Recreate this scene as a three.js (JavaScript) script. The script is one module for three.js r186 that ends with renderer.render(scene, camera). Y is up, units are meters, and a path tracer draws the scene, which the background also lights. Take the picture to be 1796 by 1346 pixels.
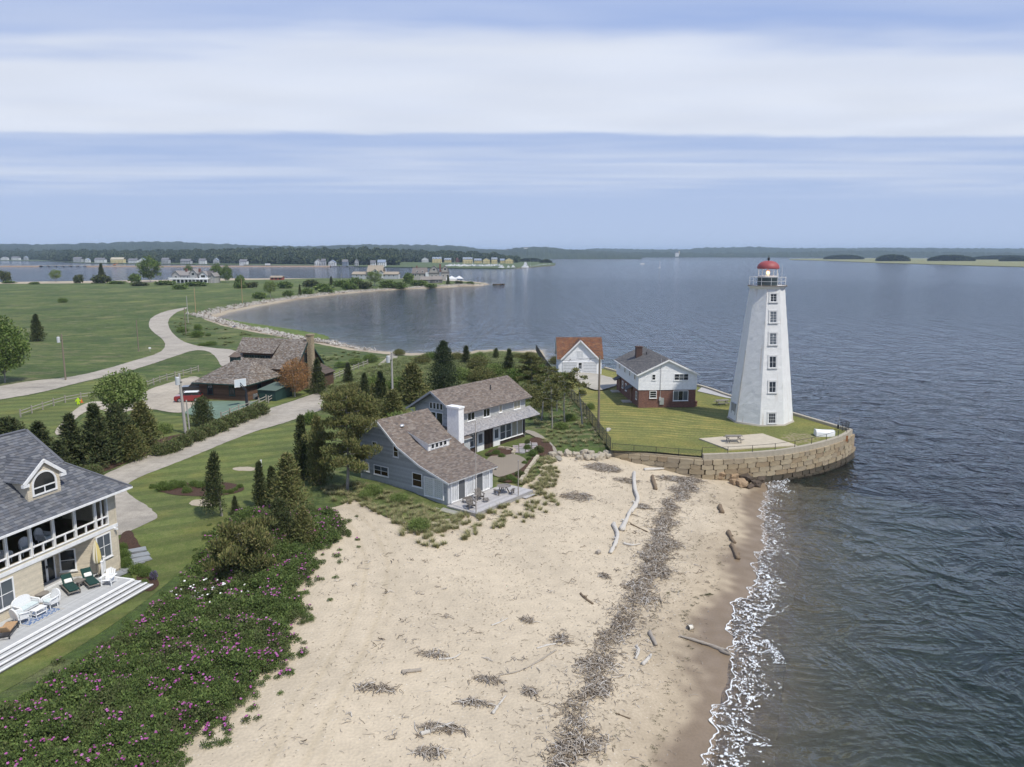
import * as THREE from 'three';
import { mergeGeometries } from 'three/addons/utils/BufferGeometryUtils.js';
import { RoundedBoxGeometry } from 'three/addons/geometries/RoundedBoxGeometry.js';
import { MarchingCubes } from 'three/addons/objects/MarchingCubes.js';
import { createNoise2D, createNoise3D } from 'simplex-noise';

// ---------------------------------------------------------------- camera, sky, sun, exposure
const scene = new THREE.Scene();
const FOCAL = 1366, EYE = 24.5, HORIZON = 443, IMG_W = 1796, IMG_H = 1346;
const TILT = Math.atan((IMG_H / 2 - HORIZON) / FOCAL), CT = Math.cos(TILT), ST = Math.sin(TILT);
const camera = new THREE.PerspectiveCamera(2 * Math.atan(IMG_H / 2 / FOCAL) * 180 / Math.PI, IMG_W / IMG_H, 0.5, 20000);
camera.position.set(0, EYE, 0);
camera.rotation.x = -TILT;
scene.add(camera);

const rngOf = (s) => () => { s |= 0; s = s + 0x6D2B79F5 | 0; let t = Math.imul(s ^ s >>> 15, 1 | s); t = t + Math.imul(t ^ t >>> 7, 61 | t) ^ t; return ((t ^ t >>> 14) >>> 0) / 4294967296; };
const rnd = rngOf(11);
const n2 = createNoise2D(rngOf(5)), n3 = createNoise3D(rngOf(6));
const fbm = (x, y, o = 4) => { let a = 0, s = 1, f = 1, t = 0; for (let i = 0; i < o; i++) { a += s * n2(x * f + i * 17.3, y * f - i * 9.1); t += s; s *= 0.5; f *= 2.03; } return a / t; };
const clamp = (v, a = 0, b = 1) => Math.min(b, Math.max(a, v));
const sstep = (a, b, v) => { const t = clamp((v - a) / (b - a)); return t * t * (3 - 2 * t); };
const mix = (a, b, t) => a + (b - a) * t;
const mix3 = (a, b, t) => [mix(a[0], b[0], t), mix(a[1], b[1], t), mix(a[2], b[2], t)];
const R = (d) => d * Math.PI / 180;

const SUN = new THREE.Vector3(0.42, 0.86, 0.40).normalize();
{
// a high thin cloud sheet: straight banks across the view, drawn out by the wind, the same weather all round
const W = 4096, H = 2048, px = new Float32Array(W * H * 4);
const rowSky = (el) => {                                        // clear air by height
const t = clamp(el / 90);
const a = [0.45, 0.55, 0.735], b = [0.315, 0.425, 0.715], c = [0.15, 0.265, 0.585];
return t < 0.2 ? mix3(a, b, Math.pow(t / 0.2, 0.7)) : mix3(b, c, (t - 0.2) / 0.8);
};
const cloudAt = (X, Z) => {
const wob = 0.35 * fbm(X * 0.16 + 3, Z * 0.3, 3) + 0.1 * fbm(X * 0.9, Z * 1.4 + 9, 3);
const z = Z + wob;
let c = 0.62 * sstep(9.0, 9.5, z) * (1 - sstep(10.4, 11.4, z)) * (0.6 + 0.55 * fbm(X * 0.12 + 4, Z * 0.6, 3));
c = Math.max(c, 0.92 * sstep(3.3, 4.3, z + 0.35 * fbm(X * 0.4, Z * 1.1 + 2, 4)) * (1 - sstep(6.75, 7.12, z)) * (0.93 + 0.1 * fbm(X * 0.3, Z * 0.7, 4)));
c = Math.max(c, 0.5 * clamp(0.35 + 0.9 * fbm(X * 0.18 + 8, Z * 0.55, 5)) * (1 - sstep(11.5, 16, Math.abs(z))));
return clamp(c);
};
for (let j = 0; j < H; j++) {
const el = ((j + 0.5) / H - 0.5) * Math.PI, eld = el * 180 / Math.PI, base = rowSky(Math.max(0, eld));
for (let i = 0; i < W; i++) {
const k = (j * W + i) * 4;
let c = base;
if (eld > 0.3) {
const az = ((i + 0.5) / W - 0.5) * 2 * Math.PI;
const dx = Math.cos(el) * Math.cos(az), dz = Math.cos(el) * Math.sin(az), dy = Math.sin(el);
const q = Math.min(1 / dy, 60);
const cl = eld > 3 ? cloudAt(dx * q, -dz * q) : 0;
const bright = 0.98 + 0.035 * (eld > 3 ? n2(dx * q * 0.7, dz * q * 0.8) : 0);
c = mix3(base, [0.72 * bright, 0.765 * bright, 0.855 * bright], cl);
}
px[k] = c[0]; px[k + 1] = c[1]; px[k + 2] = c[2]; px[k + 3] = 1;
}
}
const sky = new THREE.DataTexture(px, W, H, THREE.RGBAFormat, THREE.FloatType);
sky.mapping = THREE.EquirectangularReflectionMapping; sky.magFilter = THREE.LinearFilter; sky.needsUpdate = true;
scene.background = sky; scene.environment = sky;
}
const sun = new THREE.DirectionalLight(new THREE.Color(1, 0.95, 0.855), 3.7);
sun.position.copy(SUN).multiplyScalar(300); sun.target.position.set(0, 0, -110);
sun.position.add(sun.target.position);
sun.castShadow = true; sun.shadow.radius = 4; sun.shadow.mapSize.set(4096, 4096);
Object.assign(sun.shadow.camera, { left: -170, right: 170, top: 170, bottom: -170, near: 10, far: 900 });
scene.add(sun, sun.target);
scene.fog = new THREE.FogExp2(new THREE.Color(0.6, 0.78, 1.0), 0.000085);

const renderer = new THREE.WebGLRenderer({ antialias: true });
renderer.toneMapping = THREE.LinearToneMapping;
renderer.toneMappingExposure = 1.1;
renderer.shadowMap.enabled = true;

// ---------------------------------------------------------------- helpers
const V = (x, y, z) => new THREE.Vector3(x, y, z);
// a surveyed point: where the sight line through a photo pixel meets a level surface of height e
function G(px, py, e = 3) {
const x = (px - IMG_W / 2) / FOCAL, y = -(py - IMG_H / 2) / FOCAL;
const dy = y * CT - ST, dz = -(CT + y * ST), t = (e - EYE) / dy;
return [x * t, dz * t];
}
const usedNames = new Map();
function numbered(name) { const k = usedNames.get(name) || 0; usedNames.set(name, k + 1); return k ? `${name}_${String(k).padStart(3, '0')}` : name; }
function tag(o, label, category, group, kind) {
if (label) o.userData.label = label;
if (category) o.userData.category = category;
if (group) o.userData.group = group;
if (kind) o.userData.kind = kind;
return o;
}
function thing(name, label, category, [x, y, z] = [0, 0, 0], turn = 0, group) {
const o = new THREE.Group(); o.name = numbered(name); o.position.set(x, y, z); o.rotation.y = turn; scene.add(o);
return tag(o, label, category, group);
}
function part(name, geo, mat, parent = scene) {
const m = new THREE.Mesh(Array.isArray(geo) ? merge(geo) : geo, mat);
m.name = parent === scene ? numbered(name) : name; m.castShadow = m.receiveShadow = true; parent.add(m); return m;
}
function struct(name, geo, mat) { const m = part(name, geo, mat); m.userData.kind = 'structure'; return m; }
function dup(root, pos, turn, label, group, scale) {
const r = root.clone(); r.name = numbered(root.name.replace(/_\d{3}$/, '')); scene.add(r);
r.userData = { ...root.userData };
if (pos) r.position.set(...pos); if (turn !== undefined) r.rotation.y = turn;
if (label) r.userData.label = label; if (group) r.userData.group = group;
if (scale) Array.isArray(scale) ? r.scale.set(...scale) : r.scale.setScalar(scale);
return r;
}
function merge(list) {
const anyColor = list.some((g) => g.attributes.color);
return mergeGeometries(list.map((g) => {
g = g.index ? g.toNonIndexed() : g;
for (const k of Object.keys(g.attributes)) if (!['position', 'normal', 'uv', 'color'].includes(k)) g.deleteAttribute(k);
if (!g.attributes.uv) g.setAttribute('uv', new THREE.BufferAttribute(new Float32Array(g.attributes.position.count * 2), 2));
if (!g.attributes.normal) g.computeVertexNormals();
if (anyColor && !g.attributes.color) g.setAttribute('color', new THREE.BufferAttribute(new Float32Array(g.attributes.position.count * 3).fill(1), 3));
return g;
}));
}
// box between two corners, uv in metres
function bx(x0, x1, y0, y1, z0, z1) {
const w = x1 - x0, h = y1 - y0, d = z1 - z0, g = new THREE.BoxGeometry(w, h, d), uv = g.attributes.uv;
const s = [[d, h], [d, h], [w, d], [w, d], [w, h], [w, h]];
for (let i = 0; i < 24; i++) { const [a, b] = s[i >> 2]; uv.setXY(i, uv.getX(i) * a + x0, uv.getY(i) * b + y0); }
return g.translate((x0 + x1) / 2, (y0 + y1) / 2, (z0 + z1) / 2);
}
function rbx(w, h, d, r, x = 0, y = 0, z = 0, seg = 2) { return new RoundedBoxGeometry(w, h, d, seg, r).translate(x, y, z); }
// bar of rectangular section between two points
function bar(p, q, w, h = w, roll = 0) {
p = V(...p); q = V(...q); const d = q.clone().sub(p), L = d.length(); d.normalize();
const g = bx(-w / 2, w / 2, 0, L, -h / 2, h / 2);
if (roll) g.rotateY(roll);
let side = Math.abs(d.y) > 0.99 ? V(1, 0, 0) : V(0, 1, 0).cross(d).normalize();
const f = d.clone(), up = side.clone().cross(f);
const m = new THREE.Matrix4().makeBasis(side, f, up.negate().negate()); m.setPosition(p);
return g.applyMatrix4(m);
}
function cyl(p, q, r0, r1 = r0, n = 8, open = false) {
p = V(...p); q = V(...q); const d = q.clone().sub(p), L = d.length();
const g = new THREE.CylinderGeometry(r1, r0, L, n, 1, open); g.translate(0, L / 2, 0);
g.applyQuaternion(new THREE.Quaternion().setFromUnitVectors(V(0, 1, 0), d.normalize())); return g.translate(p.x, p.y, p.z);
}
function tube(pts, r, n = 6, seg = pts.length * 3) { return new THREE.TubeGeometry(new THREE.CatmullRomCurve3(pts.map((p) => V(...p))), seg, r, n, false); }
// tapering limb along points with a radius each
function limb(pts, rad, n = 6, rough = 0, rr = rnd) {
const pos = [], idx = [], uv = [];
let len = 0;
for (let i = 0; i < pts.length; i++) {
const p = V(...pts[i]), a = V(...pts[Math.max(0, i - 1)]), b = V(...pts[Math.min(pts.length - 1, i + 1)]), d = b.sub(a).normalize();
const s = (Math.abs(d.y) > 0.9 ? V(1, 0, 0) : V(0, 1, 0)).cross(d).normalize(), t = d.clone().cross(s);
if (i) len += V(...pts[i]).distanceTo(V(...pts[i - 1]));
for (let k = 0; k <= n; k++) { const a2 = k / n * 2 * Math.PI, q = rad[i] * (1 + rough * (n3(p.x * 3 + Math.cos(a2), p.y * 3 + Math.sin(a2), p.z * 3))); const v = p.clone().addScaledVector(s, Math.cos(a2) * q).addScaledVector(t, Math.sin(a2) * q); pos.push(v.x, v.y, v.z); uv.push(k / n, len); }
}
const m = n + 1;
for (let i = 0; i < pts.length - 1; i++) for (let k = 0; k < n; k++) idx.push(i * m + k, i * m + k + 1, (i + 1) * m + k, i * m + k + 1, (i + 1) * m + k + 1, (i + 1) * m + k);
for (const [r0, o] of [[0, 1], [pts.length - 1, 0]]) { const c = pos.length / 3; pos.push(...pts[r0]); uv.push(0.5, len); for (let k = 0; k < n; k++) o ? idx.push(c, r0 * m + k + 1, r0 * m + k) : idx.push(c, r0 * m + k, r0 * m + k + 1); }
const g = new THREE.BufferGeometry(); g.setAttribute('position', new THREE.Float32BufferAttribute(pos, 3)); g.setAttribute('uv', new THREE.Float32BufferAttribute(uv, 2)); g.setIndex(idx); g.computeVertexNormals(); return g;
}
// prism: outline in xy, from z0 to z1
function prism(pts, z0, z1) {
const s = new THREE.Shape(pts.map(([x, y]) => new THREE.Vector2(x, y)));
return new THREE.ExtrudeGeometry(s, { depth: z1 - z0, bevelEnabled: false }).translate(0, 0, z0);
}
const tint = (g, c) => { const n = g.attributes.position.count, a = new Float32Array(n * 3); for (let i = 0; i < n; i++) a.set(c, i * 3); g.setAttribute('color', new THREE.BufferAttribute(a, 3)); return g; };

const ordinal = (n) => { const a = ['first', 'second', 'third', 'fourth', 'fifth', 'sixth', 'seventh', 'eighth', 'ninth', 'tenth', 'eleventh', 'twelfth', 'thirteenth', 'fourteenth', 'fifteenth', 'sixteenth', 'seventeenth', 'eighteenth', 'nineteenth']; if (n < 20) return a[n - 1]; const t = ['twent', 'thirt', 'fort'][Math.floor(n / 10) - 2]; return n % 10 ? `${t}y ${a[n % 10 - 1]}` : `${t}ieth`; };
const fromLeft = (list) => [...list].sort((a, b) => a[0] - b[0]);
// textures: tileable noise on a lattice that wraps
const hash = (x, y, s) => { let h = Math.imul(x, 374761393) ^ Math.imul(y, 668265263) ^ Math.imul(s, 974634777); h = Math.imul(h ^ h >>> 13, 1274126177); return ((h ^ h >>> 16) >>> 0) / 4294967296; };
function pn(x, y, p, s) { const xi = Math.floor(x), yi = Math.floor(y), fx = x - xi, fy = y - yi, u = fx * fx * (3 - 2 * fx), v = fy * fy * (3 - 2 * fy); const m = (a) => ((a % p) + p) % p; const a = hash(m(xi), m(yi), s), b = hash(m(xi + 1), m(yi), s), c = hash(m(xi), m(yi + 1), s), d = hash(m(xi + 1), m(yi + 1), s); return (a + (b - a) * u) * (1 - v) + (c + (d - c) * u) * v; }
function pf(u, v, f, o, s) { let a = 0, w = 1, t = 0; for (let i = 0; i < o; i++) { a += w * pn(u * f, v * f, f, s + i); t += w; w *= 0.55; f *= 2; } return a / t; }
const toS = (c) => Math.round(255 * clamp(c <= 0.0031308 ? 12.92 * c : 1.055 * Math.pow(c, 1 / 2.4) - 0.055));
function colorTex(n, fn, m = n) {          // fn(u, v) -> linear colour
const d = new Uint8Array(n * m * 4);
for (let j = 0; j < m; j++) for (let i = 0; i < n; i++) { const c = fn((i + 0.5) / n, (j + 0.5) / m), k = (j * n + i) * 4; d[k] = toS(c[0]); d[k + 1] = toS(c[1]); d[k + 2] = toS(c[2]); d[k + 3] = 255; }
const t = new THREE.DataTexture(d, n, m); t.colorSpace = THREE.SRGBColorSpace; return wrap(t);
}
function grayTex(n, fn, m = n) {
const d = new Uint8Array(n * m * 4);
for (let j = 0; j < m; j++) for (let i = 0; i < n; i++) { const c = Math.round(255 * clamp(fn((i + 0.5) / n, (j + 0.5) / m))), k = (j * n + i) * 4; d[k] = d[k + 1] = d[k + 2] = c; d[k + 3] = 255; }
return wrap(new THREE.DataTexture(d, n, m));
}
function wrap(t) { t.wrapS = t.wrapT = THREE.RepeatWrapping; t.magFilter = THREE.LinearFilter; t.minFilter = THREE.LinearMipmapLinearFilter; t.generateMipmaps = true; t.needsUpdate = true; return t; }
function rep(t, metres) { const c = t.clone(), [a, b] = Array.isArray(metres) ? metres : [metres, metres]; c.repeat.set(1 / a, 1 / b); c.needsUpdate = true; return c; }
const lin = (r, g, b) => new THREE.Color().setRGB(r, g, b);
const std = (c, roughness = 0.8, extra = {}) => new THREE.MeshStandardMaterial({ color: c ? lin(...c) : 0xffffff, roughness, ...extra });
// shared fine noises
const mottle = colorTex(512, (u, v) => { const a = 0.80 + 0.26 * pf(u, v, 6, 5, 3) + 0.14 * (pn(u * 128, v * 128, 128, 9) - 0.5); return [a, a, a].map((q) => Math.min(1, q)); });
const grainBump = grayTex(512, (u, v) => 0.5 * pf(u, v, 16, 4, 21) + 0.5 * pn(u * 256, v * 256, 256, 30));
const noisy = (c, rough = 0.85, metres = 2, bump = 0.004, extra = {}) => std(c.map((q) => q * 1.07), rough, { map: rep(mottle, metres), bumpMap: rep(grainBump, metres * 0.6), bumpScale: bump, ...extra });
// ---------------------------------------------------------------- the lie of the land
// shoreline, anticlockwise round the land: [x, z, steepness of the bank]
const SH = [];
const shore = (list, slope, e = 0) => { for (const [px, py] of list) SH.push([...G(px, py, e), slope]); };
SH.push([2, -8, 0.1]);
shore([[1215, 1400], [1240, 1346], [1262, 1250], [1288, 1150], [1281, 1095], [1290, 1056], [1314, 1048], [1326, 990], [1345, 950]], 0.105);
shore([[1340, 900], [1346, 862]], 0.125); shore([[1340, 838]], 0.19);
SH.push([34, -89.5, 1.2], [37, -92, 1.2], [33, -99, 1.2], [27, -112, 1.2], [24, -124, 1.2], [17, -143, 0.6], [8, -146, 0.4]);
shore([[950, 613], [880, 618], [800, 619], [720, 620], [650, 615], [590, 601], [560, 594], [500, 583], [440, 571], [390, 562], [378, 557], [400, 549], [450, 538], [520, 526], [600, 516], [700, 508], [790, 504], [862, 500.5]], 0.11);
shore([[850, 496], [780, 490], [690, 485], [560, 486], [440, 489], [300, 493], [140, 495.5], [0, 496.5], [-120, 497]], 0.1);
SH.push([-560, -600, 0.1], [-560, 30, 0.1], [-6, 30, 0.1]);
function shoreDist(x, z) {
let best = 1e9, slope = 0.1, inside = false;
for (let i = 0, n = SH.length; i < n; i++) {
const a = SH[i], b = SH[(i + 1) % n], dx = b[0] - a[0], dz = b[1] - a[1];
const t = clamp(((x - a[0]) * dx + (z - a[1]) * dz) / (dx * dx + dz * dz)), ex = x - a[0] - dx * t, ez = z - a[1] - dz * t, d = ex * ex + ez * ez;
if (d < best) { best = d; slope = mix(a[2], b[2], t); }
if ((a[1] > z) !== (b[1] > z) && x < (b[0] - a[0]) * (z - a[1]) / (b[1] - a[1]) + a[0]) inside = !inside;
}
best = Math.sqrt(best);
return [inside ? best : -best, slope];
}
function heightAt(x, z) {
const [d, slope] = shoreDist(x, z);
const top = mix(3.0, 1.9, sstep(-145, -225, z)) + 0.12 * n2(x * 0.02, z * 0.02) - 0.75 * (1 - sstep(11, 18, Math.hypot(x + 24, z + 40))) - 0.62 * (1 - sstep(4.5, 8.5, Math.hypot(x + 1.6, z + 66.5)));
if (d >= 0) {
const rise = d * slope;
const h = top - Math.log(1 + Math.exp((top - rise) * 4)) / 4;      // soft corner between beach and land
return h + 0.05 * sstep(1, 8, d) * (n2(x * 0.22, z * 0.22) + 0.5 * n2(x * 0.7, z * 0.7)) * (rise < top + 1 ? 1 : 0.4);
}
return Math.max(-2.6, slope > 0.3 ? d * 0.5 : d * 0.075);
}
// where the sight line of a pixel meets the land
function hit(px, py) { let e = 3, p; for (let i = 0; i < 14; i++) { p = G(px, py, e); e = mix(e, Math.max(0, heightAt(...p)), 0.7); } return p; }
const hits = (list) => list.map(([x, y]) => hit(x, y));

// ground grid: fine near, coarse far
const axis = (a, b, near0, near1, fine, grow) => { const out = [near0]; for (let v = near0, s = fine; v > a;) { v -= s; s = Math.min(s * grow, 22); out.unshift(v); } for (let v = near0; v < near1 - 1e-6;) { v += fine; out.push(v); } for (let v = near1, s = fine; v < b;) { v += s; s = Math.min(s * grow, 22); out.push(v); } return out; };
const GX = axis(-545, 330, -48, 44, 1.0, 1.07), GZ = axis(-680, 8, -148, -24, 1.0, 1.07);
const GH = GX.map((x) => GZ.map((z) => heightAt(x, z)));
const cellOf = (arr, v) => { let lo = 0, hi = arr.length - 2; while (lo < hi) { const m = lo + hi + 1 >> 1; if (arr[m] <= v) lo = m; else hi = m - 1; } return lo; };
function groundAt(x, z) {                                        // height on the built surface
const i = cellOf(GX, x), j = cellOf(GZ, z), u = clamp((x - GX[i]) / (GX[i + 1] - GX[i])), v = clamp((z - GZ[j]) / (GZ[j + 1] - GZ[j]));
const a = GH[i][j], b = GH[i + 1][j], c = GH[i][j + 1], d = GH[i + 1][j + 1];
return u + v < 1 ? a + (b - a) * u + (c - a) * v : d + (c - d) * (1 - u) + (b - d) * (1 - v);
}
// a sheet that follows the ground inside an outline, lifted by a little
function clipTri(poly, tri) {
let out = poly;
for (let k = 0; k < 3 && out.length; k++) {
const a = tri[k], b = tri[(k + 1) % 3], ins = (p) => (b[0] - a[0]) * (p[1] - a[1]) - (b[1] - a[1]) * (p[0] - a[0]);
const r = [];
for (let i = 0; i < out.length; i++) {
const p = out[i], q = out[(i + 1) % out.length], sp = ins(p), sq = ins(q);
if (sp >= 0) r.push(p);
if ((sp >= 0) !== (sq >= 0)) { const t = sp / (sp - sq); r.push([p[0] + (q[0] - p[0]) * t, p[1] + (q[1] - p[1]) * t]); }
}
out = r;
}
return out;
}
const inPoly = (poly, x, z) => { let c = false; for (let i = 0, j = poly.length - 1; i < poly.length; j = i++) { const a = poly[i], b = poly[j]; if ((a[1] > z) !== (b[1] > z) && x < (b[0] - a[0]) * (z - a[1]) / (b[1] - a[1]) + a[0]) c = !c; } return c; };
function smoothPoly(poly, it = 2) { for (let k = 0; k < it; k++) poly = poly.flatMap((p, i) => { const q = poly[(i + 1) % poly.length]; return [[mix(p[0], q[0], 0.25), mix(p[1], q[1], 0.25)], [mix(p[0], q[0], 0.75), mix(p[1], q[1], 0.75)]]; }); return poly; }
function raggedPoly(poly, amp, step = 0.5) { const out = []; poly.forEach((p, i) => { const q = poly[(i + 1) % poly.length], L = Math.hypot(q[0] - p[0], q[1] - p[1]), n = clamp(Math.round(L / step), 1, 60); for (let k = 0; k < n; k++) { const x = mix(p[0], q[0], k / n), z = mix(p[1], q[1], k / n); out.push([x + amp * fbm(x * 0.8, z * 0.8, 3), z + amp * fbm(x * 0.8 + 50, z * 0.8, 3)]); } }); return out; }
function drape(poly, lift, uvFn = (x, z) => [x, z], colFn, heightFn) {
const pos = [], uv = [], col = [];
let x0 = 1e9, x1 = -1e9, z0 = 1e9, z1 = -1e9;
for (const [x, z] of poly) { x0 = Math.min(x0, x); x1 = Math.max(x1, x); z0 = Math.min(z0, z); z1 = Math.max(z1, z); }
const yAt = heightFn || groundAt;
const put = (p) => { pos.push(p[0], yAt(p[0], p[1]) + lift, p[1]); uv.push(...uvFn(p[0], p[1])); if (colFn) col.push(...colFn(p[0], p[1])); };
const edge = (x, z, r) => { for (let i = 0, j = poly.length - 1; i < poly.length; j = i++) { const a = poly[i], b = poly[j]; if (Math.max(a[0], b[0]) > x - r && Math.min(a[0], b[0]) < x + r && Math.max(a[1], b[1]) > z - r && Math.min(a[1], b[1]) < z + r) return true; } return false; };
for (let i = cellOf(GX, x0); i <= cellOf(GX, x1); i++) for (let j = cellOf(GZ, z0); j <= cellOf(GZ, z1); j++) {
const A = [GX[i], GZ[j]], B = [GX[i + 1], GZ[j]], C = [GX[i], GZ[j + 1]], D = [GX[i + 1], GZ[j + 1]];
const near = edge((A[0] + B[0]) / 2, (A[1] + C[1]) / 2, Math.max(B[0] - A[0], C[1] - A[1]) * 0.51);
if (!near && !inPoly(poly, (A[0] + B[0]) / 2, (A[1] + C[1]) / 2)) continue;
for (const t of [[A, B, C], [B, D, C]]) {
if (!near) { put(t[0]); put(t[2]); put(t[1]); continue; }
const r = clipTri(poly, t);
if (r.length < 3) continue;
const vv = r.map((p) => new THREE.Vector2(p[0], p[1]));
for (const f of THREE.ShapeUtils.triangulateShape(vv, [])) {
const [p, q, s] = f.map((k) => r[k]), ar = (q[0] - p[0]) * (s[1] - p[1]) - (q[1] - p[1]) * (s[0] - p[0]);
if (Math.abs(ar) < 1e-7) continue;
if (ar > 0) { put(p); put(s); put(q); } else { put(p); put(q); put(s); }
}
}
}
const g = new THREE.BufferGeometry();
g.setAttribute('position', new THREE.Float32BufferAttribute(pos, 3)); g.setAttribute('uv', new THREE.Float32BufferAttribute(uv, 2));
const nor = new Float32Array(pos.length);
for (let k = 0; k < pos.length; k += 3) { const e = 0.6, x = pos[k], z = pos[k + 2], a = yAt(x - e, z) - yAt(x + e, z), b = yAt(x, z - e) - yAt(x, z + e), l = Math.hypot(a, 2 * e, b); nor[k] = a / l; nor[k + 1] = 2 * e / l; nor[k + 2] = b / l; }
g.setAttribute('normal', new THREE.BufferAttribute(nor, 3));
if (colFn) g.setAttribute('color', new THREE.Float32BufferAttribute(col, 3));
return g;
}

// ---- sea bed and underlying ground
const everything = [[GX[0], GZ[0]], [GX.at(-1), GZ[0]], [GX.at(-1), GZ.at(-1)], [GX[0], GZ.at(-1)]];
const sandFine = colorTex(512, (u, v) => { const a = 0.82 + 0.26 * (pf(u, v, 24, 4, 51) - 0.5) + 0.2 * (pn(u * 256, v * 256, 256, 7) - 0.5); return [a, a * 0.985, a * 0.96]; });
const sandBump = grayTex(512, (u, v) => 0.6 * pf(u, v, 20, 4, 61) + 0.4 * pf(u, v, 90, 2, 66));
const SAND = [0.468, 0.395, 0.288];
struct('ground', drape(everything, -0.02, undefined, (x, z) => { const k = 0.95 + 0.12 * fbm(x * 0.05, z * 0.05, 3), d = groundAt(x, z) < -0.05; return (d ? [0.232, 0.176, 0.115] : SAND).map((c) => c * 1.05 * k); }), std(null, 0.95, { vertexColors: true, map: rep(sandFine, 3), bumpMap: rep(sandBump, 3), bumpScale: 0.02 }));
{
const far = new THREE.PlaneGeometry(26000, 13000); far.rotateX(-Math.PI / 2); far.translate(0, -2.75, -5500);
struct('sea_floor', far, std([0.20, 0.215, 0.205], 0.95));
}

// ---- beach: one sheet of sand, dry above, damp and wet towards the water
const BX0 = -34, BX1 = 46, BZ0 = -102, BZ1 = -14;
{
const M = 320, dist = new Float32Array(M * M);
for (let j = 0; j < M; j++) for (let i = 0; i < M; i++) dist[j * M + i] = shoreDist(mix(BX0, BX1, i / (M - 1)), mix(BZ0, BZ1, j / (M - 1)))[0];
const dAt = (u, v) => { const x = clamp(u) * (M - 1.001), y = clamp(v) * (M - 1.001), i = x | 0, j = y | 0, a = x - i, b = y - j; return (dist[j * M + i] * (1 - a) + dist[j * M + i + 1] * a) * (1 - b) + (dist[(j + 1) * M + i] * (1 - a) + dist[(j + 1) * M + i + 1] * a) * b; };
// wheel tracks that come off the lane end and run down the beach
const trackA = [[600, 895], [640, 930], [662, 985], [655, 1050], [620, 1130], [560, 1230], [500, 1346]].map(([a, b]) => hit(a, b));
const trackD = (x, z) => { let m = 1e9; for (let i = 0; i < trackA.length - 1; i++) { const [ax, az] = trackA[i], [bx_, bz] = trackA[i + 1], dx = bx_ - ax, dz = bz - az, t = clamp(((x - ax) * dx + (z - az) * dz) / (dx * dx + dz * dz)), ex = x - ax - dx * t, ez = z - az - dz * t; const d = Math.hypot(ex, ez); if (d < m) m = d; } return m; };
const N = 2048, col = new Uint8Array(N * N * 4), bmp = new Uint8Array(N * N * 4), rgh = new Uint8Array(1024 * 1024 * 4);
for (let j = 0; j < N; j++) for (let i = 0; i < N; i++) {
const u = (i + 0.5) / N, v = (j + 0.5) / N, x = mix(BX0, BX1, u), z = mix(BZ0, BZ1, v), d = dAt(u, v), k = (j * N + i) * 4;
if (d < -3) { col[k] = 124; col[k + 1] = 107; col[k + 2] = 87; col[k + 3] = 255; bmp[k + 3] = 255; continue; }
const big = n2(x * 0.11, z * 0.11), midn = n2(x * 0.6 + 7, z * 0.6), fine = n2(x * 4.1, z * 4.1), speck = hash(i, j, 3);
const wetEdge = d + 0.9 * big + 0.35 * midn;
const wet = 1 - sstep(1.2, 3.0, wetEdge), damp = 1 - sstep(2.4, 7.5, wetEdge + 0.6 * fine);
let c = mix3(SAND, [0.345, 0.275, 0.185], damp * 0.75); c = mix3(c, [0.20, 0.148, 0.095], wet);
const g = 1 + 0.07 * big + 0.07 * midn + 0.06 * fine + 0.10 * (speck - 0.5);
c = c.map((q) => q * g);
if (speck > 0.9985 && d > 3) c = [0.68, 0.66, 0.62]; else if (speck < 0.0016 && d > 2) c = [0.12, 0.10, 0.075];
const td = z > -66 && x < 6 ? trackD(x, z) : 9;
const rut = (d2) => Math.exp(-Math.pow((td - d2) / 0.2, 2));
const r = Math.max(rut(0.75), rut(1.35) * 0.5);
if (r > 0.05) c = mix3(c, [c[0] * 0.93, c[1] * 0.92, c[2] * 0.89], r);
const pocks = Math.max(0, n2(x * 1.7 + 30, z * 1.7) * 0.6 + n2(x * 3.3, z * 3.3 + 11) * 0.5);
const h = 0.5 + (1 - damp) * (0.24 * pocks + 0.12 * fine + 0.05 * n2(x * 11, z * 11)) - 0.22 * r * (0.7 + 0.3 * Math.sin((x + z) * 14)) + 0.04 * (speck - 0.5);
col[k] = toS(c[0]); col[k + 1] = toS(c[1]); col[k + 2] = toS(c[2]); col[k + 3] = 255;
bmp[k] = bmp[k + 1] = bmp[k + 2] = 255 * clamp(h); bmp[k + 3] = 255;
if (!(i & 1) && !(j & 1)) { const q = ((j >> 1) * 1024 + (i >> 1)) * 4; rgh[q] = rgh[q + 1] = rgh[q + 2] = 255 * mix(0.95, 0.32, wet * (0.75 + 0.25 * midn)); rgh[q + 3] = 255; }
}
const dt = (d, n, s) => { const t = new THREE.DataTexture(d, n, n); if (s) t.colorSpace = THREE.SRGBColorSpace; t.magFilter = THREE.LinearFilter; t.needsUpdate = true; return t; };
const outline = [[-33, -15], [9, -15], ...[[1360, 1346], [1390, 1200], [1385, 1100], [1400, 1000], [1415, 900], [1400, 850]].map(([a, b]) => G(a, b, -0.2)), [32, -86.5], [10.6, -86.5], [9, -90], [-2, -88], [-24, -74], [-33, -60]];
struct('beach', drape(raggedPoly(outline, 1.1, 0.8), 0.0, (x, z) => [(x - BX0) / (BX1 - BX0), (z - BZ0) / (BZ1 - BZ0)]), std(null, 1, { map: dt(col, N, true), bumpMap: dt(bmp, N), bumpScale: 0.085, roughnessMap: dt(rgh, 1024) }));
}

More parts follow.
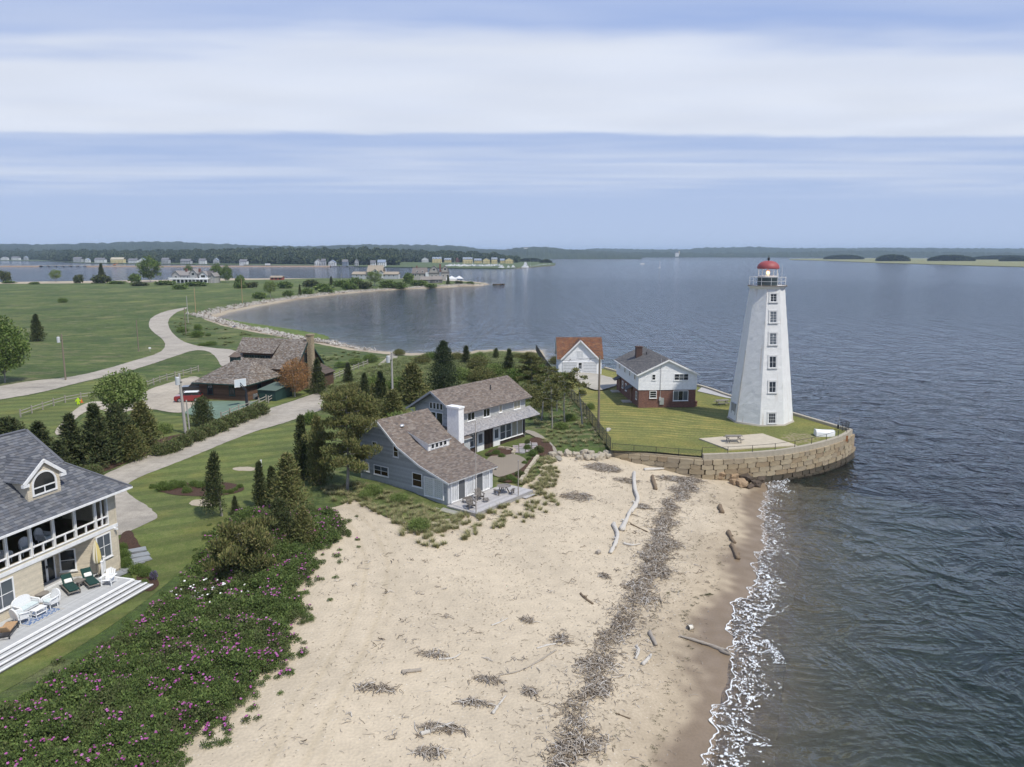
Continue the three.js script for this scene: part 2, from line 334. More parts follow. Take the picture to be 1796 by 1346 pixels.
// ---- rough grass field
const grassTile = (seed, a, b, c, f) => colorTex(512, (u, v) => { const p = pf(u, v, f, 4, seed), q = pn(u * 200, v * 120, 200, seed + 9), s = pf(u, v, f * 5, 3, seed + 4); let o = mix3(a, b, clamp((p - 0.3) * 2)); o = mix3(o, c, clamp((s - 0.52) * 3) * 0.7); const k = 0.72 + 0.56 * q; return o.map((t) => t * k); });
const fieldTex = colorTex(1024, (u, v) => { const a = pf(u, v, 6, 5, 71), b = pf(u, v * 2 % 1, 16, 4, 75), c = pf(u, v, 44, 3, 78), q = pn(u * 330, v * 330, 330, 79); let o = mix3([0.078, 0.118, 0.026], [0.138, 0.168, 0.046], clamp((a - 0.32) * 2.6)); o = mix3(o, [0.215, 0.20, 0.10], clamp((b - 0.56) * 5) * 0.75); o = mix3(o, [0.055, 0.088, 0.02], clamp((c - 0.56) * 5) * 0.8); return o.map((t) => t * (0.74 + 0.52 * q)); });
const grassBump = grayTex(512, (u, v) => 0.5 * pf(u, v, 40, 3, 83) + 0.5 * pn(u * 230, v * 230, 230, 88));
const W3 = (k) => [k, k, k];
const fieldCol = (x, z) => {
const a = fbm(x * 0.012 + 4, z * 0.022, 4), b = fbm(x * 0.05, z * 0.12 + 3, 3);
let c = mix3([0.74, 0.84, 0.68], [1.05, 1.02, 0.98], clamp(0.5 + 1.1 * a)); c = mix3(c, [1.35, 1.15, 1.25], clamp((b - 0.2) * 1.7));
return c.map((q) => q * (0.95 + 0.3 * b));
};
const veg = hits([[850, 498], [800, 500], [700, 504.5], [600, 512], [520, 521], [450, 531.5], [390, 542], [352, 552], [358, 561], [392, 572], [450, 584], [540, 600], [640, 617], [720, 624], [880, 624], [950, 618]]);
const dune = hits([[1068, 792], [960, 800], [930, 850], [900, 878], [800, 905], [720, 925], [680, 905], [620, 878], [560, 895], [540, 935], [505, 1000], [490, 1060], [450, 1160], [370, 1240], [250, 1346]]);
const fieldPoly = [[-540, -600], ...hits([[-100, 498], [0, 498], [140, 497], [300, 495], [440, 491], [560, 488.5], [690, 488], [780, 493]]), ...veg, [7.5, -141], ...dune, [-16, -20], [-540, 6]];
struct('field', drape(raggedPoly(fieldPoly, 0.9, 1.2), 0.03, undefined, fieldCol), std(null, 1, { vertexColors: true, map: rep(fieldTex, [58, 47]), bumpMap: rep(grassBump, 9), bumpScale: 0.2 }));
{
const p = raggedPoly(smoothPoly([[380, 557], [430, 566], [480, 573], [540, 582], [578, 590], [575, 597], [530, 594], [480, 586], [430, 577], [395, 569]].map(([a, b]) => G(a, b, 0.15))), 0.7, 1);
struct('salt_marsh', drape(p, 0.16, undefined, undefined, (x, z) => Math.max(0.02, groundAt(x, z) * 0.5)), std([1.15, 1.25, 0.9], 1, { map: rep(fieldTex, 9), bumpMap: rep(grassBump, 5), bumpScale: 0.15 }));
}

// ---- mown lawns
const lawnTex = grassTile(91, [0.066, 0.118, 0.022], [0.10, 0.148, 0.034], [0.155, 0.165, 0.062], 12);
const lawnTile = colorTex(512, (u, v) => { const s = Math.sin((u + 0.012 * (pn(u * 8, v * 8, 8, 3) - 0.5)) * Math.PI * 4), k = 1 + 0.11 * clamp(s * 4, -1, 1), p = pf(u, v, 14, 4, 91), q = pn(u * 240, v * 140, 240, 97), t = pf(u, v, 60, 3, 95); let o = mix3([0.092, 0.126, 0.025], [0.132, 0.158, 0.040], clamp((p - 0.3) * 2)); o = mix3(o, [0.17, 0.17, 0.066], clamp((t - 0.52) * 3) * 0.6); return o.map((c) => c * k * (0.76 + 0.48 * q)); });
const lawnMat = std(null, 1, { vertexColors: true, map: rep(lawnTile, 5.6), bumpMap: rep(grassBump, 2.5), bumpScale: 0.05 });
const lawn = (name, px, [a, b], lift) => struct(name, drape(smoothPoly(hits(px), 2), lift, (x, z) => [x * a + z * b + 0.6 * Math.sin((z * a - x * b) * 0.05), z * a - x * b], patchy), lawnMat);
const patchy = (x, z) => { const k = 1.0 + 0.22 * fbm(x * 0.09, z * 0.09, 3), y = clamp(fbm(x * 0.16 + 9, z * 0.16, 3) - 0.05) * 0.6; return [k * (1 + y), k * (1 + 0.4 * y), k * (1 + 0.15 * y)]; };
lawn('lawn', [[225, 845], [340, 799], [430, 762], [520, 740], [600, 728], [615, 760], [560, 820], [520, 850], [470, 890], [400, 920], [350, 965], [310, 1010], [240, 1068], [150, 1130], [0, 1220], [-60, 1240], [-60, 1200], [0, 1178], [120, 1110], [235, 1040], [235, 1010], [205, 985], [207, 942], [285, 906], [215, 875], [205, 860]], [0.45, 0.9], 0.05);
lawn('lawn', [[-40, 712], [0, 704], [70, 692], [130, 676], [190, 662], [250, 650], [265, 680], [245, 700], [165, 702], [100, 748], [60, 800], [-60, 800]], [0.25, 0.97], 0.05);
lawn('lawn', [[120, 760], [150, 728], [180, 716], [240, 716], [290, 728], [340, 734], [380, 736], [330, 765], [270, 790], [200, 800], [120, 800]], [0.6, 0.8], 0.05);
lawn('lawn', [[345, 703], [470, 704], [505, 678], [560, 660], [640, 632], [680, 628], [668, 648], [600, 668], [540, 694], [440, 728], [400, 736], [440, 706]], [0.5, 0.86], 0.05);

// ---- lanes, drives, pads
const chipTex = colorTex(512, (u, v) => { const a = 0.70 + 0.34 * (pf(u, v, 8, 4, 101) - 0.5) + 0.34 * (pn(u * 210, v * 210, 210, 105) - 0.5); return [a, a * 0.975, a * 0.94]; });
const roadMat = std([0.545, 0.50, 0.425], 0.95, { map: rep(chipTex, 5), bumpMap: rep(grainBump, 1.2), bumpScale: 0.02, vertexColors: true });
const roadCol = (x, z) => { const k = 0.93 + 0.2 * fbm(x * 0.11, z * 0.11, 4), p = clamp(fbm(x * 0.06 + 40, z * 0.13, 3) - 0.32) * 1.3; return [k * (1 - p * 0.5), k * (1 - p * 0.48), k * (1 - p * 0.45)]; };
const road = (name, px, m = roadMat, lift = 0.075, col = roadCol, rag = 0.12, sm = 2) => struct(name, drape(raggedPoly(smoothPoly(hits(px), sm), rag, 0.7), lift, undefined, col), m);
road('lane', [[120, 868], [185, 832], [250, 804], [340, 765], [440, 728], [540, 696], [600, 672], [655, 648], [684, 625], [686, 612], [698, 612], [697, 640], [690, 665], [640, 692], [560, 722], [505, 741], [430, 763], [340, 801], [250, 835], [226, 848], [214, 862], [284, 905], [262, 918], [212, 940], [150, 960]]);
road('road', [[-40, 686], [0, 678], [60, 668], [115, 664], [180, 650], [240, 632], [280, 620], [291, 607], [285, 595], [268, 583], [259, 571], [265, 557], [285, 547], [315, 541], [330, 539], [326, 542], [306, 549], [293, 563], [298, 580], [313, 595], [330, 604], [370, 611], [413, 614], [420, 626], [405, 645], [388, 645], [380, 628], [365, 616], [340, 614], [300, 628], [250, 645], [190, 660], [130, 674], [70, 690], [0, 702], [-40, 708]], roadMat, 0.075, roadCol, 0.15, 1);
const shellMat = std([0.60, 0.54, 0.44], 0.95, { map: rep(chipTex, 4), bumpMap: rep(grainBump, 1.2), bumpScale: 0.02, vertexColors: true });
road('driveway', [[92, 762], [108, 742], [135, 715], [165, 703], [215, 712], [245, 702], [250, 688], [300, 671], [352, 657], [358, 690], [356, 711], [330, 724], [305, 726], [255, 716], [200, 728], [168, 716], [146, 724], [122, 745], [108, 766]], shellMat, 0.09);
struct('sports_court', drape(hits([[322, 726], [345, 707], [380, 704.5], [440, 705], [452, 704], [386, 737], [350, 733]]), 0.10, undefined, (x, z) => W3(0.93 + 0.2 * fbm(x * 0.2, z * 0.2, 3))), std([0.155, 0.225, 0.165], 0.85, { vertexColors: true, map: rep(mottle, 4) }));
road('driveway', [[1000, 668], [1005, 655], [1058, 655], [1085, 648], [1090, 676], [1072, 684], [1050, 690], [1030, 684]], noisy([0.40, 0.37, 0.31], 0.95, 4, 0.01, { vertexColors: true }), 0.4, roadCol, 0.1, 1);
const mulchTex = colorTex(256, (u, v) => { const a = 0.6 + 0.9 * (pf(u, v, 30, 3, 131) - 0.4); return [0.115 * a, 0.060 * a, 0.036 * a]; });
const mulchMat = std(null, 1, { map: rep(mulchTex, 1.6), bumpMap: rep(grainBump, 0.8), bumpScale: 0.05 });
const bed = (px, lift = 0.085, e) => struct('planting_bed', drape(raggedPoly(smoothPoly(hits(px), 2), 0.1, 0.4), lift), mulchMat);
bed([[268, 858], [285, 850], [330, 848], [380, 846], [415, 850], [430, 858], [420, 866], [380, 872], [330, 872], [290, 868]]);
bed([[208, 940], [228, 930], [240, 950], [250, 965], [236, 985], [210, 995]], 0.1);
bed([[238, 1010], [262, 1005], [282, 1022], [270, 1040], [240, 1038]], 0.1);
bed([[160, 838], [200, 822], [270, 792], [330, 764], [322, 760], [260, 776], [180, 808], [120, 845]], 0.06);

for (const p of [[[405, 823], [430, 820], [460, 822], [455, 827], [420, 828]], [[328, 884], [345, 876], [392, 880], [385, 888], [345, 890]]]) struct('sand_patch', drape(raggedPoly(smoothPoly(hits(p), 2), 0.25, 0.3), 0.07), noisy([0.40, 0.34, 0.25], 1, 1, 0.02));
// ---- the bay, the sound: one sheet of water with real swell near by and ripples everywhere
const ripple = grayTex(1024, (u, v) => {
const wx = 0.05 * (pn(u * 12, v * 12, 12, 5) - 0.5), wy = 0.05 * (pn(u * 12, v * 12, 12, 8) - 0.5);
const ridge = (f, g, s) => { const a = pn((u + wx) * f, (v + wy) * g, f === g ? f : Math.max(f, g), s); return 1 - Math.abs(2 * a - 1); };
let h = 0, w = 1, t = 0;
for (const [f, s] of [[14, 1], [28, 2], [56, 3], [112, 4], [224, 6]]) { h += w * ridge(f, f, s * 7); t += w; w *= 0.62; }
return h / t;
});
const waterMat = new THREE.MeshPhysicalMaterial({ color: 0xffffff, roughness: 0.07, transmission: 1, thickness: 1, ior: 1.333, attenuationColor: lin(0.37, 0.55, 0.58), attenuationDistance: 1.5, bumpMap: ripple, bumpScale: 0.55 });
{
const xs = axis(-9000, 9000, -12, 140, 0.7, 1.13), zs = axis(-9000, 20, -150, -22, 0.7, 1.13);
// past the near part the grid opens out to the horizon
const open = (arr, lo, hi) => arr.filter((v) => v > lo && v < hi);
const X = [-12000, -8000, -5000, -3000, ...open(xs, -2000, 2000), 3000, 5000, 8000, 12000], Z = [-12000, -9000, -7000, -5500, -4200, -3200, ...open(zs, -2600, 25)];
const pos = [], uv = [], idx = [];
const wave = (x, z) => {
const near = (1 - sstep(120, 420, Math.hypot(x, z)));
if (near <= 0) return 0;
const d = x > -30 && z > -110 && x < 60 ? clamp(-shoreDist(x, z)[0], 0, 8) / 8 : 1;
return near * (0.02 + 0.055 * d) * (n2(x * 0.22 + z * 0.05, z * 0.16 - x * 0.03) + 0.5 * n2(x * 0.5 + 9, z * 0.42) + 0.22 * n2(x * 1.1, z * 1.0 + 5));
};
for (const z of Z) for (const x of X) { pos.push(x, wave(x, z), z); const q = 1 + 1.3 * sstep(90, 700, Math.hypot(x - 20, z + 90)); uv.push(x / 46 * q, z / 46 * q); }
for (let j = 0; j < Z.length - 1; j++) for (let i = 0; i < X.length - 1; i++) { const a = j * X.length + i, b = a + 1, c = a + X.length, d = c + 1; idx.push(a, c, b, b, c, d); }
const g = new THREE.BufferGeometry(); g.setAttribute('position', new THREE.Float32BufferAttribute(pos, 3)); g.setAttribute('uv', new THREE.Float32BufferAttribute(uv, 2)); g.setIndex(idx); g.computeVertexNormals();
const w = struct('water', g, waterMat); w.castShadow = false;
}
// ---------------------------------------------------------------- building kit
const white = noisy([0.78, 0.78, 0.77], 0.6, 1.5, 0.002), glassDark = new THREE.MeshPhysicalMaterial({ color: lin(0.018, 0.022, 0.026), roughness: 0.05, specularIntensity: 1 });
const glassGrey = new THREE.MeshPhysicalMaterial({ color: lin(0.10, 0.115, 0.13), roughness: 0.06 }), glassBlind = new THREE.MeshPhysicalMaterial({ color: lin(0.36, 0.34, 0.28), roughness: 0.12 });
const glassBrown = new THREE.MeshPhysicalMaterial({ color: lin(0.055, 0.035, 0.018), roughness: 0.06 });
const clearGlass = new THREE.MeshPhysicalMaterial({ color: 0xffffff, roughness: 0.02, transmission: 1, thickness: 0, ior: 1.5 });
const concrete = noisy([0.42, 0.385, 0.315], 0.95, 3, 0.012), darkMetal = std([0.035, 0.037, 0.04], 0.5, { metalness: 0.3 });
const colored = (rough = 0.9, extra = {}) => std(null, rough, { vertexColors: true, map: rep(mottle, 1.7), ...extra });
const shingleMat = colored(0.95, { bumpMap: rep(grainBump, 0.5), bumpScale: 0.006 });

// window: frame (the part) with its panes as sub-parts; faces +z, centred at c
const winCache = new Map();
function win(parent, c, turn, w, h, o = {}) {
const { cols = 1, rows = 1, f = 0.075, mu = 0.035, mat = white, pane = glassDark, sill = true, name = 'window' } = o;
const key = [w, h, cols, rows, f, mu, sill].join();
if (!winCache.has(key)) {
const fr = [bx(-w / 2, w / 2, h / 2 - f, h / 2, -0.06, 0.05), bx(-w / 2, w / 2, -h / 2, -h / 2 + f, -0.06, 0.05), bx(-w / 2, -w / 2 + f, -h / 2 + f, h / 2 - f, -0.06, 0.048), bx(w / 2 - f, w / 2, -h / 2 + f, h / 2 - f, -0.06, 0.048)];
const iw = w - 2 * f, ih = h - 2 * f, panes = [];
for (let i = 1; i < cols; i++) { const x = -iw / 2 + iw * i / cols; fr.push(bx(x - mu / 2, x + mu / 2, -ih / 2, ih / 2, -0.05, 0.036)); }
for (let j = 1; j < rows; j++) { const y = -ih / 2 + ih * j / rows; fr.push(bx(-iw / 2, iw / 2, y - mu / 2, y + mu / 2, -0.05, 0.034)); }
if (sill) fr.push(bx(-w / 2 - 0.05, w / 2 + 0.05, -h / 2 - 0.05, -h / 2 - 0.001, -0.06, 0.09));
for (let i = 0; i < cols; i++) for (let j = 0; j < rows; j++) { const x0 = -iw / 2 + iw * i / cols, y0 = -ih / 2 + ih * j / rows; panes.push(bx(x0, x0 + iw / cols, y0, y0 + ih / rows, -0.012 - 0.002 * ((i + j) % 2), 0.012 + 0.002 * ((i * 3 + j) % 3))); }
winCache.set(key, [merge(fr), panes]);
}
const [fg, panes] = winCache.get(key), m = part(name, fg, mat, parent);
m.position.set(...c); m.rotation.y = turn;
panes.forEach((g, i) => part('pane', g, Array.isArray(pane) ? pane[i % pane.length] : pane, m));
return m;
}
// lapped siding: every course a board of its own; segs(y) gives the stretches of wall at that height
function siding(parent, origin, turn, y0, y1, course, segs, mats, name = 'siding_board') {
let k = 0;
for (let y = y0; y < y1 - 0.02; y += course, k++) {
const top = Math.min(y + course, y1);
for (const [a, b] of segs((y + top) / 2)) {
if (b - a < 0.1) continue;
const g = prism([[0.012, top - y + 0.01], [0, top - y + 0.01], [0, 0], [0.042, 0]], 0, b - a);
g.rotateY(Math.PI / 2).scale(1, 1, 1);                       // outline xy -> section across the wall
// prism ran along +z with section in x (out of the wall): after the turn it runs along +x with the section in -z
const p = g.attributes.position, n = g.attributes.normal;
for (let i = 0; i < p.count; i++) { p.setZ(i, -p.getZ(i)); n.setZ(i, -n.getZ(i)); }
const ar = p.array, na = n.array;
for (let i = 0; i < p.count; i += 3) for (let q = 0; q < 3; q++) { let t = ar[i * 3 + 3 + q]; ar[i * 3 + 3 + q] = ar[i * 3 + 6 + q]; ar[i * 3 + 6 + q] = t; t = na[i * 3 + 3 + q]; na[i * 3 + 3 + q] = na[i * 3 + 6 + q]; na[i * 3 + 6 + q] = t; }
const uv = g.attributes.uv; for (let i = 0; i < p.count; i++) uv.setXY(i, p.getX(i) + k * 0.37, p.getY(i) + k * 0.61);
const m = part(name, g, mats[Math.floor(hash(k, Math.floor(a * 3 + 50), 19) * mats.length)], parent);
m.position.set(origin[0] + Math.cos(turn) * a, origin[1] + y, origin[2] - Math.sin(turn) * a); m.rotation.y = turn;
}
}
}
// roof covering on a flat roof face: single shingles with stepped butts. pts: outline, first edge along the eave
function shingles(pts, expo, wide, thick, colorFn, seed = 1, jitter = 0.25) {
const r = rngOf(seed), P = pts.map((p) => V(...p)), e = P[1].clone().sub(P[0]).normalize();
let nrm = V(0, 0, 0); for (let i = 1; i < P.length - 1; i++) nrm.add(P[i].clone().sub(P[0]).cross(P[i + 1].clone().sub(P[0]))); nrm.normalize(); if (nrm.y < 0) nrm.negate();
let s = nrm.clone().cross(e); if (s.y < 0) s.negate();
const q = P.map((p) => { const d = p.clone().sub(P[0]); return [d.dot(e), d.dot(s)]; });
let b1 = Math.max(...q.map((p) => p[1])), a0 = Math.min(...q.map((p) => p[0])), a1 = Math.max(...q.map((p) => p[0]));
const half = (poly, k, v, sgn) => { const out = []; poly.forEach((p, i) => { const t = poly[(i + 1) % poly.length], dp = (p[k] - v) * sgn, dt = (t[k] - v) * sgn; if (dp >= 0) out.push(p); if ((dp >= 0) !== (dt >= 0)) { const m = dp / (dp - dt); out.push([p[0] + (t[0] - p[0]) * m, p[1] + (t[1] - p[1]) * m]); } }); return out; };
const out = [];
for (let b = 0, c = 0; b < b1; b += expo, c++) {
const band = half(half(q, 1, b, 1), 1, b + expo, -1); if (band.length < 3) continue;
for (let a = a0 - (c % 2) * wide * 0.5 - r() * wide * jitter; a < a1;) {
const w = wide * (1 + jitter * (r() - 0.5) * 2), piece = half(half(band, 0, a, 1), 0, a + w - 0.006, -1); a += w;
if (piece.length < 3) continue;
const th = thick * (0.75 + 0.5 * r()), up = (p) => P[0].clone().addScaledVector(e, p[0]).addScaledVector(s, p[1]).addScaledVector(nrm, 0.004 + th * (1 - 0.85 * (p[1] - b) / expo));
const lo = (p) => P[0].clone().addScaledVector(e, p[0]).addScaledVector(s, p[1]).addScaledVector(nrm, 0.0);
const T = piece.map(up), B = piece.map(lo), pos = [], nn = piece.length;
const flip = T[1].clone().sub(T[0]).cross(T[2].clone().sub(T[0])).dot(nrm) < 0;
const tri = (x, y, z) => { for (const v of flip ? [x, z, y] : [x, y, z]) pos.push(v.x, v.y, v.z); };
for (let i = 1; i < nn - 1; i++) tri(T[0], T[i], T[i + 1]);
for (let i = 0; i < nn; i++) { const j = (i + 1) % nn; tri(T[j], T[i], B[i]); tri(T[j], B[i], B[j]); }
const g = new THREE.BufferGeometry(); g.setAttribute('position', new THREE.Float32BufferAttribute(pos, 3));
const uvs = []; for (let i = 0; i < pos.length; i += 3) { const d = V(pos[i], pos[i + 1], pos[i + 2]).sub(P[0]); uvs.push(d.dot(e), d.dot(s)); } g.setAttribute('uv', new THREE.Float32BufferAttribute(uvs, 2));
g.computeVertexNormals(); tint(g, colorFn(r, a, b));
g.userData = { at: [piece.reduce((m, p) => m + p[0], 0) / nn, b], full: nn };
out.push(g);
}
}
return out;
}
// a flat roof face as a slab of some thickness below its outline
function slab(pts, t) {
const P = pts.map((p) => V(...p)); let n = V(0, 0, 0); for (let i = 1; i < P.length - 1; i++) n.add(P[i].clone().sub(P[0]).cross(P[i + 1].clone().sub(P[0]))); n.normalize(); if (n.y < 0) { P.reverse(); n.negate(); }
const Q = P.map((p) => p.clone().addScaledVector(n, -t)), pos = [], tri = (...v) => v.forEach((p) => pos.push(p.x, p.y, p.z));
for (let i = 1; i < P.length - 1; i++) { tri(P[0], P[i], P[i + 1]); tri(Q[0], Q[i + 1], Q[i]); }
for (let i = 0; i < P.length; i++) { const j = (i + 1) % P.length; tri(P[i], Q[i], Q[j]); tri(P[i], Q[j], P[j]); }
const g = new THREE.BufferGeometry(); g.setAttribute('position', new THREE.Float32BufferAttribute(pos, 3)); g.computeVertexNormals(); return g;
}
// a whole roof: slabs are the part, shingles joined as its stuff
function roofOf(parent, faces, under, t, expo, wide, thick, colorFn, seed, keep) {
const roof = part('roof', merge(faces.map((f) => slab(f, t))), under, parent);
const all = faces.flatMap((f, i) => (f.plain ? [] : shingles(f, expo, wide, thick, colorFn, seed + i)));
if (all.length) { const c = part('shingle_courses', merge(all), shingleMat, roof); c.userData.kind = 'stuff'; }
return roof;
}
const pick = (list, spread = 0.12) => (r) => { const c = list[Math.floor(r() * list.length)], k = 1 - spread / 2 + spread * r(); return c.map((q) => q * k); };

// ================================================================ the lighthouse
{
const cx = 32.15, cz = -98.7, base = 3.12;
const L = thing('lighthouse', 'tall white octagonal lighthouse tower with red domed lantern on the grassy point', 'lighthouse', [cx, base, cz], R(-18) );
const limewash = std([0.93, 0.93, 0.92], 0.85, { map: colorTex(1024, (u, v) => {
// painted rubble: pale patches where coats flaked, grey weathering runs below sills, rust drips
let k = 0.80 + 0.08 * (pf(u, v, 24, 4, 201) - 0.5) + 0.06 * (pn(u * 200, v * 200, 200, 207) - 0.5), c = [k, k, k * 0.985];
const run = pf(u * 6 % 1, v, 12, 3, 211), worn = pf(u, v, 7, 5, 215), streak = pn(u * 160, v * 6, 160, 222);
c = mix3(c, [0.48, 0.47, 0.43], clamp((worn - 0.6) * 4.5) * clamp(streak * 1.5 - 0.15) * 0.8);
const rust = clamp((pn(u * 64, v * 4, 64, 230) - 0.80) * 6) * clamp((pf(u, v, 9, 3, 231) - 0.42) * 5);
return mix3(c, [0.42, 0.27, 0.12], rust * 0.4);
}), bumpMap: rep(grainBump, 0.25), bumpScale: 0.05 });
const N = 8, r0 = 4.05, r1 = 2.12, hT = 17.0, ang = (k) => (k * Math.PI * 2) / N;     // corner 0 towards +z
const corner = (k, r) => [Math.sin(ang(k)) * r, Math.cos(ang(k)) * r];
// each face: wall with real window openings would need a hollow shaft; the windows stand in shallow reveals
const tower = [];
const rows = 34;
{
const pos = [], uv = [];
for (let k = 0; k < N; k++) for (let j = 0; j < rows; j++) {
const ha = hT * j / rows, hb = hT * (j + 1) / rows, ra = mix(r0, r1, j / rows), rb = mix(r0, r1, (j + 1) / rows);
const M = 6, P = (s, r, h) => { const [ax, az] = corner(k, r), [bx2, bz] = corner(k + 1, r); const x = mix(ax, bx2, s), z = mix(az, bz, s), d = 0.02 * n3(x * 1.7, h * 1.7, z * 1.7) + 0.008 * n3(x * 6, h * 6, z * 6), q = 1 + d / Math.hypot(x, z); return [x * q, h, z * q]; };
for (let s = 0; s < M; s++) {
const a = P(s / M, ra, ha), b = P((s + 1) / M, ra, ha), c = P((s + 1) / M, rb, hb), d = P(s / M, rb, hb);
pos.push(...a, ...b, ...c, ...a, ...c, ...d);
const U = (s2) => (k + s2) / N, Vv = (h) => h / hT;
uv.push(U(s / M), Vv(ha), U((s + 1) / M), Vv(ha), U((s + 1) / M), Vv(hb), U(s / M), Vv(ha), U((s + 1) / M), Vv(hb), U(s / M), Vv(hb));
}
}
const g = new THREE.BufferGeometry(); g.setAttribute('position', new THREE.Float32BufferAttribute(pos, 3)); g.setAttribute('uv', new THREE.Float32BufferAttribute(uv, 2)); g.computeVertexNormals(); tower.push(g);
}
part('tower', tower, limewash, L);
part('foundation', new THREE.CylinderGeometry(4.12, 4.3, 0.5, 8).rotateY(0).translate(0, -0.06, 0), concrete, L);
// windows up the face right of the near corner
const fa = Math.PI / 8, slope = Math.atan((r0 - r1) * Math.cos(fa) / hT);
[[0.98, 0.9, 1.25, 3, 3], [4.85, 0.88, 1.35, 2, 2], [7.95, 0.88, 1.4, 2, 2], [10.8, 0.88, 1.42, 2, 4], [13.5, 0.86, 1.38, 2, 4], [15.85, 0.82, 0.98, 2, 3]].forEach(([h, w, hh, c, r], i) => {
const ap = mix(r0, r1, h / hT) * Math.cos(fa), d = ap - 0.03 + 0.02;
const b = part('window_reveal', [bx(-w / 2 - 0.17, w / 2 + 0.17, hh / 2, hh / 2 + 0.2, -0.3, 0.09), bx(-w / 2 - 0.2, w / 2 + 0.2, -hh / 2 - 0.13, -hh / 2, -0.3, 0.15), bx(-w / 2 - 0.17, -w / 2, -hh / 2, hh / 2, -0.3, 0.085), bx(w / 2, w / 2 + 0.17, -hh / 2, hh / 2, -0.3, 0.085)], limewash, L);
b.position.set(Math.sin(fa) * d, h, Math.cos(fa) * d); b.rotation.set(-slope, fa, 0, 'YXZ');
const wdw = win(L, [Math.sin(fa) * (d + 0.01), h, Math.cos(fa) * (d + 0.01)], fa, w, hh, { cols: c, rows: r, f: 0.045, mu: 0.025, sill: false, pane: i === 3 || i === 4 ? glassGrey : glassDark });
wdw.rotation.set(-slope, fa, 0, 'YXZ');
});
// door on the far left face, conduit up the corner
const fd = -Math.PI / 8 * 3, dd = r0 * 0.955 * Math.cos(fa);
const door = part('door', [bx(-0.55, 0.55, 0, 2.1, -0.25, 0.04), bx(-0.7, -0.55, 0, 2.2, -0.25, 0.09), bx(0.55, 0.7, 0, 2.2, -0.25, 0.09), bx(-0.7, 0.7, 2.1, 2.28, -0.25, 0.1)], noisy([0.30, 0.31, 0.31], 0.7, 1, 0.003), L);
door.position.set(Math.sin(fd) * dd, 0, Math.cos(fd) * dd); door.rotation.y = fd;
const cAt = (h, o) => { const r = mix(r0, r1, h / hT) + o; return [Math.sin(-Math.PI / 4) * r, h, Math.cos(-Math.PI / 4) * r]; };
part('conduit', [cyl(cAt(0.2, 0.05), cAt(9.2, 0.05), 0.035, 0.035, 6), cyl(cAt(1, 0.08), cAt(5.2, 0.08), 0.06, 0.05, 6)], noisy([0.34, 0.33, 0.31], 0.8, 1), L);
// gallery
part('gallery_deck', [new THREE.CylinderGeometry(2.38, 2.3, 0.16, 32).translate(0, hT + 0.2, 0), new THREE.CylinderGeometry(2.28, 2.14, 0.2, 8).rotateY(0).translate(0, hT + 0.02, 0)], white, L);
part('gallery_rim', new THREE.TorusGeometry(2.36, 0.05, 6, 40).rotateX(Math.PI / 2).translate(0, hT + 0.29, 0), noisy([0.20, 0.15, 0.10], 0.9, 0.6), L);
const railMat = std([0.62, 0.63, 0.63], 0.5), gy = hT + 0.28;
for (const h of [0.55, 1.05]) part('gallery_rail', new THREE.TorusGeometry(2.22, 0.022, 6, 48).rotateX(Math.PI / 2).translate(0, gy + h, 0), railMat, L);
const postG = cyl([0, 0, 0], [0, 1.06, 0], 0.026, 0.026, 6);
for (let k = 0; k < 12; k++) { const m = part('rail_post', postG, railMat, L); m.position.set(Math.sin(k * Math.PI / 6 + 0.2) * 2.22, gy, Math.cos(k * Math.PI / 6 + 0.2) * 2.22); }
// lantern
part('lantern_base', new THREE.CylinderGeometry(1.22, 1.22, 1.1, 24).translate(0, gy + 0.55, 0), std([0.03, 0.045, 0.05], 0.45), L);
part('lantern_sill', new THREE.CylinderGeometry(1.27, 1.27, 0.1, 24).translate(0, gy + 1.15, 0), railMat, L);
const mull = cyl([0, 0, 0], [0, 0.95, 0], 0.03, 0.03, 6);
for (let k = 0; k < 10; k++) {
const a = k * Math.PI / 5; const m = part('mullion', mull, railMat, L); m.position.set(Math.sin(a) * 1.18, gy + 1.2, Math.cos(a) * 1.18);
const g = part('lantern_pane', bx(-0.35, 0.35, 0, 0.95, -0.004, 0.004), clearGlass, L); g.position.set(Math.sin(a + Math.PI / 10) * 1.115, gy + 1.2, Math.cos(a + Math.PI / 10) * 1.115); g.rotation.y = a + Math.PI / 10;
}
part('lens', new THREE.LatheGeometry([[0.02, 0], [0.2, 0.02], [0.26, 0.15], [0.3, 0.35], [0.26, 0.55], [0.18, 0.7], [0.02, 0.74]].map(([a, b]) => new THREE.Vector2(a, b)), 20).translate(0, gy + 1.26, 0), std([0.5, 0.52, 0.5], 0.25, { metalness: 0.2 }), L);
const lampPos = [0, gy + 1.62, 0.33];
part('lamp_bulb', new THREE.SphereGeometry(0.13, 14, 10).scale(0.8, 1.5, 0.8).translate(...lampPos), std([1, 0.8, 0.45], 0.4, { emissive: lin(1.0, 0.72, 0.32), emissiveIntensity: 1.6 }), L);
const pl = new THREE.PointLight(new THREE.Color(1, 0.8, 0.5), 4, 6); pl.position.set(0, gy + 1.62, 0.62); pl.castShadow = true; L.add(pl);
const red = noisy([0.30, 0.062, 0.062], 0.55, 1.2, 0.004);
const dome = []; for (let i = 0; i <= 12; i++) { const a = i / 12 * Math.PI / 2; dome.push(new THREE.Vector2(Math.max(0.001, 1.36 * Math.cos(a) ** 0.85), Math.sin(a) * 0.92)); }
part('dome_roof', [new THREE.LatheGeometry(dome, 32).translate(0, gy + 2.16, 0), new THREE.CylinderGeometry(1.36, 1.30, 0.1, 32).translate(0, gy + 2.13, 0)], red, L);
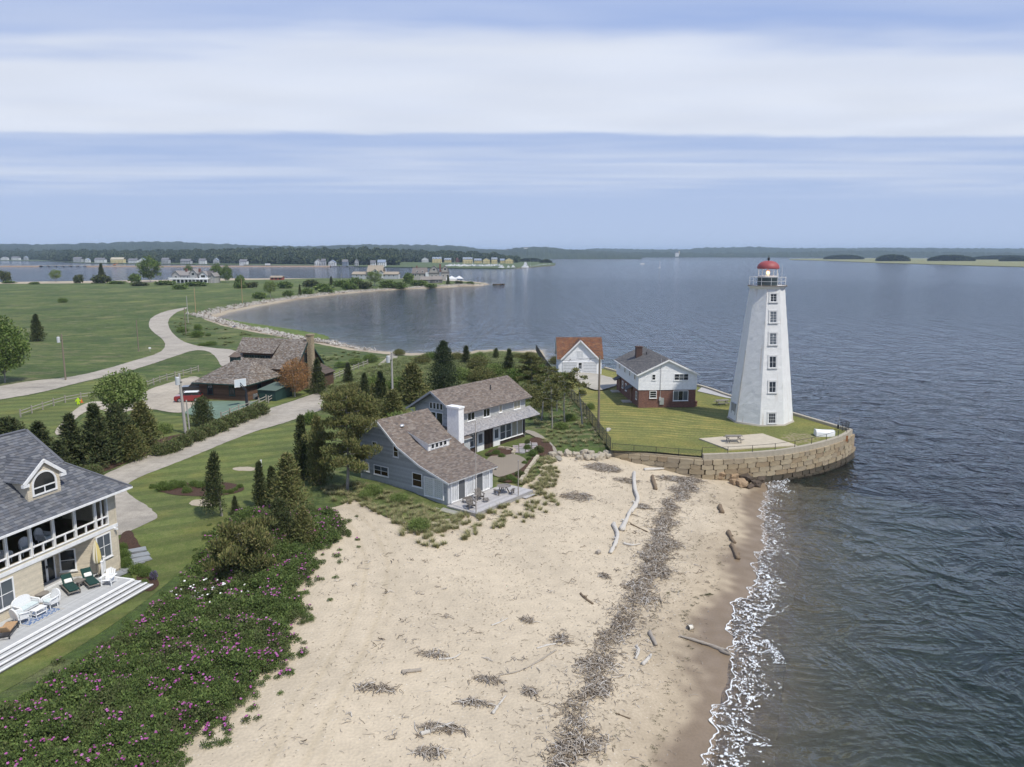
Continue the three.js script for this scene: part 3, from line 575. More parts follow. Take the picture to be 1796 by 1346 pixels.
part('vent_ball', [new THREE.SphereGeometry(0.17, 14, 10).translate(0, gy + 3.32, 0), cyl([0, gy + 3.0, 0], [0, gy + 3.25, 0], 0.13, 0.09, 10), cyl([0, gy + 3.4, 0], [0, gy + 3.75, 0], 0.05, 0.02, 8)], darkMetal, L);
part('antenna', [cyl([1.65, gy, 1.3], [1.65, gy + 2.6, 1.3], 0.03, 0.015, 6), cyl([1.2, gy - 0.1, 1.85], [1.2, gy + 1.6, 1.85], 0.045, 0.045, 8)], railMat, L);
}

// ================================================================ keeper's house: white upper floor, brick below
const brickTex = colorTex(512, (u, v) => { const row = Math.floor(v * 16), off = row % 2 ? 0.5 : 0, col = Math.floor((u * 8 + off) % 8), fx = (u * 8 + off) % 1, fy = (v * 16) % 1, m = fx < 0.045 || fy < 0.12; const k = 0.8 + 0.5 * hash(col, row, 5), n = 0.85 + 0.3 * pn(u * 90, v * 90, 90, 4); return m ? [0.20 * n, 0.155 * n, 0.125 * n] : [0.165 * k * n, 0.074 * k * n, 0.054 * k * n]; });
const brickMat = std(null, 0.92, { map: rep(brickTex, [1.76, 1.2]), bumpMap: rep(grainBump, 0.5), bumpScale: 0.004 });
{
const H = thing('keepers_house', 'two storey house with white siding above red brick on the lawn behind the lighthouse', 'house', [17.59, 3.14, -106.5], R(4));
const W = 8.15, D = 15.2, b = 2.55, e = 4.85, rg = 6.78, fnd = -0.6;
part('brick_wall', [bx(0.05, W - 0.05, fnd, b, -D, -0.05)], brickMat, H);
const sidingMats = [0.97, 1, 1.02].map((k) => noisy([0.77 * k, 0.775 * k, 0.78 * k], 0.7, 1.3, 0.002));
part('upper_wall', prism([[0, b], [W, b], [W, e], [W / 2, rg - 0.14], [0, e]], -D, 0), sidingMats[1], H);
const gable = (y) => (y < e ? [[0, W]] : [[(y - e) / (rg - 0.14 - e) * W / 2 + 0.02, W - (y - e) / (rg - 0.14 - e) * W / 2 - 0.02]]);
siding(H, [0, 0, 0], 0, b - 0.06, rg - 0.3, 0.2, gable, sidingMats);
siding(H, [0, 0, -D], -Math.PI / 2, b - 0.06, e, 0.2, () => [[0, D]], sidingMats);
part('corner_board', bx(-0.05, 0.09, b - 0.06, e, -0.04, 0.05), white, H); part('corner_board', bx(W - 0.09, W + 0.05, b - 0.06, e, -0.04, 0.05), white, H);
const o = 0.35, y0 = e - o * (rg - e) / (W / 2);
const grey = pick([[0.125, 0.12, 0.115], [0.16, 0.15, 0.14], [0.105, 0.10, 0.10]]);
roofOf(H, [[[-o, y0, 0.35], [-o, y0, -D - 0.35], [W / 2, rg, -D - 0.35], [W / 2, rg, 0.35]], [[W + o, y0, -D - 0.35], [W + o, y0, 0.35], [W / 2, rg, 0.35], [W / 2, rg, -D - 0.35]]], white, 0.12, 0.2, 0.35, 0.03, grey, 31);
for (const s of [-1, 1]) part('rake_board', bar([W / 2, rg - 0.1, 0.37], [W / 2 + s * (W / 2 + o), y0 - 0.1, 0.37], 0.04, 0.2), white, H);
part('gutter', bx(-o - 0.1, -o, y0 - 0.12, y0 - 0.02, -D - 0.3, 0.3), white, H);
win(H, [2.08, 4.3, 0.03], 0, 0.55, 0.85, { rows: 2 });
win(H, [5.98, 4.28, 0.03], 0, 2.05, 0.95, { cols: 3, rows: 2, pane: [glassDark, glassDark, glassGrey, glassGrey, glassDark, glassDark] });
win(H, [2.06, 1.85, 0], 0, 1.0, 1.05, { rows: 3 });
win(H, [5.97, 1.64, 0], 0, 2.15, 1.45, { cols: 3, pane: [glassGrey, glassDark, glassGrey] });
for (const [z, w] of [[-2.2, 0.95], [-5.6, 0.7], [-8.8, 0.95], [-12.6, 1.0]]) win(H, [-0.03, 4.1, z], -Math.PI / 2, w, 1.05, { rows: 2 });
for (const [z, w] of [[-1.4, 0.8], [-8.2, 0.9], [-10.6, 0.9]]) win(H, [0.04, 1.5, z], -Math.PI / 2, w, 1.1, { rows: 2 });
for (const z of [-4.6, -12.8]) {
const d = part('door', [bx(-0.5, 0.5, -0.1, 2.0, -0.05, 0.05)], noisy([0.20, 0.10, 0.07], 0.6, 1), H); d.position.set(0, 0, z); d.rotation.y = -Math.PI / 2;
part('porch_roof', slab([[-0.95, 1.95, z - 0.9], [-0.95, 1.95, z + 0.9], [0, 2.4, z + 0.9], [0, 2.4, z - 0.9]], 0.1), noisy([0.09, 0.09, 0.09], 0.9, 1), H);
part('porch_step', bx(-1.3, 0.02, -0.4, 0.12, z - 0.8, z + 0.8), concrete, H);
}
part('chimney', [bx(1.75, 2.65, 4.6, 7.45, -10.3, -9.4), bx(1.68, 2.72, 7.3, 7.44, -10.37, -9.33)], std([0.5, 0.6, 0.65], 0.95, { map: rep(brickTex, [1.76, 1.2]) }), H);
part('vent_pipe', cyl([3.1, 6, -8.6], [3.1, 6.75, -8.6], 0.06), darkMetal, H);
part('service_mast', [cyl([3.05, 1.0, 0.12], [3.05, 6.9, 0.12], 0.03), bx(2.9, 3.2, 1.0, 1.5, 0, 0.16)], std([0.4, 0.4, 0.4], 0.6), H);
part('garden_wall', [bx(W + 0.2, W + 0.45, -0.4, 0.55, -6, -0.7), bx(W + 0.16, W + 0.49, 0.55, 0.65, -6.04, -0.66)], brickMat, H);
part('meter_box', bx(3.0, 3.6, 0.4, 1.35, -0.04, 0.1), std([0.3, 0.32, 0.3], 0.7), H);
}

// ================================================================ white garage
{
const g = thing('garage', 'white two door garage with rust brown roof at the back of the point', 'garage', [8.25, 3.12, -136.8], 0);
const W = 7.65, D = 6.8, e = 3.0, rg = 6.25;
part('wall', [bx(0, W, -0.4, e, -D, 0), prism([[0.75, e], [W - 0.75, e], [W / 2, rg - 0.25]], -3.2, -0.002), new THREE.ExtrudeGeometry(new THREE.Shape([[0, e], [D, e], [D / 2, rg - 0.2]].map(([a, b]) => new THREE.Vector2(a, b))), { depth: W, bevelEnabled: false }).rotateY(Math.PI / 2)].map((q) => q), noisy([0.74, 0.75, 0.76], 0.7, 1.3), g);
const sm = [0.98, 1.02].map((k) => noisy([0.76 * k, 0.77 * k, 0.78 * k], 0.7, 1.3));
siding(g, [0, 0, 0], 0, 0, rg - 0.35, 0.22, (y) => (y < e ? [[0, W]] : [[0.78 + (y - e) / (rg - 0.25 - e) * (W / 2 - 0.75), W - 0.78 - (y - e) / (rg - 0.25 - e) * (W / 2 - 0.75)]]), sm);
const rust = pick([[0.20, 0.088, 0.045], [0.165, 0.075, 0.045], [0.235, 0.115, 0.06], [0.14, 0.075, 0.05]], 0.25);
const o = 0.3, y0 = e - 0.25, v0 = W / 2, hp = rg - 0.08;
const zAt = (h) => 0.35 - (h - y0) / (rg - y0) * (D / 2 + 0.35);
roofOf(g, [
[[-o, y0, 0.35], [0.5, y0, 0.35], [v0, hp, zAt(hp)], [v0, rg, -D / 2], [-o, rg, -D / 2]],
[[W - 0.5, y0, 0.35], [W + o, y0, 0.35], [W + o, rg, -D / 2], [v0, rg, -D / 2], [v0, hp, zAt(hp)]],
[[W + o, y0, -D - 0.35], [-o, y0, -D - 0.35], [-o, rg, -D / 2], [W + o, rg, -D / 2]],
[[0.5, y0 + 0.02, 0.36], [0.5, y0 + 0.02, 0.3], [v0, hp, zAt(hp)], [v0, hp, 0.42]],
[[W - 0.5, y0 + 0.02, 0.3], [W - 0.5, y0 + 0.02, 0.36], [v0, hp, 0.42], [v0, hp, zAt(hp)]]], white, 0.12, 0.2, 0.35, 0.03, rust, 41);
for (const s of [-1, 1]) part('rake_board', bar([v0, hp - 0.12, 0.44], [v0 + s * (v0 - 0.4), y0 - 0.1, 0.44], 0.05, 0.24), white, g);
const door = noisy([0.60, 0.615, 0.63], 0.55, 1.5), gap = noisy([0.22, 0.22, 0.22], 0.9, 1);
for (const x of [2.05, 5.58]) { const d = part('garage_door', bx(x - 1.15, x + 1.15, 0, 2.12, 0.03, 0.055), gap, g); part('door_frame', [bx(x - 1.3, x - 1.15, 0, 2.26, 0.03, 0.12), bx(x + 1.15, x + 1.3, 0, 2.26, 0.03, 0.12), bx(x - 1.3, x + 1.3, 2.12, 2.27, 0.03, 0.13)], white, d); for (let k = 0; k < 4; k++) part('door_panel', bx(x - 1.13, x + 1.13, 0.03 + k * 0.525, 0.51 + k * 0.525, 0.055, 0.085), door, d); part('door_lamp', [cyl([x, 2.75, 0.05], [x, 2.75, 0.2], 0.05), new THREE.SphereGeometry(0.09, 8, 6).translate(x, 2.7, 0.2)], darkMetal, g); }
win(g, [3.85, 1.55, 0.04], 0, 0.68, 1.2, { rows: 2, pane: [glassGrey, glassDark] });
const hatch = part('loft_hatch', bx(3.25, 4.35, 3.0, 4.1, 0.03, 0.06), door, g); part('hatch_trim', [bx(3.78, 3.83, 3.0, 4.1, 0.06, 0.075), bx(3.2, 4.4, 4.1, 4.17, 0.03, 0.08), bx(3.2, 4.4, 2.93, 3.0, 0.03, 0.08)], white, hatch);
part('apron', bx(0.5, W - 0.3, -0.2, 0.03, 0.1, 1.6), concrete, g);
}

// ================================================================ grey shingled beach house with two wings
const GB = [-5.65, 2.9, -66.0];
{
const H = thing('beach_house', 'grey shingled two wing beach house with brown roofs and white chimney above the sand', 'house', GB, R(-37));
const greyMats = [0.9, 1, 1.07, 1.13].map((k) => noisy([0.385 * k, 0.40 * k, 0.405 * k], 0.95, 0.9, 0.012));
const paleMats = [0.92, 1, 1.08].map((k) => noisy([0.42 * k, 0.425 * k, 0.41 * k], 0.95, 0.9, 0.012));
const brown = pick([[0.168, 0.135, 0.112], [0.205, 0.168, 0.142], [0.135, 0.112, 0.098], [0.235, 0.2, 0.17], [0.185, 0.145, 0.115]], 0.2);
const under = noisy([0.62, 0.63, 0.63], 0.7, 1.5);
// ---- front wing: gable faces +z (sea-left), long low roof comes down towards the deck (+x)
const D = 6.3, prof = [[-11.25, 4.42], [-8.5, 6.22], [-5.88, 4.1], [-3.07, 2.78], [-0.02, 1.86]];
const roofY = (x) => { for (let i = 0; i < 4; i++) if (x <= prof[i + 1][0]) { const a = prof[i], b = prof[i + 1]; return mix(a[1], b[1], (x - a[0]) / (b[0] - a[0])); } return 1.86; };
part('front_wing_wall', prism([[-11.2, -0.9], [0, -0.9], [0, 1.84], [-3.07, 2.66], [-5.88, 3.96], [-8.5, 6.02], [-11.2, 4.3]], -D, 0), greyMats[1], H);
const segs = (y) => { let a = -11.2, b = 0; if (y > 4.3) a = -11.2 + (y - 4.3) / (6.02 - 4.3) * 2.7; for (const [p, q] of [[[0, 1.84], [-3.07, 2.66]], [[-3.07, 2.66], [-5.88, 3.96]], [[-5.88, 3.96], [-8.5, 6.02]]]) if (y > p[1] && y <= q[1]) b = mix(p[0], q[0], (y - p[1]) / (q[1] - p[1])); return y > 6 ? [] : [[a, b]]; };
siding(H, [0, 0, 0], 0, -0.5, 6.0, 0.19, segs, greyMats, 'shingle_course');
part('corner_board', [bx(-0.12, 0.06, -0.3, 1.8, -0.1, 0.07)], noisy([0.42, 0.43, 0.44], 0.8, 1), H);
const oz = 0.35, F = (i, j) => [[prof[i][0], prof[i][1], oz], [prof[i][0], prof[i][1], -D - oz], [prof[j][0], prof[j][1], -D - oz], [prof[j][0], prof[j][1], oz]];
const eL = [-11.75, 4.09], eR = [0.42, 1.73];
const faces = [
[[eL[0], eL[1], -D - oz], [eL[0], eL[1], oz], [-8.5, 6.22, oz], [-8.5, 6.22, -D - oz]],
[[-5.88, 4.1, oz], [-5.88, 4.1, -D - oz], [-8.5, 6.22, -D - oz], [-8.5, 6.22, oz]],
[[-3.07, 2.78, oz], [-3.07, 2.78, -D - oz], [-5.88, 4.1, -D - oz], [-5.88, 4.1, oz]],
[[eR[0], eR[1], oz], [eR[0], eR[1], -D - oz], [-3.07, 2.78, -D - oz], [-3.07, 2.78, oz]]];
roofOf(H, faces, under, 0.13, 0.145, 0.31, 0.02, brown, 51);
const rk = [[eL[0], eL[1]], [-8.5, 6.22], [-5.88, 4.1], [-3.07, 2.78], [eR[0], eR[1]]];
for (let i = 0; i < 4; i++) part('rake_board', bar([rk[i][0], rk[i][1] - 0.1, oz + 0.02], [rk[i + 1][0], rk[i + 1][1] - 0.1, oz + 0.02], 0.05, 0.19), under, H);
part('gable_panel', prism([[-9.4, 5.35], [-7.6, 5.35], [-8.5, 5.98]], 0.035, 0.07), under, H);
// gable windows
win(H, [-9.12, 3.67, 0.04], 0, 0.7, 0.72, { rows: 2 }); win(H, [-6.3, 3.5, 0.04], 0, 0.68, 1.08, { rows: 2, pane: glassBrown });
win(H, [-8.33, 1.32, 0.04], 0, 1.96, 0.95, { cols: 2, rows: 2, pane: [glassBrown, glassGrey] }); win(H, [-10.26, 1.36, 0.04], 0, 0.56, 0.88, { rows: 2 });
win(H, [-3.65, 1.25, 0.04], 0, 1.24, 1.32, { rows: 2, pane: glassBrown });
// sliding doors with pale curtains behind clear panes
const curtainMat = noisy([0.70, 0.71, 0.70], 0.95, 0.8);
const curtain = (w, h) => { const pts = []; const n = Math.round(w * 14); for (let i = 0; i <= n; i++) pts.push([-w / 2 + w * i / n, 0.009 * Math.cos(i * 1.9)]); const g = new THREE.PlaneGeometry(w, h, n, 1), p = g.attributes.position; for (let i = 0; i < p.count; i++) p.setZ(i, pts[i % (n + 1)][1]); g.computeVertexNormals(); return g; };
const slider = (c, turn, w, h, cols, open = []) => {
const m = win(H, c, turn, w, h, { cols, f: 0.1, mu: 0.09, sill: false, pane: clearGlass, name: 'sliding_door' });
const bk = part('curtain', curtain(w - 0.16, h - 0.16).translate(0, 0, -0.028), curtainMat, m);
open.forEach((i) => part('screen', bx(-w / 2 + 0.1 + (w - 0.2) * i / cols + 0.03, -w / 2 + 0.1 + (w - 0.2) * (i + 1) / cols - 0.03, -h / 2 + 0.12, h / 2 - 0.12, 0.016, 0.026), std([0.10, 0.105, 0.11], 0.6), m));
return m;
};
slider([-1.62, 0.86, 0.07], 0, 2.36, 1.86, 2);
slider([0.07, 0.72, -1.3], Math.PI / 2, 2.0, 2.1, 2, [1]); slider([0.07, 0.76, -2.95], Math.PI / 2, 1.1, 2.04, 1); slider([0.07, 0.72, -4.78], Math.PI / 2, 2.05, 2.1, 2, [0]);
part('deck_side_wall', bx(-0.02, 0.045, -0.3, 1.7, -D, -0.02), noisy([0.5, 0.51, 0.52], 0.9, 1.2), H);
for (let k = 0; k < 8; k++) part('rafter_end', bar([0.05, 1.74, -0.2 - k * 0.84], [0.4, 1.62, -0.2 - k * 0.84], 0.07, 0.12), white, H);
// shed dormer on the low roof
const dz0 = -2.2, dz1 = -5.05;
part('dormer', [bx(-4.45, -4.3, 3.3, 4.06, dz1, dz0)].concat([dz0, dz1].map((z) => prism([[-6.75, 4.75], [-4.3, 3.3], [-4.3, 4.06]], z - 0.06, z + 0.06))), white, H);
roofOf(H, [[[-4.12, 4.09, dz0 + 0.18], [-4.12, 4.09, dz1 - 0.18], [-6.85, 4.94, dz1 - 0.18], [-6.85, 4.94, dz0 + 0.18]]], white, 0.1, 0.145, 0.31, 0.02, brown, 61);
for (let k = 0; k < 4; k++) win(H, [-4.28, 3.75, -2.72 - k * 0.58], Math.PI / 2, 0.5, 0.52, { f: 0.06, sill: false });
part('vent_hood', new THREE.SphereGeometry(0.2, 10, 6, 0, 6.3, 0, 1.6).scale(1, 0.9, 1.4).translate(-7.4, 5.4, -1.9), std([0.6, 0.6, 0.6], 0.4, { metalness: 0.6 }), H);
// ---- chimney, white above bare brick
part('chimney', [bx(-5.95, -4.45, 3.9, 6.6, -7.45, -6.68), bx(-6.02, -4.38, 6.6, 6.78, -7.52, -6.61)], noisy([0.80, 0.80, 0.79], 0.8, 0.8, 0.02), H);
part('chimney_base', [bx(-5.93, -4.47, -0.3, 3.9, -7.43, -6.69)], brickMat, H);
for (let k = 0; k < 5; k++) part('chimney_step', bx(-5.96 + k * 0.3, -5.66 + k * 0.3, 3.3 + (4 - k) * 0.16 - 0.2, 3.92, -7.46, -6.67), noisy([0.80, 0.80, 0.79], 0.8, 0.8, 0.02), H);
// ---- link between the wings
part('link_wall', bx(-10.8, -7.0, -0.5, 2.6, -11.4, -D), greyMats[2], H);
roofOf(H, [[[-6.7, 2.6, -6.4], [-6.7, 2.6, -11.4], [-11, 3.4, -11.4], [-11, 3.4, -6.4]]], under, 0.12, 0.145, 0.31, 0.02, brown, 66);
// ---- two storey wing, front faces +x
const x0 = -8.63, z0 = -11.3, L = 12.1, DW = 6.1, e2 = 5.15, r2 = 7.08;
const zz = (u) => z0 - u;
part('rear_wing_wall', [bx(x0 - DW, x0, -0.4, e2, zz(L), zz(0)), prism([[x0 - DW, e2 - 0.01], [x0, e2 - 0.01], [x0 - DW / 2, r2 - 0.25]], zz(L), zz(0) - 0.001)], paleMats[1], H);
siding(H, [x0, 0, zz(0)], Math.PI / 2, 3.7, e2 + 0.02, 0.19, () => [[0, L]], paleMats, 'shingle_course');
siding(H, [x0 - DW, 0, zz(0)], 0, -0.3, r2 - 0.3, 0.19, (y) => (y < e2 ? [[0, DW]] : [[(y - e2) / (r2 - 0.25 - e2) * DW / 2, DW - (y - e2) / (r2 - 0.25 - e2) * DW / 2]]), greyMats, 'shingle_course');
// brown vertical boards on the ground floor
const boardMats = [0.75, 1, 1.25].map((k) => noisy([0.040 * k, 0.024 * k, 0.017 * k], 0.9, 0.7, 0.006));
for (let u = 0; u < L - 0.1; u += 0.3) part('wall_board', bx(x0 + 0.005, x0 + 0.035 + 0.012 * (Math.round(u / 0.3) % 2), -0.2, 3.0, zz(u + 0.285), zz(u)), boardMats[Math.floor(hash(Math.round(u * 10), 3, 3) * 3)], H);
const ov = 0.62, er = e2 - ov * (r2 - e2) / (DW / 2) + 0.1;
roofOf(H, [[[x0 + ov, er, zz(-0.85)], [x0 + ov, er, zz(L + 0.6)], [x0 - DW / 2, r2, zz(L + 0.6)], [x0 - DW / 2, r2, zz(-0.85)]], [[x0 - DW - ov, er, zz(L + 0.6)], [x0 - DW - ov, er, zz(-0.85)], [x0 - DW / 2, r2, zz(-0.85)], [x0 - DW / 2, r2, zz(L + 0.6)]]], noisy([0.25, 0.25, 0.26], 0.9, 1), 0.13, 0.145, 0.31, 0.02, brown, 71);
for (const s of [-1, 1]) part('rake_board', bar([x0 - DW / 2, r2 - 0.1, zz(-0.87)], [x0 - DW / 2 + s * (DW / 2 + ov), er - 0.1, zz(-0.87)], 0.05, 0.2), noisy([0.30, 0.31, 0.33], 0.8, 1), H);
part('bracket', [bar([x0 - DW + 0.2, 4.0, zz(0)], [x0 - DW + 0.2 - 0.1, 4.75, zz(-0.75)], 0.1)], white, H);
// porch roof of weathered wood
const weather = pick([[0.33, 0.325, 0.33], [0.40, 0.39, 0.39], [0.28, 0.275, 0.285], [0.36, 0.34, 0.33]], 0.2);
roofOf(H, [[[x0 + 1.55, 2.85, zz(-0.9)], [x0 + 1.55, 2.85, zz(L + 0.9)], [x0 + 0.02, 3.68, zz(L + 0.9)], [x0 + 0.02, 3.68, zz(-0.9)]]], noisy([0.2, 0.19, 0.19], 0.9, 1), 0.1, 0.13, 0.2, 0.025, weather, 81);
part('porch_floor', bx(x0, x0 + 1.7, -0.1, 0.06, zz(L + 0.3), zz(-1)), noisy([0.27, 0.26, 0.25], 0.9, 1.2), H);
const Q = Math.PI / 2, xf = x0 + 0.06;
win(H, [xf, 4.42, zz(2.15)], Q, 1.26, 1.3, { cols: 2 }); win(H, [xf, 4.37, zz(4.78)], Q, 1.24, 1.3, { cols: 2 }); win(H, [xf, 4.4, zz(7.3)], Q, 0.64, 1.2, { pane: glassBlind }); win(H, [xf, 4.33, zz(10.4)], Q, 1.36, 1.25, { cols: 2, pane: glassBlind });
win(H, [xf, 1.52, zz(2.0)], Q, 1.2, 1.4, { rows: 2, pane: glassGrey });
for (const [u, gl] of [[3.65, glassGrey], [6.5, glassGrey]]) { const d = part('door', bx(-0.5, 0.5, 0, 2.15, 0, 0.06), white, H); d.position.set(xf, 0.06, zz(u)); d.rotation.y = Q; part('door_frame', [bx(-0.6, -0.5, 0, 2.25, -0.03, 0.08), bx(0.5, 0.6, 0, 2.25, -0.03, 0.08), bx(-0.6, 0.6, 2.15, 2.27, -0.03, 0.081)], white, d); part('door_glass', bx(-0.33, 0.33, 0.95, 1.95, 0.06, 0.07), gl, d); }
[[7.68, glassGrey], [8.78, glassGrey], [9.88, glassBlind], [10.98, glassBlind]].forEach(([u, gl]) => win(H, [xf, 1.45, zz(u)], Q, 1.06, 1.75, { rows: gl === glassGrey ? 2 : 1, pane: gl }));
// gable end windows beside the chimney
for (let k = 0; k < 4; k++) win(H, [x0 - 3.7 + k * 0.5, 5.35, zz(0) + 0.04], 0, 0.44, 0.75, { f: 0.06, sill: false });
for (let k = 0; k < 2; k++) win(H, [x0 - 3.45 + k * 0.98, 3.55, zz(0) + 0.04], 0, 0.96, 2.3, { sill: false });
for (let k = 0; k < 2; k++) win(H, [x0 - 5.6 + k * 0.7, 3.9, zz(0) + 0.04], 0, 0.68, 1.3, { sill: false });
part('vent_pipe', cyl([x0 - 1.6, 6.0, zz(7.6)], [x0 - 1.6, 6.75, zz(7.6)], 0.06), darkMetal, H);
part('wall_lamp', [cyl([0.05, 1.55, -6.4], [0.25, 1.55, -6.4], 0.03), new THREE.ConeGeometry(0.14, 0.12, 12).translate(0.3, 1.5, -6.4)], darkMetal, H);
}

// ================================================================ brown shingled cottage by the court
{
const H = thing('shingled_cottage', 'brown wood shingled cottage with hipped front wing and stone chimney beside the green court', 'house', [-46.57, 3.0, -114.28], R(-15.1));
const wallMats = [0.75, 0.9, 1.05, 1.25].map((k) => noisy([0.118 * k, 0.066 * k, 0.040 * k], 0.95, 0.8, 0.014));
const roofC = pick([[0.19, 0.165, 0.14], [0.26, 0.23, 0.20], [0.14, 0.115, 0.098], [0.22, 0.185, 0.15], [0.18, 0.135, 0.098], [0.30, 0.27, 0.24]], 0.3);
const und = noisy([0.10, 0.075, 0.06], 0.95, 1), green = noisy([0.018, 0.048, 0.042], 0.6, 1);
const W = 8.1, D = 8.6, e = 2.6;
part('wall', [bx(0, W, -0.4, e, -D, 0), bx(-0.2, 11.0, -0.4, 3.6, -16.6, -8.4), prism([[-16.6, 3.6], [-8.4, 3.6], [-12.4, 7.6]].map(([a, b]) => [a, b]), 0, 11).rotateY(-Math.PI / 2).scale(-1, 1, 1).translate(-0.2, 0, 0)], wallMats[1], H);
siding(H, [0, 0, 0], 0, -0.3, e, 0.16, () => [[0, W]], wallMats, 'shingle_course');
siding(H, [W, 0, 0], Math.PI / 2, -0.3, e, 0.16, () => [[0, D]], wallMats, 'shingle_course');
siding(H, [11.0, 0, -8.4], Math.PI / 2, -0.3, 7.4, 0.16, (y) => (y < 3.6 ? [[0, 8.2]] : [[(y - 3.6), 8.2 - (y - 3.6)]]), wallMats, 'shingle_course');
// main gable ridge runs left-right; front wing is hipped
const rz = -12.4, ry = 7.85, ez = -8.1, ey = 3.55;
const faces = [
[[-0.6, ey, ez], [11.4, ey, ez], [11.4, ry, rz], [-0.6, ry, rz]],
[[11.4, ey, -16.9], [-0.6, ey, -16.9], [-0.6, ry, rz], [11.4, ry, rz]],
[[-0.7, e - 0.1, 0.7], [W + 0.6, e - 0.1, 0.7], [6.3, 5.35, -4.1], [3.4, 5.35, -4.1]],
[[-0.7, e - 0.1, -8.9], [-0.7, e - 0.1, 0.7], [3.4, 5.35, -4.1]],
[[W + 0.6, e - 0.1, 0.7], [W + 0.6, e - 0.1, -8.9], [6.3, 5.35, -4.1]],
[[W + 0.6, e - 0.1, -8.9], [-0.7, e - 0.1, -8.9], [3.4, 5.35, -4.1], [6.3, 5.35, -4.1]]];
roofOf(H, faces, und, 0.12, 0.17, 0.26, 0.035, roofC, 91);
// long shed dormer
part('dormer_wall', [bx(1.2, 6.35, 4.2, 5.72, -9.85, -9.55)].concat([1.25, 6.3].map((x) => prism([[-9.8, 4.9], [-9.8, 5.7], [-12.1, 7.2], [-12.1, 7.0]], x - 0.06, x + 0.06).rotateY(Math.PI / 2).scale(1, 1, -1).translate(0, 0, 0).applyMatrix4(new THREE.Matrix4().makeScale(1, 1, 1)))), wallMats[0], H);
roofOf(H, [[[0.8, 5.78, -9.28], [6.75, 5.78, -9.28], [6.75, 7.55, -12.2], [0.8, 7.55, -12.2]]], und, 0.12, 0.17, 0.26, 0.035, roofC, 97);
for (let k = 0; k < 5; k++) win(H, [1.85 + k * 0.97, 5.02, -9.5], 0, 0.84, 0.86, { mat: green, cols: 2, f: 0.06 });
// cupola on the wing's peak
const cup = part('cupola', bx(2.6, 3.75, 4.9, 5.85, -5.2, -4.1), green, H);
part('cupola_roof', new THREE.ConeGeometry(1.05, 0.75, 4).rotateY(Math.PI / 4).translate(3.18, 6.2, -4.65), noisy([0.13, 0.10, 0.08], 0.95, 0.5, 0.02), cup);
for (const x of [1.85, 5.55]) win(H, [x, 1.45, 0.05], 0, 0.95, 1.55, { mat: green, cols: 2, rows: 2, f: 0.09 });
win(H, [W + 0.05, 1.45, -3.0], Math.PI / 2, 0.9, 1.4, { mat: green, cols: 2, rows: 2 });
win(H, [11.06, 5.0, -12.5], Math.PI / 2, 2.2, 1.6, { mat: green, cols: 3 });
// stone chimney, chunky
const stone = std(null, 0.95, { map: rep(colorTex(256, (u, v) => { const row = Math.floor(v * 12), a = Math.floor(u * 8 + (row % 2) * 0.5 + hash(row, 1, 2)), k = 0.65 + 0.6 * hash(a % 8, row, 9), n = 0.8 + 0.4 * pn(u * 60, v * 60, 60, 3); return [0.36 * k * n, 0.29 * k * n, 0.19 * k * n]; }), 1.6), bumpMap: rep(grainBump, 0.6), bumpScale: 0.05 });
part('chimney', [bx(11.2, 12.0, -0.3, 8.5, -13.0, -12.0), bx(11.12, 12.08, 8.5, 8.7, -13.08, -11.92)], stone, H);
// low porch wing behind the trees
part('porch_roof', slab([[11.3, 3.6, -12.6], [11.3, 3.6, -16], [14.0, 2.4, -16], [14.0, 2.4, -12.6]], 0.14), und, H);
part('porch_wall', bx(11.02, 13.7, -0.3, 2.4, -15.8, -12.9), wallMats[0], H);
// green equipment enclosure on the court side
part('enclosure', [bx(9.3, 12.1, -0.3, 1.55, -5.6, -1.0), bx(8.25, 9.2, -0.3, 1.35, -11, -5.7)], green, H);
part('enclosure_lid', slab([[9.15, 1.6, -0.85], [12.25, 1.6, -0.85], [12.25, 2.0, -5.75], [9.15, 2.0, -5.75]], 0.08), noisy([0.10, 0.14, 0.115], 0.9, 1), H);
part('fascia', [bar([-0.7, e - 0.16, 0.72], [W + 0.6, e - 0.16, 0.72], 0.05, 0.16), bar([W + 0.62, e - 0.16, 0.7], [W + 0.62, e - 0.16, -8.6], 0.05, 0.16), bar([11.42, ey - 0.1, ez], [11.42, ry - 0.1, rz], 0.06, 0.22), bar([11.42, ey - 0.1, -16.9], [11.42, ry - 0.1, rz], 0.06, 0.22)], green, H);
}
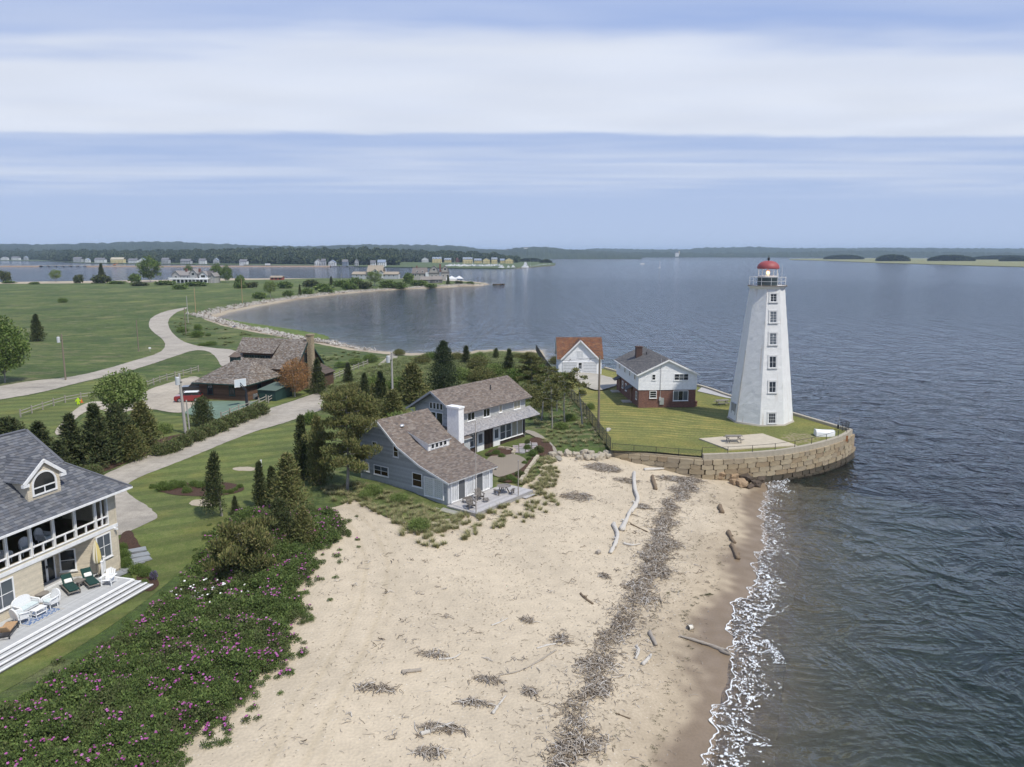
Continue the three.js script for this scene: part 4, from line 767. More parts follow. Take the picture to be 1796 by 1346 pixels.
// ================================================================ cream house with the big grey roof, left foreground
const LH = [-30.18, 3.2, -42.97], LT = R(74.2);
const inFrame = (o, t) => (x, y, z) => [o[0] + x * Math.cos(t) + z * Math.sin(t), o[1] + y, o[2] - x * Math.sin(t) + z * Math.cos(t)];
const lh = inFrame(LH, LT), gh = inFrame(GB, R(-37));
const wicker = noisy([0.76, 0.77, 0.77], 0.8, 0.3, 0.01), greenFab = noisy([0.010, 0.045, 0.038], 0.95, 0.5, 0.004), cushion = noisy([0.55, 0.63, 0.64], 0.95, 0.4), teak = noisy([0.22, 0.20, 0.175], 0.9, 0.6, 0.006);
const lh0 = -0.2;   // deck level in the house frame
{
const H = thing('cream_house', 'cream clapboard house with slate grey roof and rounded dormer at the left edge', 'house', LH, LT);
const cream = [0.93, 1, 1.05].map((k) => noisy([0.565 * k, 0.50 * k, 0.385 * k], 0.85, 1.1, 0.003));
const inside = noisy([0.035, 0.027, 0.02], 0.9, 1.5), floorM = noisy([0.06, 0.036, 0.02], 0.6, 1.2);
const X0 = -5, X1 = 9.37, ZB = -8.6;
// ground floor: wall line with a deep recess at the doors
part('wall', [bx(X0, 3.1, -0.9, 2.45, -0.25, 0), bx(2.85, 3.1, -0.9, 2.45, -2.15, -0.25), bx(3.1, 6.0, -0.9, 2.45, -2.15, -1.9), prism([[5.95, 1.9], [7.3, 0], [7.3, 0.3], [6.2, 2.1]], -0.9, 2.45).rotateX(-Math.PI / 2), bx(7.25, X1, -0.9, 2.45, -0.25, 0), bx(X1 - 0.25, X1, -0.9, 2.45, ZB, -0.25), bx(X0, X1, -0.9, 2.45, ZB - 0.25, ZB), bx(3.1, 7.3, 2.30, 2.44, -2.15, -0.05)], cream[1], H);
const C = 0.125;
siding(H, [0, 0, 0], 0, -0.4, 2.42, C, () => [[X0, 3.1]], cream, 'clapboard');
siding(H, [0, 0, 0], 0, -0.6, 2.42, C, () => [[7.3, X1]], cream, 'clapboard');
siding(H, [0, 0, -1.9], 0, -0.2, 2.3, C, () => [[3.1, 5.95]], cream, 'clapboard'); siding(H, [5.95, 0, -1.9], -R(54.6), -0.2, 2.3, C, () => [[0, 2.33]], cream, 'clapboard');
siding(H, [0, 0, 0], 0, 2.68, 2.8, C, () => [[X0, X1]], cream, 'clapboard');
siding(H, [0, 0, 0], 0, 2.8, 5.0, C, () => [[8.72, X1]], cream, 'clapboard');
part('corner_board', bx(X1 - 0.1, X1 + 0.03, -0.9, 5.0, -0.1, 0.045), cream[1], H);
part('band_board', bx(X0, X1 + 0.05, 2.42, 2.68, -0.1, 0.07), white, H);
// upper sun room: floor, ceiling, back wall; windows all along the front
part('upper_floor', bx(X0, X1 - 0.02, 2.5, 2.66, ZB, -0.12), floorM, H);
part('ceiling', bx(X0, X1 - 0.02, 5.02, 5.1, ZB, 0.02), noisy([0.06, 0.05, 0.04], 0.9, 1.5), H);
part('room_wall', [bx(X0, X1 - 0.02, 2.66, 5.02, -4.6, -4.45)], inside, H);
part('end_wall', [bx(X1 - 0.2, X1, 2.66, 5.02, ZB, -0.12), bx(X0, X1, 2.66, 5.02, ZB - 0.1, ZB), bx(8.7, X1 - 0.2, 2.66, 5.02, -0.2, -0.002)], cream[1], H);
part('sill_wall', bx(X0, 8.7, 2.66, 2.86, -0.2, -0.002), cream[1], H);
part('header', bx(X0, 8.7, 4.84, 5.02, -0.2, 0.02), white, H);
const y0 = 2.82, y1 = 4.86, yt = 3.42;
const bays = [[7.62, 8.66], [5.93, 7.57], [4.25, 5.88], [2.57, 4.2], [0.89, 2.52], [-0.79, 0.84], [-2.47, -0.84], [-4.15, -2.52]];
bays.forEach(([a, b], i) => {
const f = 0.052, m = (a + b) / 2, top = i === 0 ? [[a + f, m - 0.03], [m + 0.03, b - f]] : [[a + f, b - f]];
const fr = [bx(a, b, y1 - f, y1, -0.1, 0.06), bx(a, b, y0, y0 + f, -0.1, 0.08), bx(a, a + f, y0 + f, y1 - f, -0.1, 0.055), bx(b - f, b, y0 + f, y1 - f, -0.1, 0.055), bx(a + f, b - f, yt - 0.04, yt + 0.04, -0.08, 0.05), bx(m - 0.035, m + 0.035, y0 + f, yt - 0.04, -0.08, 0.045)];
if (i === 0) fr.push(bx(m - 0.03, m + 0.03, yt + 0.04, y1 - f, -0.08, 0.045));
const w = part('window', fr, white, H);
for (const [p, q] of top) part('pane', bx(p, q, yt + 0.04, y1 - f, -0.012, 0.0), clearGlass, w);
part('pane', bx(a + f, m - 0.035, y0 + f, yt - 0.04, -0.012, 0.0), clearGlass, w); part('pane', bx(m + 0.035, b - f, y0 + f, yt - 0.04, -0.012, 0.0), clearGlass, w);
if (i < bays.length - 1) part('window_post', bx(bays[i + 1][1], a, y0 - 0.02, y1, -0.2, 0.02), cream[1], H);
});
part('window_post', bx(8.62, 8.72, y0 - 0.02, y1, -0.2, 0.02), white, H);
// ground floor windows and doors
win(H, [8.05, 1.45, 0.04], 0, 1.3, 1.75, { cols: 2, rows: 2, f: 0.09, pane: glassGrey });
win(H, [0.2, 1.35, 0.04], 0, 1.7, 1.75, { cols: 2, rows: 2, f: 0.09, pane: glassGrey });
win(H, [6.32, 1.0, -1.32], -R(54.6), 1.0, 1.55, { rows: 2, f: 0.09 });
const dr = win(H, [5.1, 0.9, -1.86], 0, 1.35, 2.1, { cols: 2, f: 0.09, mu: 0.16, sill: false, name: 'french_door' });
part('handle', bx(-0.05, 0.05, -0.05, 0.12, 0.04, 0.08), darkMetal, dr);
part('wall_lamp', [bx(X1 - 0.32, X1 - 0.2, 2.3, 2.42, 0.05, 0.3)], white, H);
// ---- roof: the near slope with shingles one by one
const k = Math.tan(R(42)), P = (x, W) => [x, 5.15 + k * (W + 0.7), -W];
const front = [P(X0 - 0.5, -0.7), P(10.28, -0.7), P(7.23, 1.9), P(6.82, 4.28), P(X0 - 0.5, 4.28)];
const hipL = [[10.28, 5.15, 0.7], [10.28, 5.15, -9.3], [7.23, 7.49, -6.7], [7.23, 7.49, -1.9]], hipU = [[7.23, 7.49, -1.9], [7.23, 7.49, -6.7], [6.82, 9.63, -4.28]];
const back = [[10.28, 5.15, -9.3], [X0 - 0.5, 5.15, -9.3], [X0 - 0.5, 9.63, -4.28], [6.82, 9.63, -4.28], [7.23, 7.49, -6.7]];
const fasc = noisy([0.48, 0.50, 0.52], 0.7, 1.5);
const roof = part('roof', [front, hipL, hipU, back].map((f) => slab(f, 0.1)), fasc, H);
const slateC = pick([[0.112, 0.12, 0.138], [0.145, 0.152, 0.17], [0.088, 0.095, 0.11], [0.13, 0.132, 0.142], [0.165, 0.17, 0.18]], 0.18);
const sh = shingles(front, 0.2, 0.34, 0.032, slateC, 301, 0.12);
// dormer covers some; those that show largest stay single
const score = (g) => { g.computeBoundingSphere(); const c = g.boundingSphere.center, w = V(...lh(c.x, c.y, c.z)); const p = w.clone().sub(camera.position), f = -p.z; return c.x < -1.6 || c.x > 10.3 ? -1e9 : -p.length(); };
const sorted = sh.map((g) => [score(g), g]).sort((a, b) => b[0] - a[0]);
sorted.slice(0, 300).forEach(([, g]) => part('shingle', g, shingleMat, roof));
part('shingle_courses', merge([...sorted.slice(300).map((q) => q[1]), ...shingles(hipL, 0.2, 0.34, 0.03, slateC, 302), ...shingles(hipU, 0.2, 0.34, 0.03, slateC, 303)]), shingleMat, roof).userData.kind = 'stuff';
part('hip_cap', [bar(P(10.28, -0.7), P(7.23, 1.9), 0.26, 0.07), bar(P(7.23, 1.9), P(6.82, 4.28), 0.26, 0.07), bar(P(6.82, 4.3), P(X0, 4.3), 0.26, 0.07)], noisy([0.12, 0.125, 0.14], 0.95, 0.5), H);
part('gutter', bx(X0, 10.3, 5.0, 5.12, 0.66, 0.78), white, H);
part('soffit', bx(X0, 10.1, 4.96, 5.02, 0.02, 0.66), white, H);
// ---- dormer with a round-topped window
const dx = 4.25;
const fz = -0.42, hb = 6.2, he = 7.68, hp = 8.62, hw = 1.22;
part('dormer', prism([[dx - hw, hb - 0.6], [dx + hw, hb - 0.6], [dx + hw, he], [dx, hp - 0.15], [dx - hw, he]], -3.0, fz), cream[1], H);
siding(H, [0, 0, fz], 0, hb - 0.1, hp - 0.25, C, (y) => (y < he ? [[dx - hw, dx + hw]] : [[dx - hw * (hp - 0.15 - y) / (hp - 0.15 - he), dx + hw * (hp - 0.15 - y) / (hp - 0.15 - he)]]), cream, 'clapboard');
const rs = (x, y) => [x, y];
const kk = (hp - he) / hw, eo = 0.32;
const df = [[[dx + hw + eo, he - kk * eo, fz + 0.16], [dx + hw + eo, he - kk * eo, -1.95], [dx, hp, -3.3], [dx, hp, fz + 0.16]], [[dx - hw - eo, he - kk * eo, -1.95], [dx - hw - eo, he - kk * eo, fz + 0.16], [dx, hp, fz + 0.16], [dx, hp, -3.3]]];
const dr2 = part('dormer_roof', df.map((f) => slab(f, 0.09)), white, H);
part('shingle_courses', merge(df.flatMap((f, i) => shingles(f, 0.2, 0.34, 0.032, slateC, 311 + i))), shingleMat, dr2).userData.kind = 'stuff';
for (const s of [-1, 1]) part('rake_board', bar([dx, hp - 0.12, fz + 0.18], [dx + s * (hw + eo), he - kk * eo - 0.12, fz + 0.18], 0.06, 0.2), white, H);
for (const s of [-1, 1]) part('cornice_return', bx(dx + s * (hw + eo / 2) - 0.22, dx + s * (hw + eo / 2) + 0.22, he - kk * eo - 0.3, he - kk * eo - 0.12, fz, fz + 0.2), white, H);
const arch = (r, b) => { const s = []; s.push([-r, b]); for (let i = 0; i <= 18; i++) { const a = Math.PI - Math.PI * i / 18; s.push([Math.cos(a) * r, 0.62 + Math.sin(a) * r * 0.92]); } s.push([r, b]); return s; };
const aw = (r, b, z0, z1) => prism(arch(r, b), z0, z1).translate(dx, hb + 0.18, fz);
const shp = new THREE.Shape(arch(0.92, 0).map(([a, b]) => new THREE.Vector2(a, b))); shp.holes.push(new THREE.Path(arch(0.8, 0.1).map(([a, b]) => new THREE.Vector2(a, b))));
const awin = part('arched_window', [new THREE.ExtrudeGeometry(shp, { depth: 0.1, bevelEnabled: false }).translate(dx, hb + 0.18, fz), bx(dx - 0.8, dx + 0.8, hb + 0.62, hb + 0.7, fz + 0.02, fz + 0.085), bx(dx - 0.035, dx + 0.035, hb + 0.28, hb + 0.62, fz + 0.02, fz + 0.08)], white, H);
part('pane', aw(0.8, 0.52, 0.03, 0.05), glassDark, awin); part('pane', bx(dx - 0.8, dx - 0.035, hb + 0.28, hb + 0.62, fz + 0.03, fz + 0.052), glassDark, awin); part('pane', bx(dx + 0.035, dx + 0.8, hb + 0.28, hb + 0.62, fz + 0.03, fz + 0.048), glassDark, awin);
}
{
// ---- deck and its steps
const D = thing('timber_deck', 'pale grey timber deck with three white steps beside the cream house', 'deck', lh(0, 0, 0), LT);
const dm = [0.92, 1, 1.06].map((k) => noisy([0.44 * k, 0.445 * k, 0.44 * k], 0.85, 0.9, 0.003));
let k = 0;
for (let z = 0.05; z < 3.0; z += 0.1485, k++) part('plank', bx(-5, 7.1, lh0 - 0.04, lh0, z, z + 0.142), dm[Math.floor(hash(k, 2, 7) * 3)], D);
for (let z = -1.88; z < 0.0; z += 0.1485, k++) part('plank', bx(3.16, Math.min(7.2, 5.9 + (z + 1.9) * 0.71), lh0 - 0.04, lh0, z, z + 0.142), dm[Math.floor(hash(k, 2, 7) * 3)], D);
part('frame', bx(-5, 7.05, -0.95, lh0 - 0.05, 0.06, 2.95), noisy([0.3, 0.3, 0.3], 0.9, 1), D);
part('edge_board', [bx(-5, 7.22, lh0 - 0.1, lh0 + 0.012, 3.0, 3.14), bx(7.1, 7.24, lh0 - 0.1, lh0 + 0.014, 0.0, 2.998)], white, D);
part('door_step', [bx(3.6, 6.0, lh0, lh0 + 0.14, -1.86, -1.1)], dm[1], D); part('edge_board', bx(3.6, 6.0, lh0 + 0.02, lh0 + 0.152, -1.1, -1.04), white, D);
for (let s = 0; s < 3; s++) {
const z = 3.14 + s * 0.33, y = lh0 - 0.15 * (s + 1), xr = 7.24 + 0.16 * (s + 1);
const st = part('step', [bx(-5, xr, y - 0.06, y, z, z + 0.34), bx(7.24, xr, y - 0.06, y + 0.001, 2.2, z)], dm[1], D);
part('riser', bx(-5, xr, y - 0.14, y - 0.061, z + 0.3, z + 0.325), noisy([0.16, 0.16, 0.16], 0.9, 1), st);
part('nosing', bx(-5, xr + 0.02, y - 0.05, y + 0.012, z + 0.26, z + 0.36), white, st);
}
const B = thing('balustrade', 'short white balustrade with two posts at the corner of the timber deck', 'railing', lh(7.35, lh0, 0.55), LT + R(35));
for (const x of [-0.48, 0.48]) part('post', [bx(x - 0.06, x + 0.06, 0, 1.05, -0.06, 0.06), bx(x - 0.085, x + 0.085, 1.05, 1.1, -0.085, 0.085)], white, B);
part('handrail', bx(-0.42, 0.42, 0.88, 0.94, -0.04, 0.04), white, B); part('bottom_rail', bx(-0.42, 0.42, 0.1, 0.15, -0.03, 0.03), white, B);
for (let i = 0; i < 5; i++) part('baluster', bx(-0.34 + i * 0.17 - 0.018, -0.34 + i * 0.17 + 0.018, 0.15, 0.88, -0.018, 0.018), white, B);
}
// ---------------------------------------------------------------- furniture
function chaise(label, pos, turn, fab = greenFab, frame = teak, pillow = true) {   // head at -z, foot at +z
const c = thing('sun_lounger', label, 'sun lounger', pos, turn, 'loungers on the timber deck');
part('frame', [bx(-0.36, -0.31, 0.2, 0.28, -0.75, 0.95), bx(0.31, 0.36, 0.2, 0.28, -0.75, 0.95), bx(-0.31, 0.31, 0.2, 0.26, 0.9, 0.95), bx(-0.31, 0.31, 0.2, 0.26, -0.75, -0.7)], frame, c);
for (const [x, z] of [[-0.335, -0.6], [0.335, -0.6], [-0.335, 0.8], [0.335, 0.8]]) part('leg', bx(x - 0.03, x + 0.03, 0, 0.2, z - 0.03, z + 0.03), frame, c);
part('seat_cushion', rbx(0.62, 0.1, 1.25, 0.04, 0, 0.34, 0.3), fab, c);
const b = part('back_cushion', rbx(0.62, 0.1, 0.78, 0.04, 0, 0, -0.38), fab, c); b.position.set(0, 0.35, -0.3); b.rotation.x = R(42);
if (pillow) { const p = part('pillow', rbx(0.46, 0.14, 0.3, 0.06, 0, 0, 0, 3), noisy([0.74, 0.73, 0.68], 0.95, 0.3), c); p.position.set(0, 0.56, -0.38); p.rotation.x = R(42); }
return c;
}
const yawTo = (a, b) => Math.atan2(b[0] - a[0], b[2] - a[2]);
{
const a = lh(5.02, lh0, -0.33), b = lh(4.11, lh0, 1.28), t = yawTo(a, b), m = lh(4.6, lh0, 0.5);
chaise('green cushioned sun lounger nearer the white wicker sofa', m, t); chaise('green cushioned sun lounger nearer the white balustrade', lh(5.75, lh0, 0.95), t);
chaise('tan sling lounger with black frame at the left end of the deck', lh(-1.15, lh0, 1.75), t + R(150), noisy([0.42, 0.27, 0.15], 0.95, 0.5), darkMetal, false);
const st = thing('slatted_side_table', 'weathered slatted side table between the green loungers', 'side table', lh(5.25, lh0, 0.5), LT);
for (let i = 0; i < 6; i++) part('slat', bx(-0.3 + i * 0.102, -0.205 + i * 0.102, 0.42, 0.45, -0.35, 0.35), teak, st);
for (const [x, z] of [[-0.25, -0.3], [0.25, -0.3], [-0.25, 0.3], [0.25, 0.3]]) part('leg', bx(x - 0.03, x + 0.03, 0, 0.42, z - 0.03, z + 0.03), teak, st);
part('apron', [bx(-0.22, 0.22, 0.34, 0.42, -0.32, -0.28), bx(-0.22, 0.22, 0.34, 0.42, 0.28, 0.32)], teak, st);
}
function wickerSeat(name, label, cat, pos, turn, w, group) {      // faces +z
const c = thing(name, label, cat, pos, turn, group), n = Math.max(1, Math.round(w / 0.6));
const s = w / 2, out = []; const back = new THREE.Shape(); back.moveTo(-s - 0.05, 0.36); back.lineTo(-s - 0.05, 0.72); back.quadraticCurveTo(-s, 0.98, 0, 1.02); back.quadraticCurveTo(s, 0.98, s + 0.05, 0.72); back.lineTo(s + 0.05, 0.36);
const bg = new THREE.ExtrudeGeometry(back, { depth: 0.05, bevelEnabled: true, bevelSize: 0.025, bevelThickness: 0.025, bevelSegments: 2, curveSegments: 8 }); bg.rotateX(R(-12)).translate(0, 0.02, -0.3);
part('backrest', bg, wicker, c); part('seat', rbx(w, 0.12, 0.55, 0.03, 0, 0.34, 0), wicker, c);
for (const q of [-1, 1]) part('armrest', [tube([[q * (s + 0.04), 0.7, -0.34], [q * (s + 0.07), 0.66, 0.0], [q * (s + 0.07), 0.62, 0.26], [q * (s + 0.03), 0.4, 0.3]], 0.05, 7), bx(q * (s + 0.03) - 0.02, q * (s + 0.03) + 0.02, 0.3, 0.62, -0.28, 0.24)], wicker, c);
for (const [x, z] of [[-s + 0.02, -0.25], [s - 0.02, -0.25], [-s + 0.02, 0.25], [s - 0.02, 0.25]]) part('leg', cyl([x, 0, z], [x, 0.3, z], 0.03, 0.035, 7), wicker, c);
for (let i = 0; i < n; i++) part('cushion', rbx(w / n - 0.04, 0.1, 0.5, 0.04, -s + (i + 0.5) * w / n, 0.44, 0.03), cushion, c);
return c;
}
{
const grp = 'white wicker set on the rug';
wickerSeat('wicker_sofa', 'white wicker sofa with pale cushions against the cream wall', 'sofa', lh(1.35, lh0, 0.55), LT + R(4), 1.25, grp);
wickerSeat('wicker_armchair', 'white wicker armchair on the far end of the blue rug', 'armchair', lh(2.35, lh0, 1.25), LT - R(95), 0.6, grp);
wickerSeat('wicker_armchair', 'white wicker armchair on the near end of the blue rug', 'armchair', lh(0.3, lh0, 1.25), LT + R(80), 0.6, grp);
const t = thing('wicker_coffee_table', 'white wicker coffee table in the middle of the blue rug', 'coffee table', lh(1.3, lh0, 1.45), LT, grp);
part('tabletop', rbx(0.85, 0.06, 0.5, 0.02, 0, 0.44, 0), wicker, t); part('shelf', rbx(0.75, 0.04, 0.4, 0.015, 0, 0.16, 0), wicker, t);
for (const [x, z] of [[-0.36, -0.2], [0.36, -0.2], [-0.36, 0.2], [0.36, 0.2]]) part('leg', cyl([x, 0, z], [x, 0.42, z], 0.03), wicker, t);
const rugT = colorTex(256, (u, v) => { const b = Math.min(u, 1 - u) < 0.05 || Math.min(v, 1 - v) < 0.08, p = Math.abs(Math.sin(u * 26 + 2 * Math.sin(v * 20))) * Math.abs(Math.cos(v * 17 + 1.5 * Math.sin(u * 18))); return b ? [0.42, 0.40, 0.36] : p > 0.45 ? [0.40, 0.42, 0.42] : p > 0.2 ? [0.055, 0.11, 0.27] : [0.16, 0.22, 0.33]; });
const rug = part('patterned_rug', new THREE.BoxGeometry(2.5, 0.014, 1.75), std(null, 1, { map: rugT })); rug.position.set(...lh(1.2, lh0 + 0.008, 1.35)); rug.rotation.y = LT; tag(rug, 'blue and cream patterned rug under the wicker seats', 'rug');
const rt = thing('round_table', 'small dark round table behind the wicker sofa', 'side table', lh(2.75, lh0, 0.2), LT); part('tabletop', new THREE.CylinderGeometry(0.4, 0.4, 0.04, 20).translate(0, 0.6, 0), teak, rt); part('pedestal', [cyl([0, 0, 0], [0, 0.6, 0], 0.05), new THREE.CylinderGeometry(0.2, 0.24, 0.04, 14).translate(0, 0.02, 0)], teak, rt);
const pot = thing('plant_pot', 'black round pot beside the glass doors', 'pot', lh(4.25, lh0 + 0.14, -1.5), 0); part('bowl', new THREE.LatheGeometry([[0.01, 0], [0.16, 0], [0.22, 0.3], [0.24, 0.32], [0.2, 0.32], [0.17, 0.22], [0.01, 0.22]].map(([a, b]) => new THREE.Vector2(a, b)), 18), darkMetal, pot); part('soil', new THREE.CylinderGeometry(0.17, 0.17, 0.02, 14).translate(0, 0.25, 0), mulchMat, pot);
// folded parasol
const u = thing('folded_parasol', 'folded yellow and white striped parasol by the cream wall', 'parasol', lh(6.95, lh0, 0.45), 0.4);
const strip = colorTex(64, (a) => (Math.floor(a * 16) % 2 ? [0.62, 0.50, 0.19] : [0.66, 0.62, 0.50]), 4);
const prof = [[0.02, 2.55], [0.05, 2.45], [0.13, 2.2], [0.2, 1.8], [0.24, 1.35], [0.2, 1.02], [0.12, 0.92], [0.03, 0.95]];
const cg = new THREE.LatheGeometry(prof.reverse().map(([a, b]) => new THREE.Vector2(a, b)), 40), cp = cg.attributes.position; for (let i = 0; i < cp.count; i++) { const a = Math.atan2(cp.getZ(i), cp.getX(i)), q = 1 + 0.22 * Math.cos(a * 8); cp.setX(i, cp.getX(i) * q); cp.setZ(i, cp.getZ(i) * q); } cg.computeVertexNormals();
part('canopy', cg, std(null, 0.95, { map: strip }), u); part('pole', cyl([0, 0, 0], [0, 2.65, 0], 0.025), teak, u); part('base', new THREE.CylinderGeometry(0.2, 0.25, 0.08, 18).translate(0, 0.04, 0), darkMetal, u);
// chairs seen through the sun room windows
[[1.6, -1.1, 20, 'second'], [3.1, -1.0, -30, 'third'], [4.9, -1.5, 10, 'fourth'], [0.1, -1.3, 50, 'first']].forEach(([x, z, d, n]) => wickerSeat('wicker_armchair', `white armchair inside the sun room, ${n} from the left edge behind the glass`, 'armchair', lh(x, 2.66 - 0.0, z), LT + R(d), 0.58, 'chairs inside the sun room'));
}
function adirondack(label, pos, turn, mat, name = 'adirondack_chair', group) {     // faces +z
const c = thing(name, label, 'chair', pos, turn, group);
for (let i = 0; i < 5; i++) { const x = -0.22 + i * 0.11, top = 0.98 - Math.abs(i - 2) * 0.06; part('back_slat', bar([x, 0.28, -0.18], [x * 1.15, top, -0.52], 0.095, 0.02, Math.PI / 2 * 0), mat, c); }
for (let i = 0; i < 5; i++) part('seat_slat', bar([-0.29, 0.25 + i * 0.03, -0.18 + i * 0.12], [0.29, 0.25 + i * 0.03, -0.18 + i * 0.12], 0.1, 0.02), mat, c);
for (const s of [-1, 1]) {
part('armrest', bx(s * 0.35 - 0.07, s * 0.35 + 0.07, 0.56, 0.585, -0.42, 0.42), mat, c);
part('leg', bx(s * 0.31 - 0.02, s * 0.31 + 0.02, 0, 0.56, 0.28, 0.38), mat, c);
part('side_rail', bar([s * 0.27, 0.32, 0.36], [s * 0.27, 0.03, -0.62], 0.03, 0.12), mat, c);
}
part('back_brace', bx(-0.36, 0.36, 0.52, 0.56, -0.4, -0.36), mat, c);
return c;
}
adirondack('white slatted garden chair near the corner of the timber deck', lh(6.1, lh0, 2.1), LT - R(70), noisy([0.78, 0.79, 0.79], 0.7, 0.6));
// ================================================================ the point: sea wall, lawn, fence
const Z4 = (x, y) => [940 + x * 600 / 1796, 560 + y * 330 / 988];
const g4 = (list, e) => list.map(([x, y]) => G(...Z4(x, y), e));
const PT = 3.12;
const wallSea = g4([[388, 695], [600, 714], [880, 738], [1100, 729], [1300, 711], [1500, 672], [1620, 632], [1662, 604]], 2.82);
const wallBack = g4([[1652, 578], [1560, 551], [1450, 519], [1340, 487], [1035, 402], [848, 343]], 3.35);
wallBack.push([20, -138], [17.5, -144]);
function resample(path, step) { const c = new THREE.CatmullRomCurve3(path.map(([x, z]) => V(x, 0, z)), false, 'centripetal'), n = Math.max(2, Math.round(c.getLength() / step)); return c.getSpacedPoints(n).map((p) => [p.x, p.z]); }
// upright strip along a path, from side a to side b of it
function ribbon(path, a, b, y0, y1) {
const out = [];
const off = (i, d) => { const p = path[Math.max(0, i - 1)], q = path[Math.min(path.length - 1, i + 1)], L = Math.hypot(q[0] - p[0], q[1] - p[1]); return [path[i][0] - (q[1] - p[1]) / L * d, path[i][1] + (q[0] - p[0]) / L * d]; };
const pos = [], uv = []; let s = 0;
const quad = (A, B, C, D, u0, u1, v0, v1) => { pos.push(...A, ...B, ...C, ...A, ...C, ...D); uv.push(u0, v0, u1, v0, u1, v1, u0, v0, u1, v1, u0, v1); };
for (let i = 0; i < path.length - 1; i++) {
const [A, B, C, D] = [off(i, a), off(i + 1, a), off(i, b), off(i + 1, b)], L = Math.hypot(B[0] - A[0], B[1] - A[1]), P = (q, y) => [q[0], y, q[1]];
quad(P(C, y0), P(D, y0), P(D, y1), P(C, y1), s, s + L, y0, y1); quad(P(B, y0), P(A, y0), P(A, y1), P(B, y1), s, s + L, y0, y1); quad(P(C, y1), P(D, y1), P(B, y1), P(A, y1), s, s + L, 0, Math.abs(b - a));
if (!i) quad(P(A, y0), P(C, y0), P(C, y1), P(A, y1), 0, 0.5, y0, y1); if (i === path.length - 2) quad(P(D, y0), P(B, y0), P(B, y1), P(D, y1), 0, 0.5, y0, y1);
s += L;
}
const g = new THREE.BufferGeometry(); g.setAttribute('position', new THREE.Float32BufferAttribute(pos, 3)); g.setAttribute('uv', new THREE.Float32BufferAttribute(uv, 2)); g.computeVertexNormals(); return g;
}
// rough stone: a box whose corners are worn and whose faces bulge
function roughBox(seed, jag = 0.07) { const g = new THREE.BoxGeometry(1, 1, 1, 2, 2, 1), p = g.attributes.position; for (let i = 0; i < p.count; i++) { const x = p.getX(i), y = p.getY(i), z = p.getZ(i); p.setXYZ(i, x * (0.97 - 0.05 * Math.abs(z * y * 4)) + jag * 0.5 * n3(x * 2 + seed, y * 2, z * 2), y * (0.96 - 0.05 * Math.abs(x * z * 4)) + jag * 0.6 * n3(x * 2, y * 2 + seed, z * 2), z + jag * 2.0 * n3(x * 1.7, y * 1.7, z * 1.7 + seed)); } g.computeVertexNormals(); return g; }
const blockG = [1, 9, 17, 25, 33].map((s) => roughBox(s));
{
const S = thing('sea_wall', 'curved tan granite block sea wall with concrete parapet round the lighthouse point', 'wall', [0, 0, 0]);
const pts = resample(wallSea, 0.3);
const gran = [[0.36, 0.285, 0.18], [0.33, 0.27, 0.185], [0.40, 0.33, 0.22], [0.31, 0.235, 0.145]].map((c) => noisy(c, 0.95, 1.1, 0.03)), wet = [[0.10, 0.078, 0.05], [0.075, 0.062, 0.04]].map((c) => noisy(c, 0.6, 1, 0.03));
part('wall_core', ribbon(resample([...wallSea, ...wallBack], 0.6), -0.75, -0.2, -0.6, 2.72), noisy([0.24, 0.19, 0.12], 0.95, 1), S);
let total = 0; const cum = pts.map((p, i) => (total += i ? Math.hypot(p[0] - pts[i - 1][0], p[1] - pts[i - 1][1]) : 0));
const at = (s) => { let i = 0; while (i < cum.length - 2 && cum[i + 1] < s) i++; const t = (s - cum[i]) / (cum[i + 1] - cum[i]), p = pts[i], q = pts[i + 1], L = Math.hypot(q[0] - p[0], q[1] - p[1]); return [mix(p[0], q[0], t), mix(p[1], q[1], t), (q[0] - p[0]) / L, (q[1] - p[1]) / L]; };
const rr = rngOf(77);
for (let c = 0; c < 6; c++) {
const yT = 2.78 - c * 0.52;
for (let s = -rr() * 0.9; s < total;) {
const w = 0.85 + rr() * 0.85, m = clamp(s + w / 2, 0.05, total - 0.05), [x, z, dx, dz] = at(m); s += w;
const ox = x - dz * 0.6, oz = z + dx * 0.6;
if (yT < Math.max(-0.1, groundAt(ox, oz)) - 0.1) continue;
const low = yT < 0.75 && groundAt(ox, oz) < 0.3, b = part('stone_block', blockG[Math.floor(rr() * 5)], low ? wet[Math.floor(rr() * 2)] : gran[Math.floor(rr() * 4)], S);
b.position.set(x - dz * (-0.06 + 0.035 * c + 0.05 * rr()), yT - 0.25, z + dx * (-0.06 + 0.035 * c + 0.05 * rr())); b.scale.set(w + 0.01, 0.525, 0.5); b.rotation.y = Math.atan2(-dz, dx);
}
}
part('parapet', ribbon(resample(wallSea.slice(2), 0.5), -0.5, -0.02, 2.5, 3.36), noisy([0.40, 0.355, 0.275], 0.95, 1.5, 0.03), S);
part('coping', ribbon(resample(wallSea.slice(0, 3), 0.5), -0.62, -0.06, 2.4, 2.95), gran[2], S);
part('back_parapet', ribbon(resample([wallSea.at(-1), ...wallBack], 0.6), -0.45, 0.02, -0.4, 3.42), noisy([0.42, 0.38, 0.30], 0.95, 1.6, 0.03), S);
part('rust_stain_strap', [bx(-0.12, 0.12, 2.6, 3.3, -0.01, 0.02)], noisy([0.30, 0.13, 0.05], 0.95, 0.4), S).position.set(wallSea.at(-2)[0] + 0.25, 0, wallSea.at(-2)[1] + 0.12);
}
const fenceW = g4([[0, 165], [60, 262], [140, 360], [250, 490], [340, 615], [392, 690]], 3.12);
const pointPoly = [[6.6, -146], ...fenceW, ...wallSea.slice(1).map(([x, z]) => [x - 0.2, z - 0.35]), ...wallBack.map(([x, z]) => [x - 0.3, z + 0.1])];
const flat = (x, z) => PT + 0.03 * n2(x * 0.15, z * 0.15);
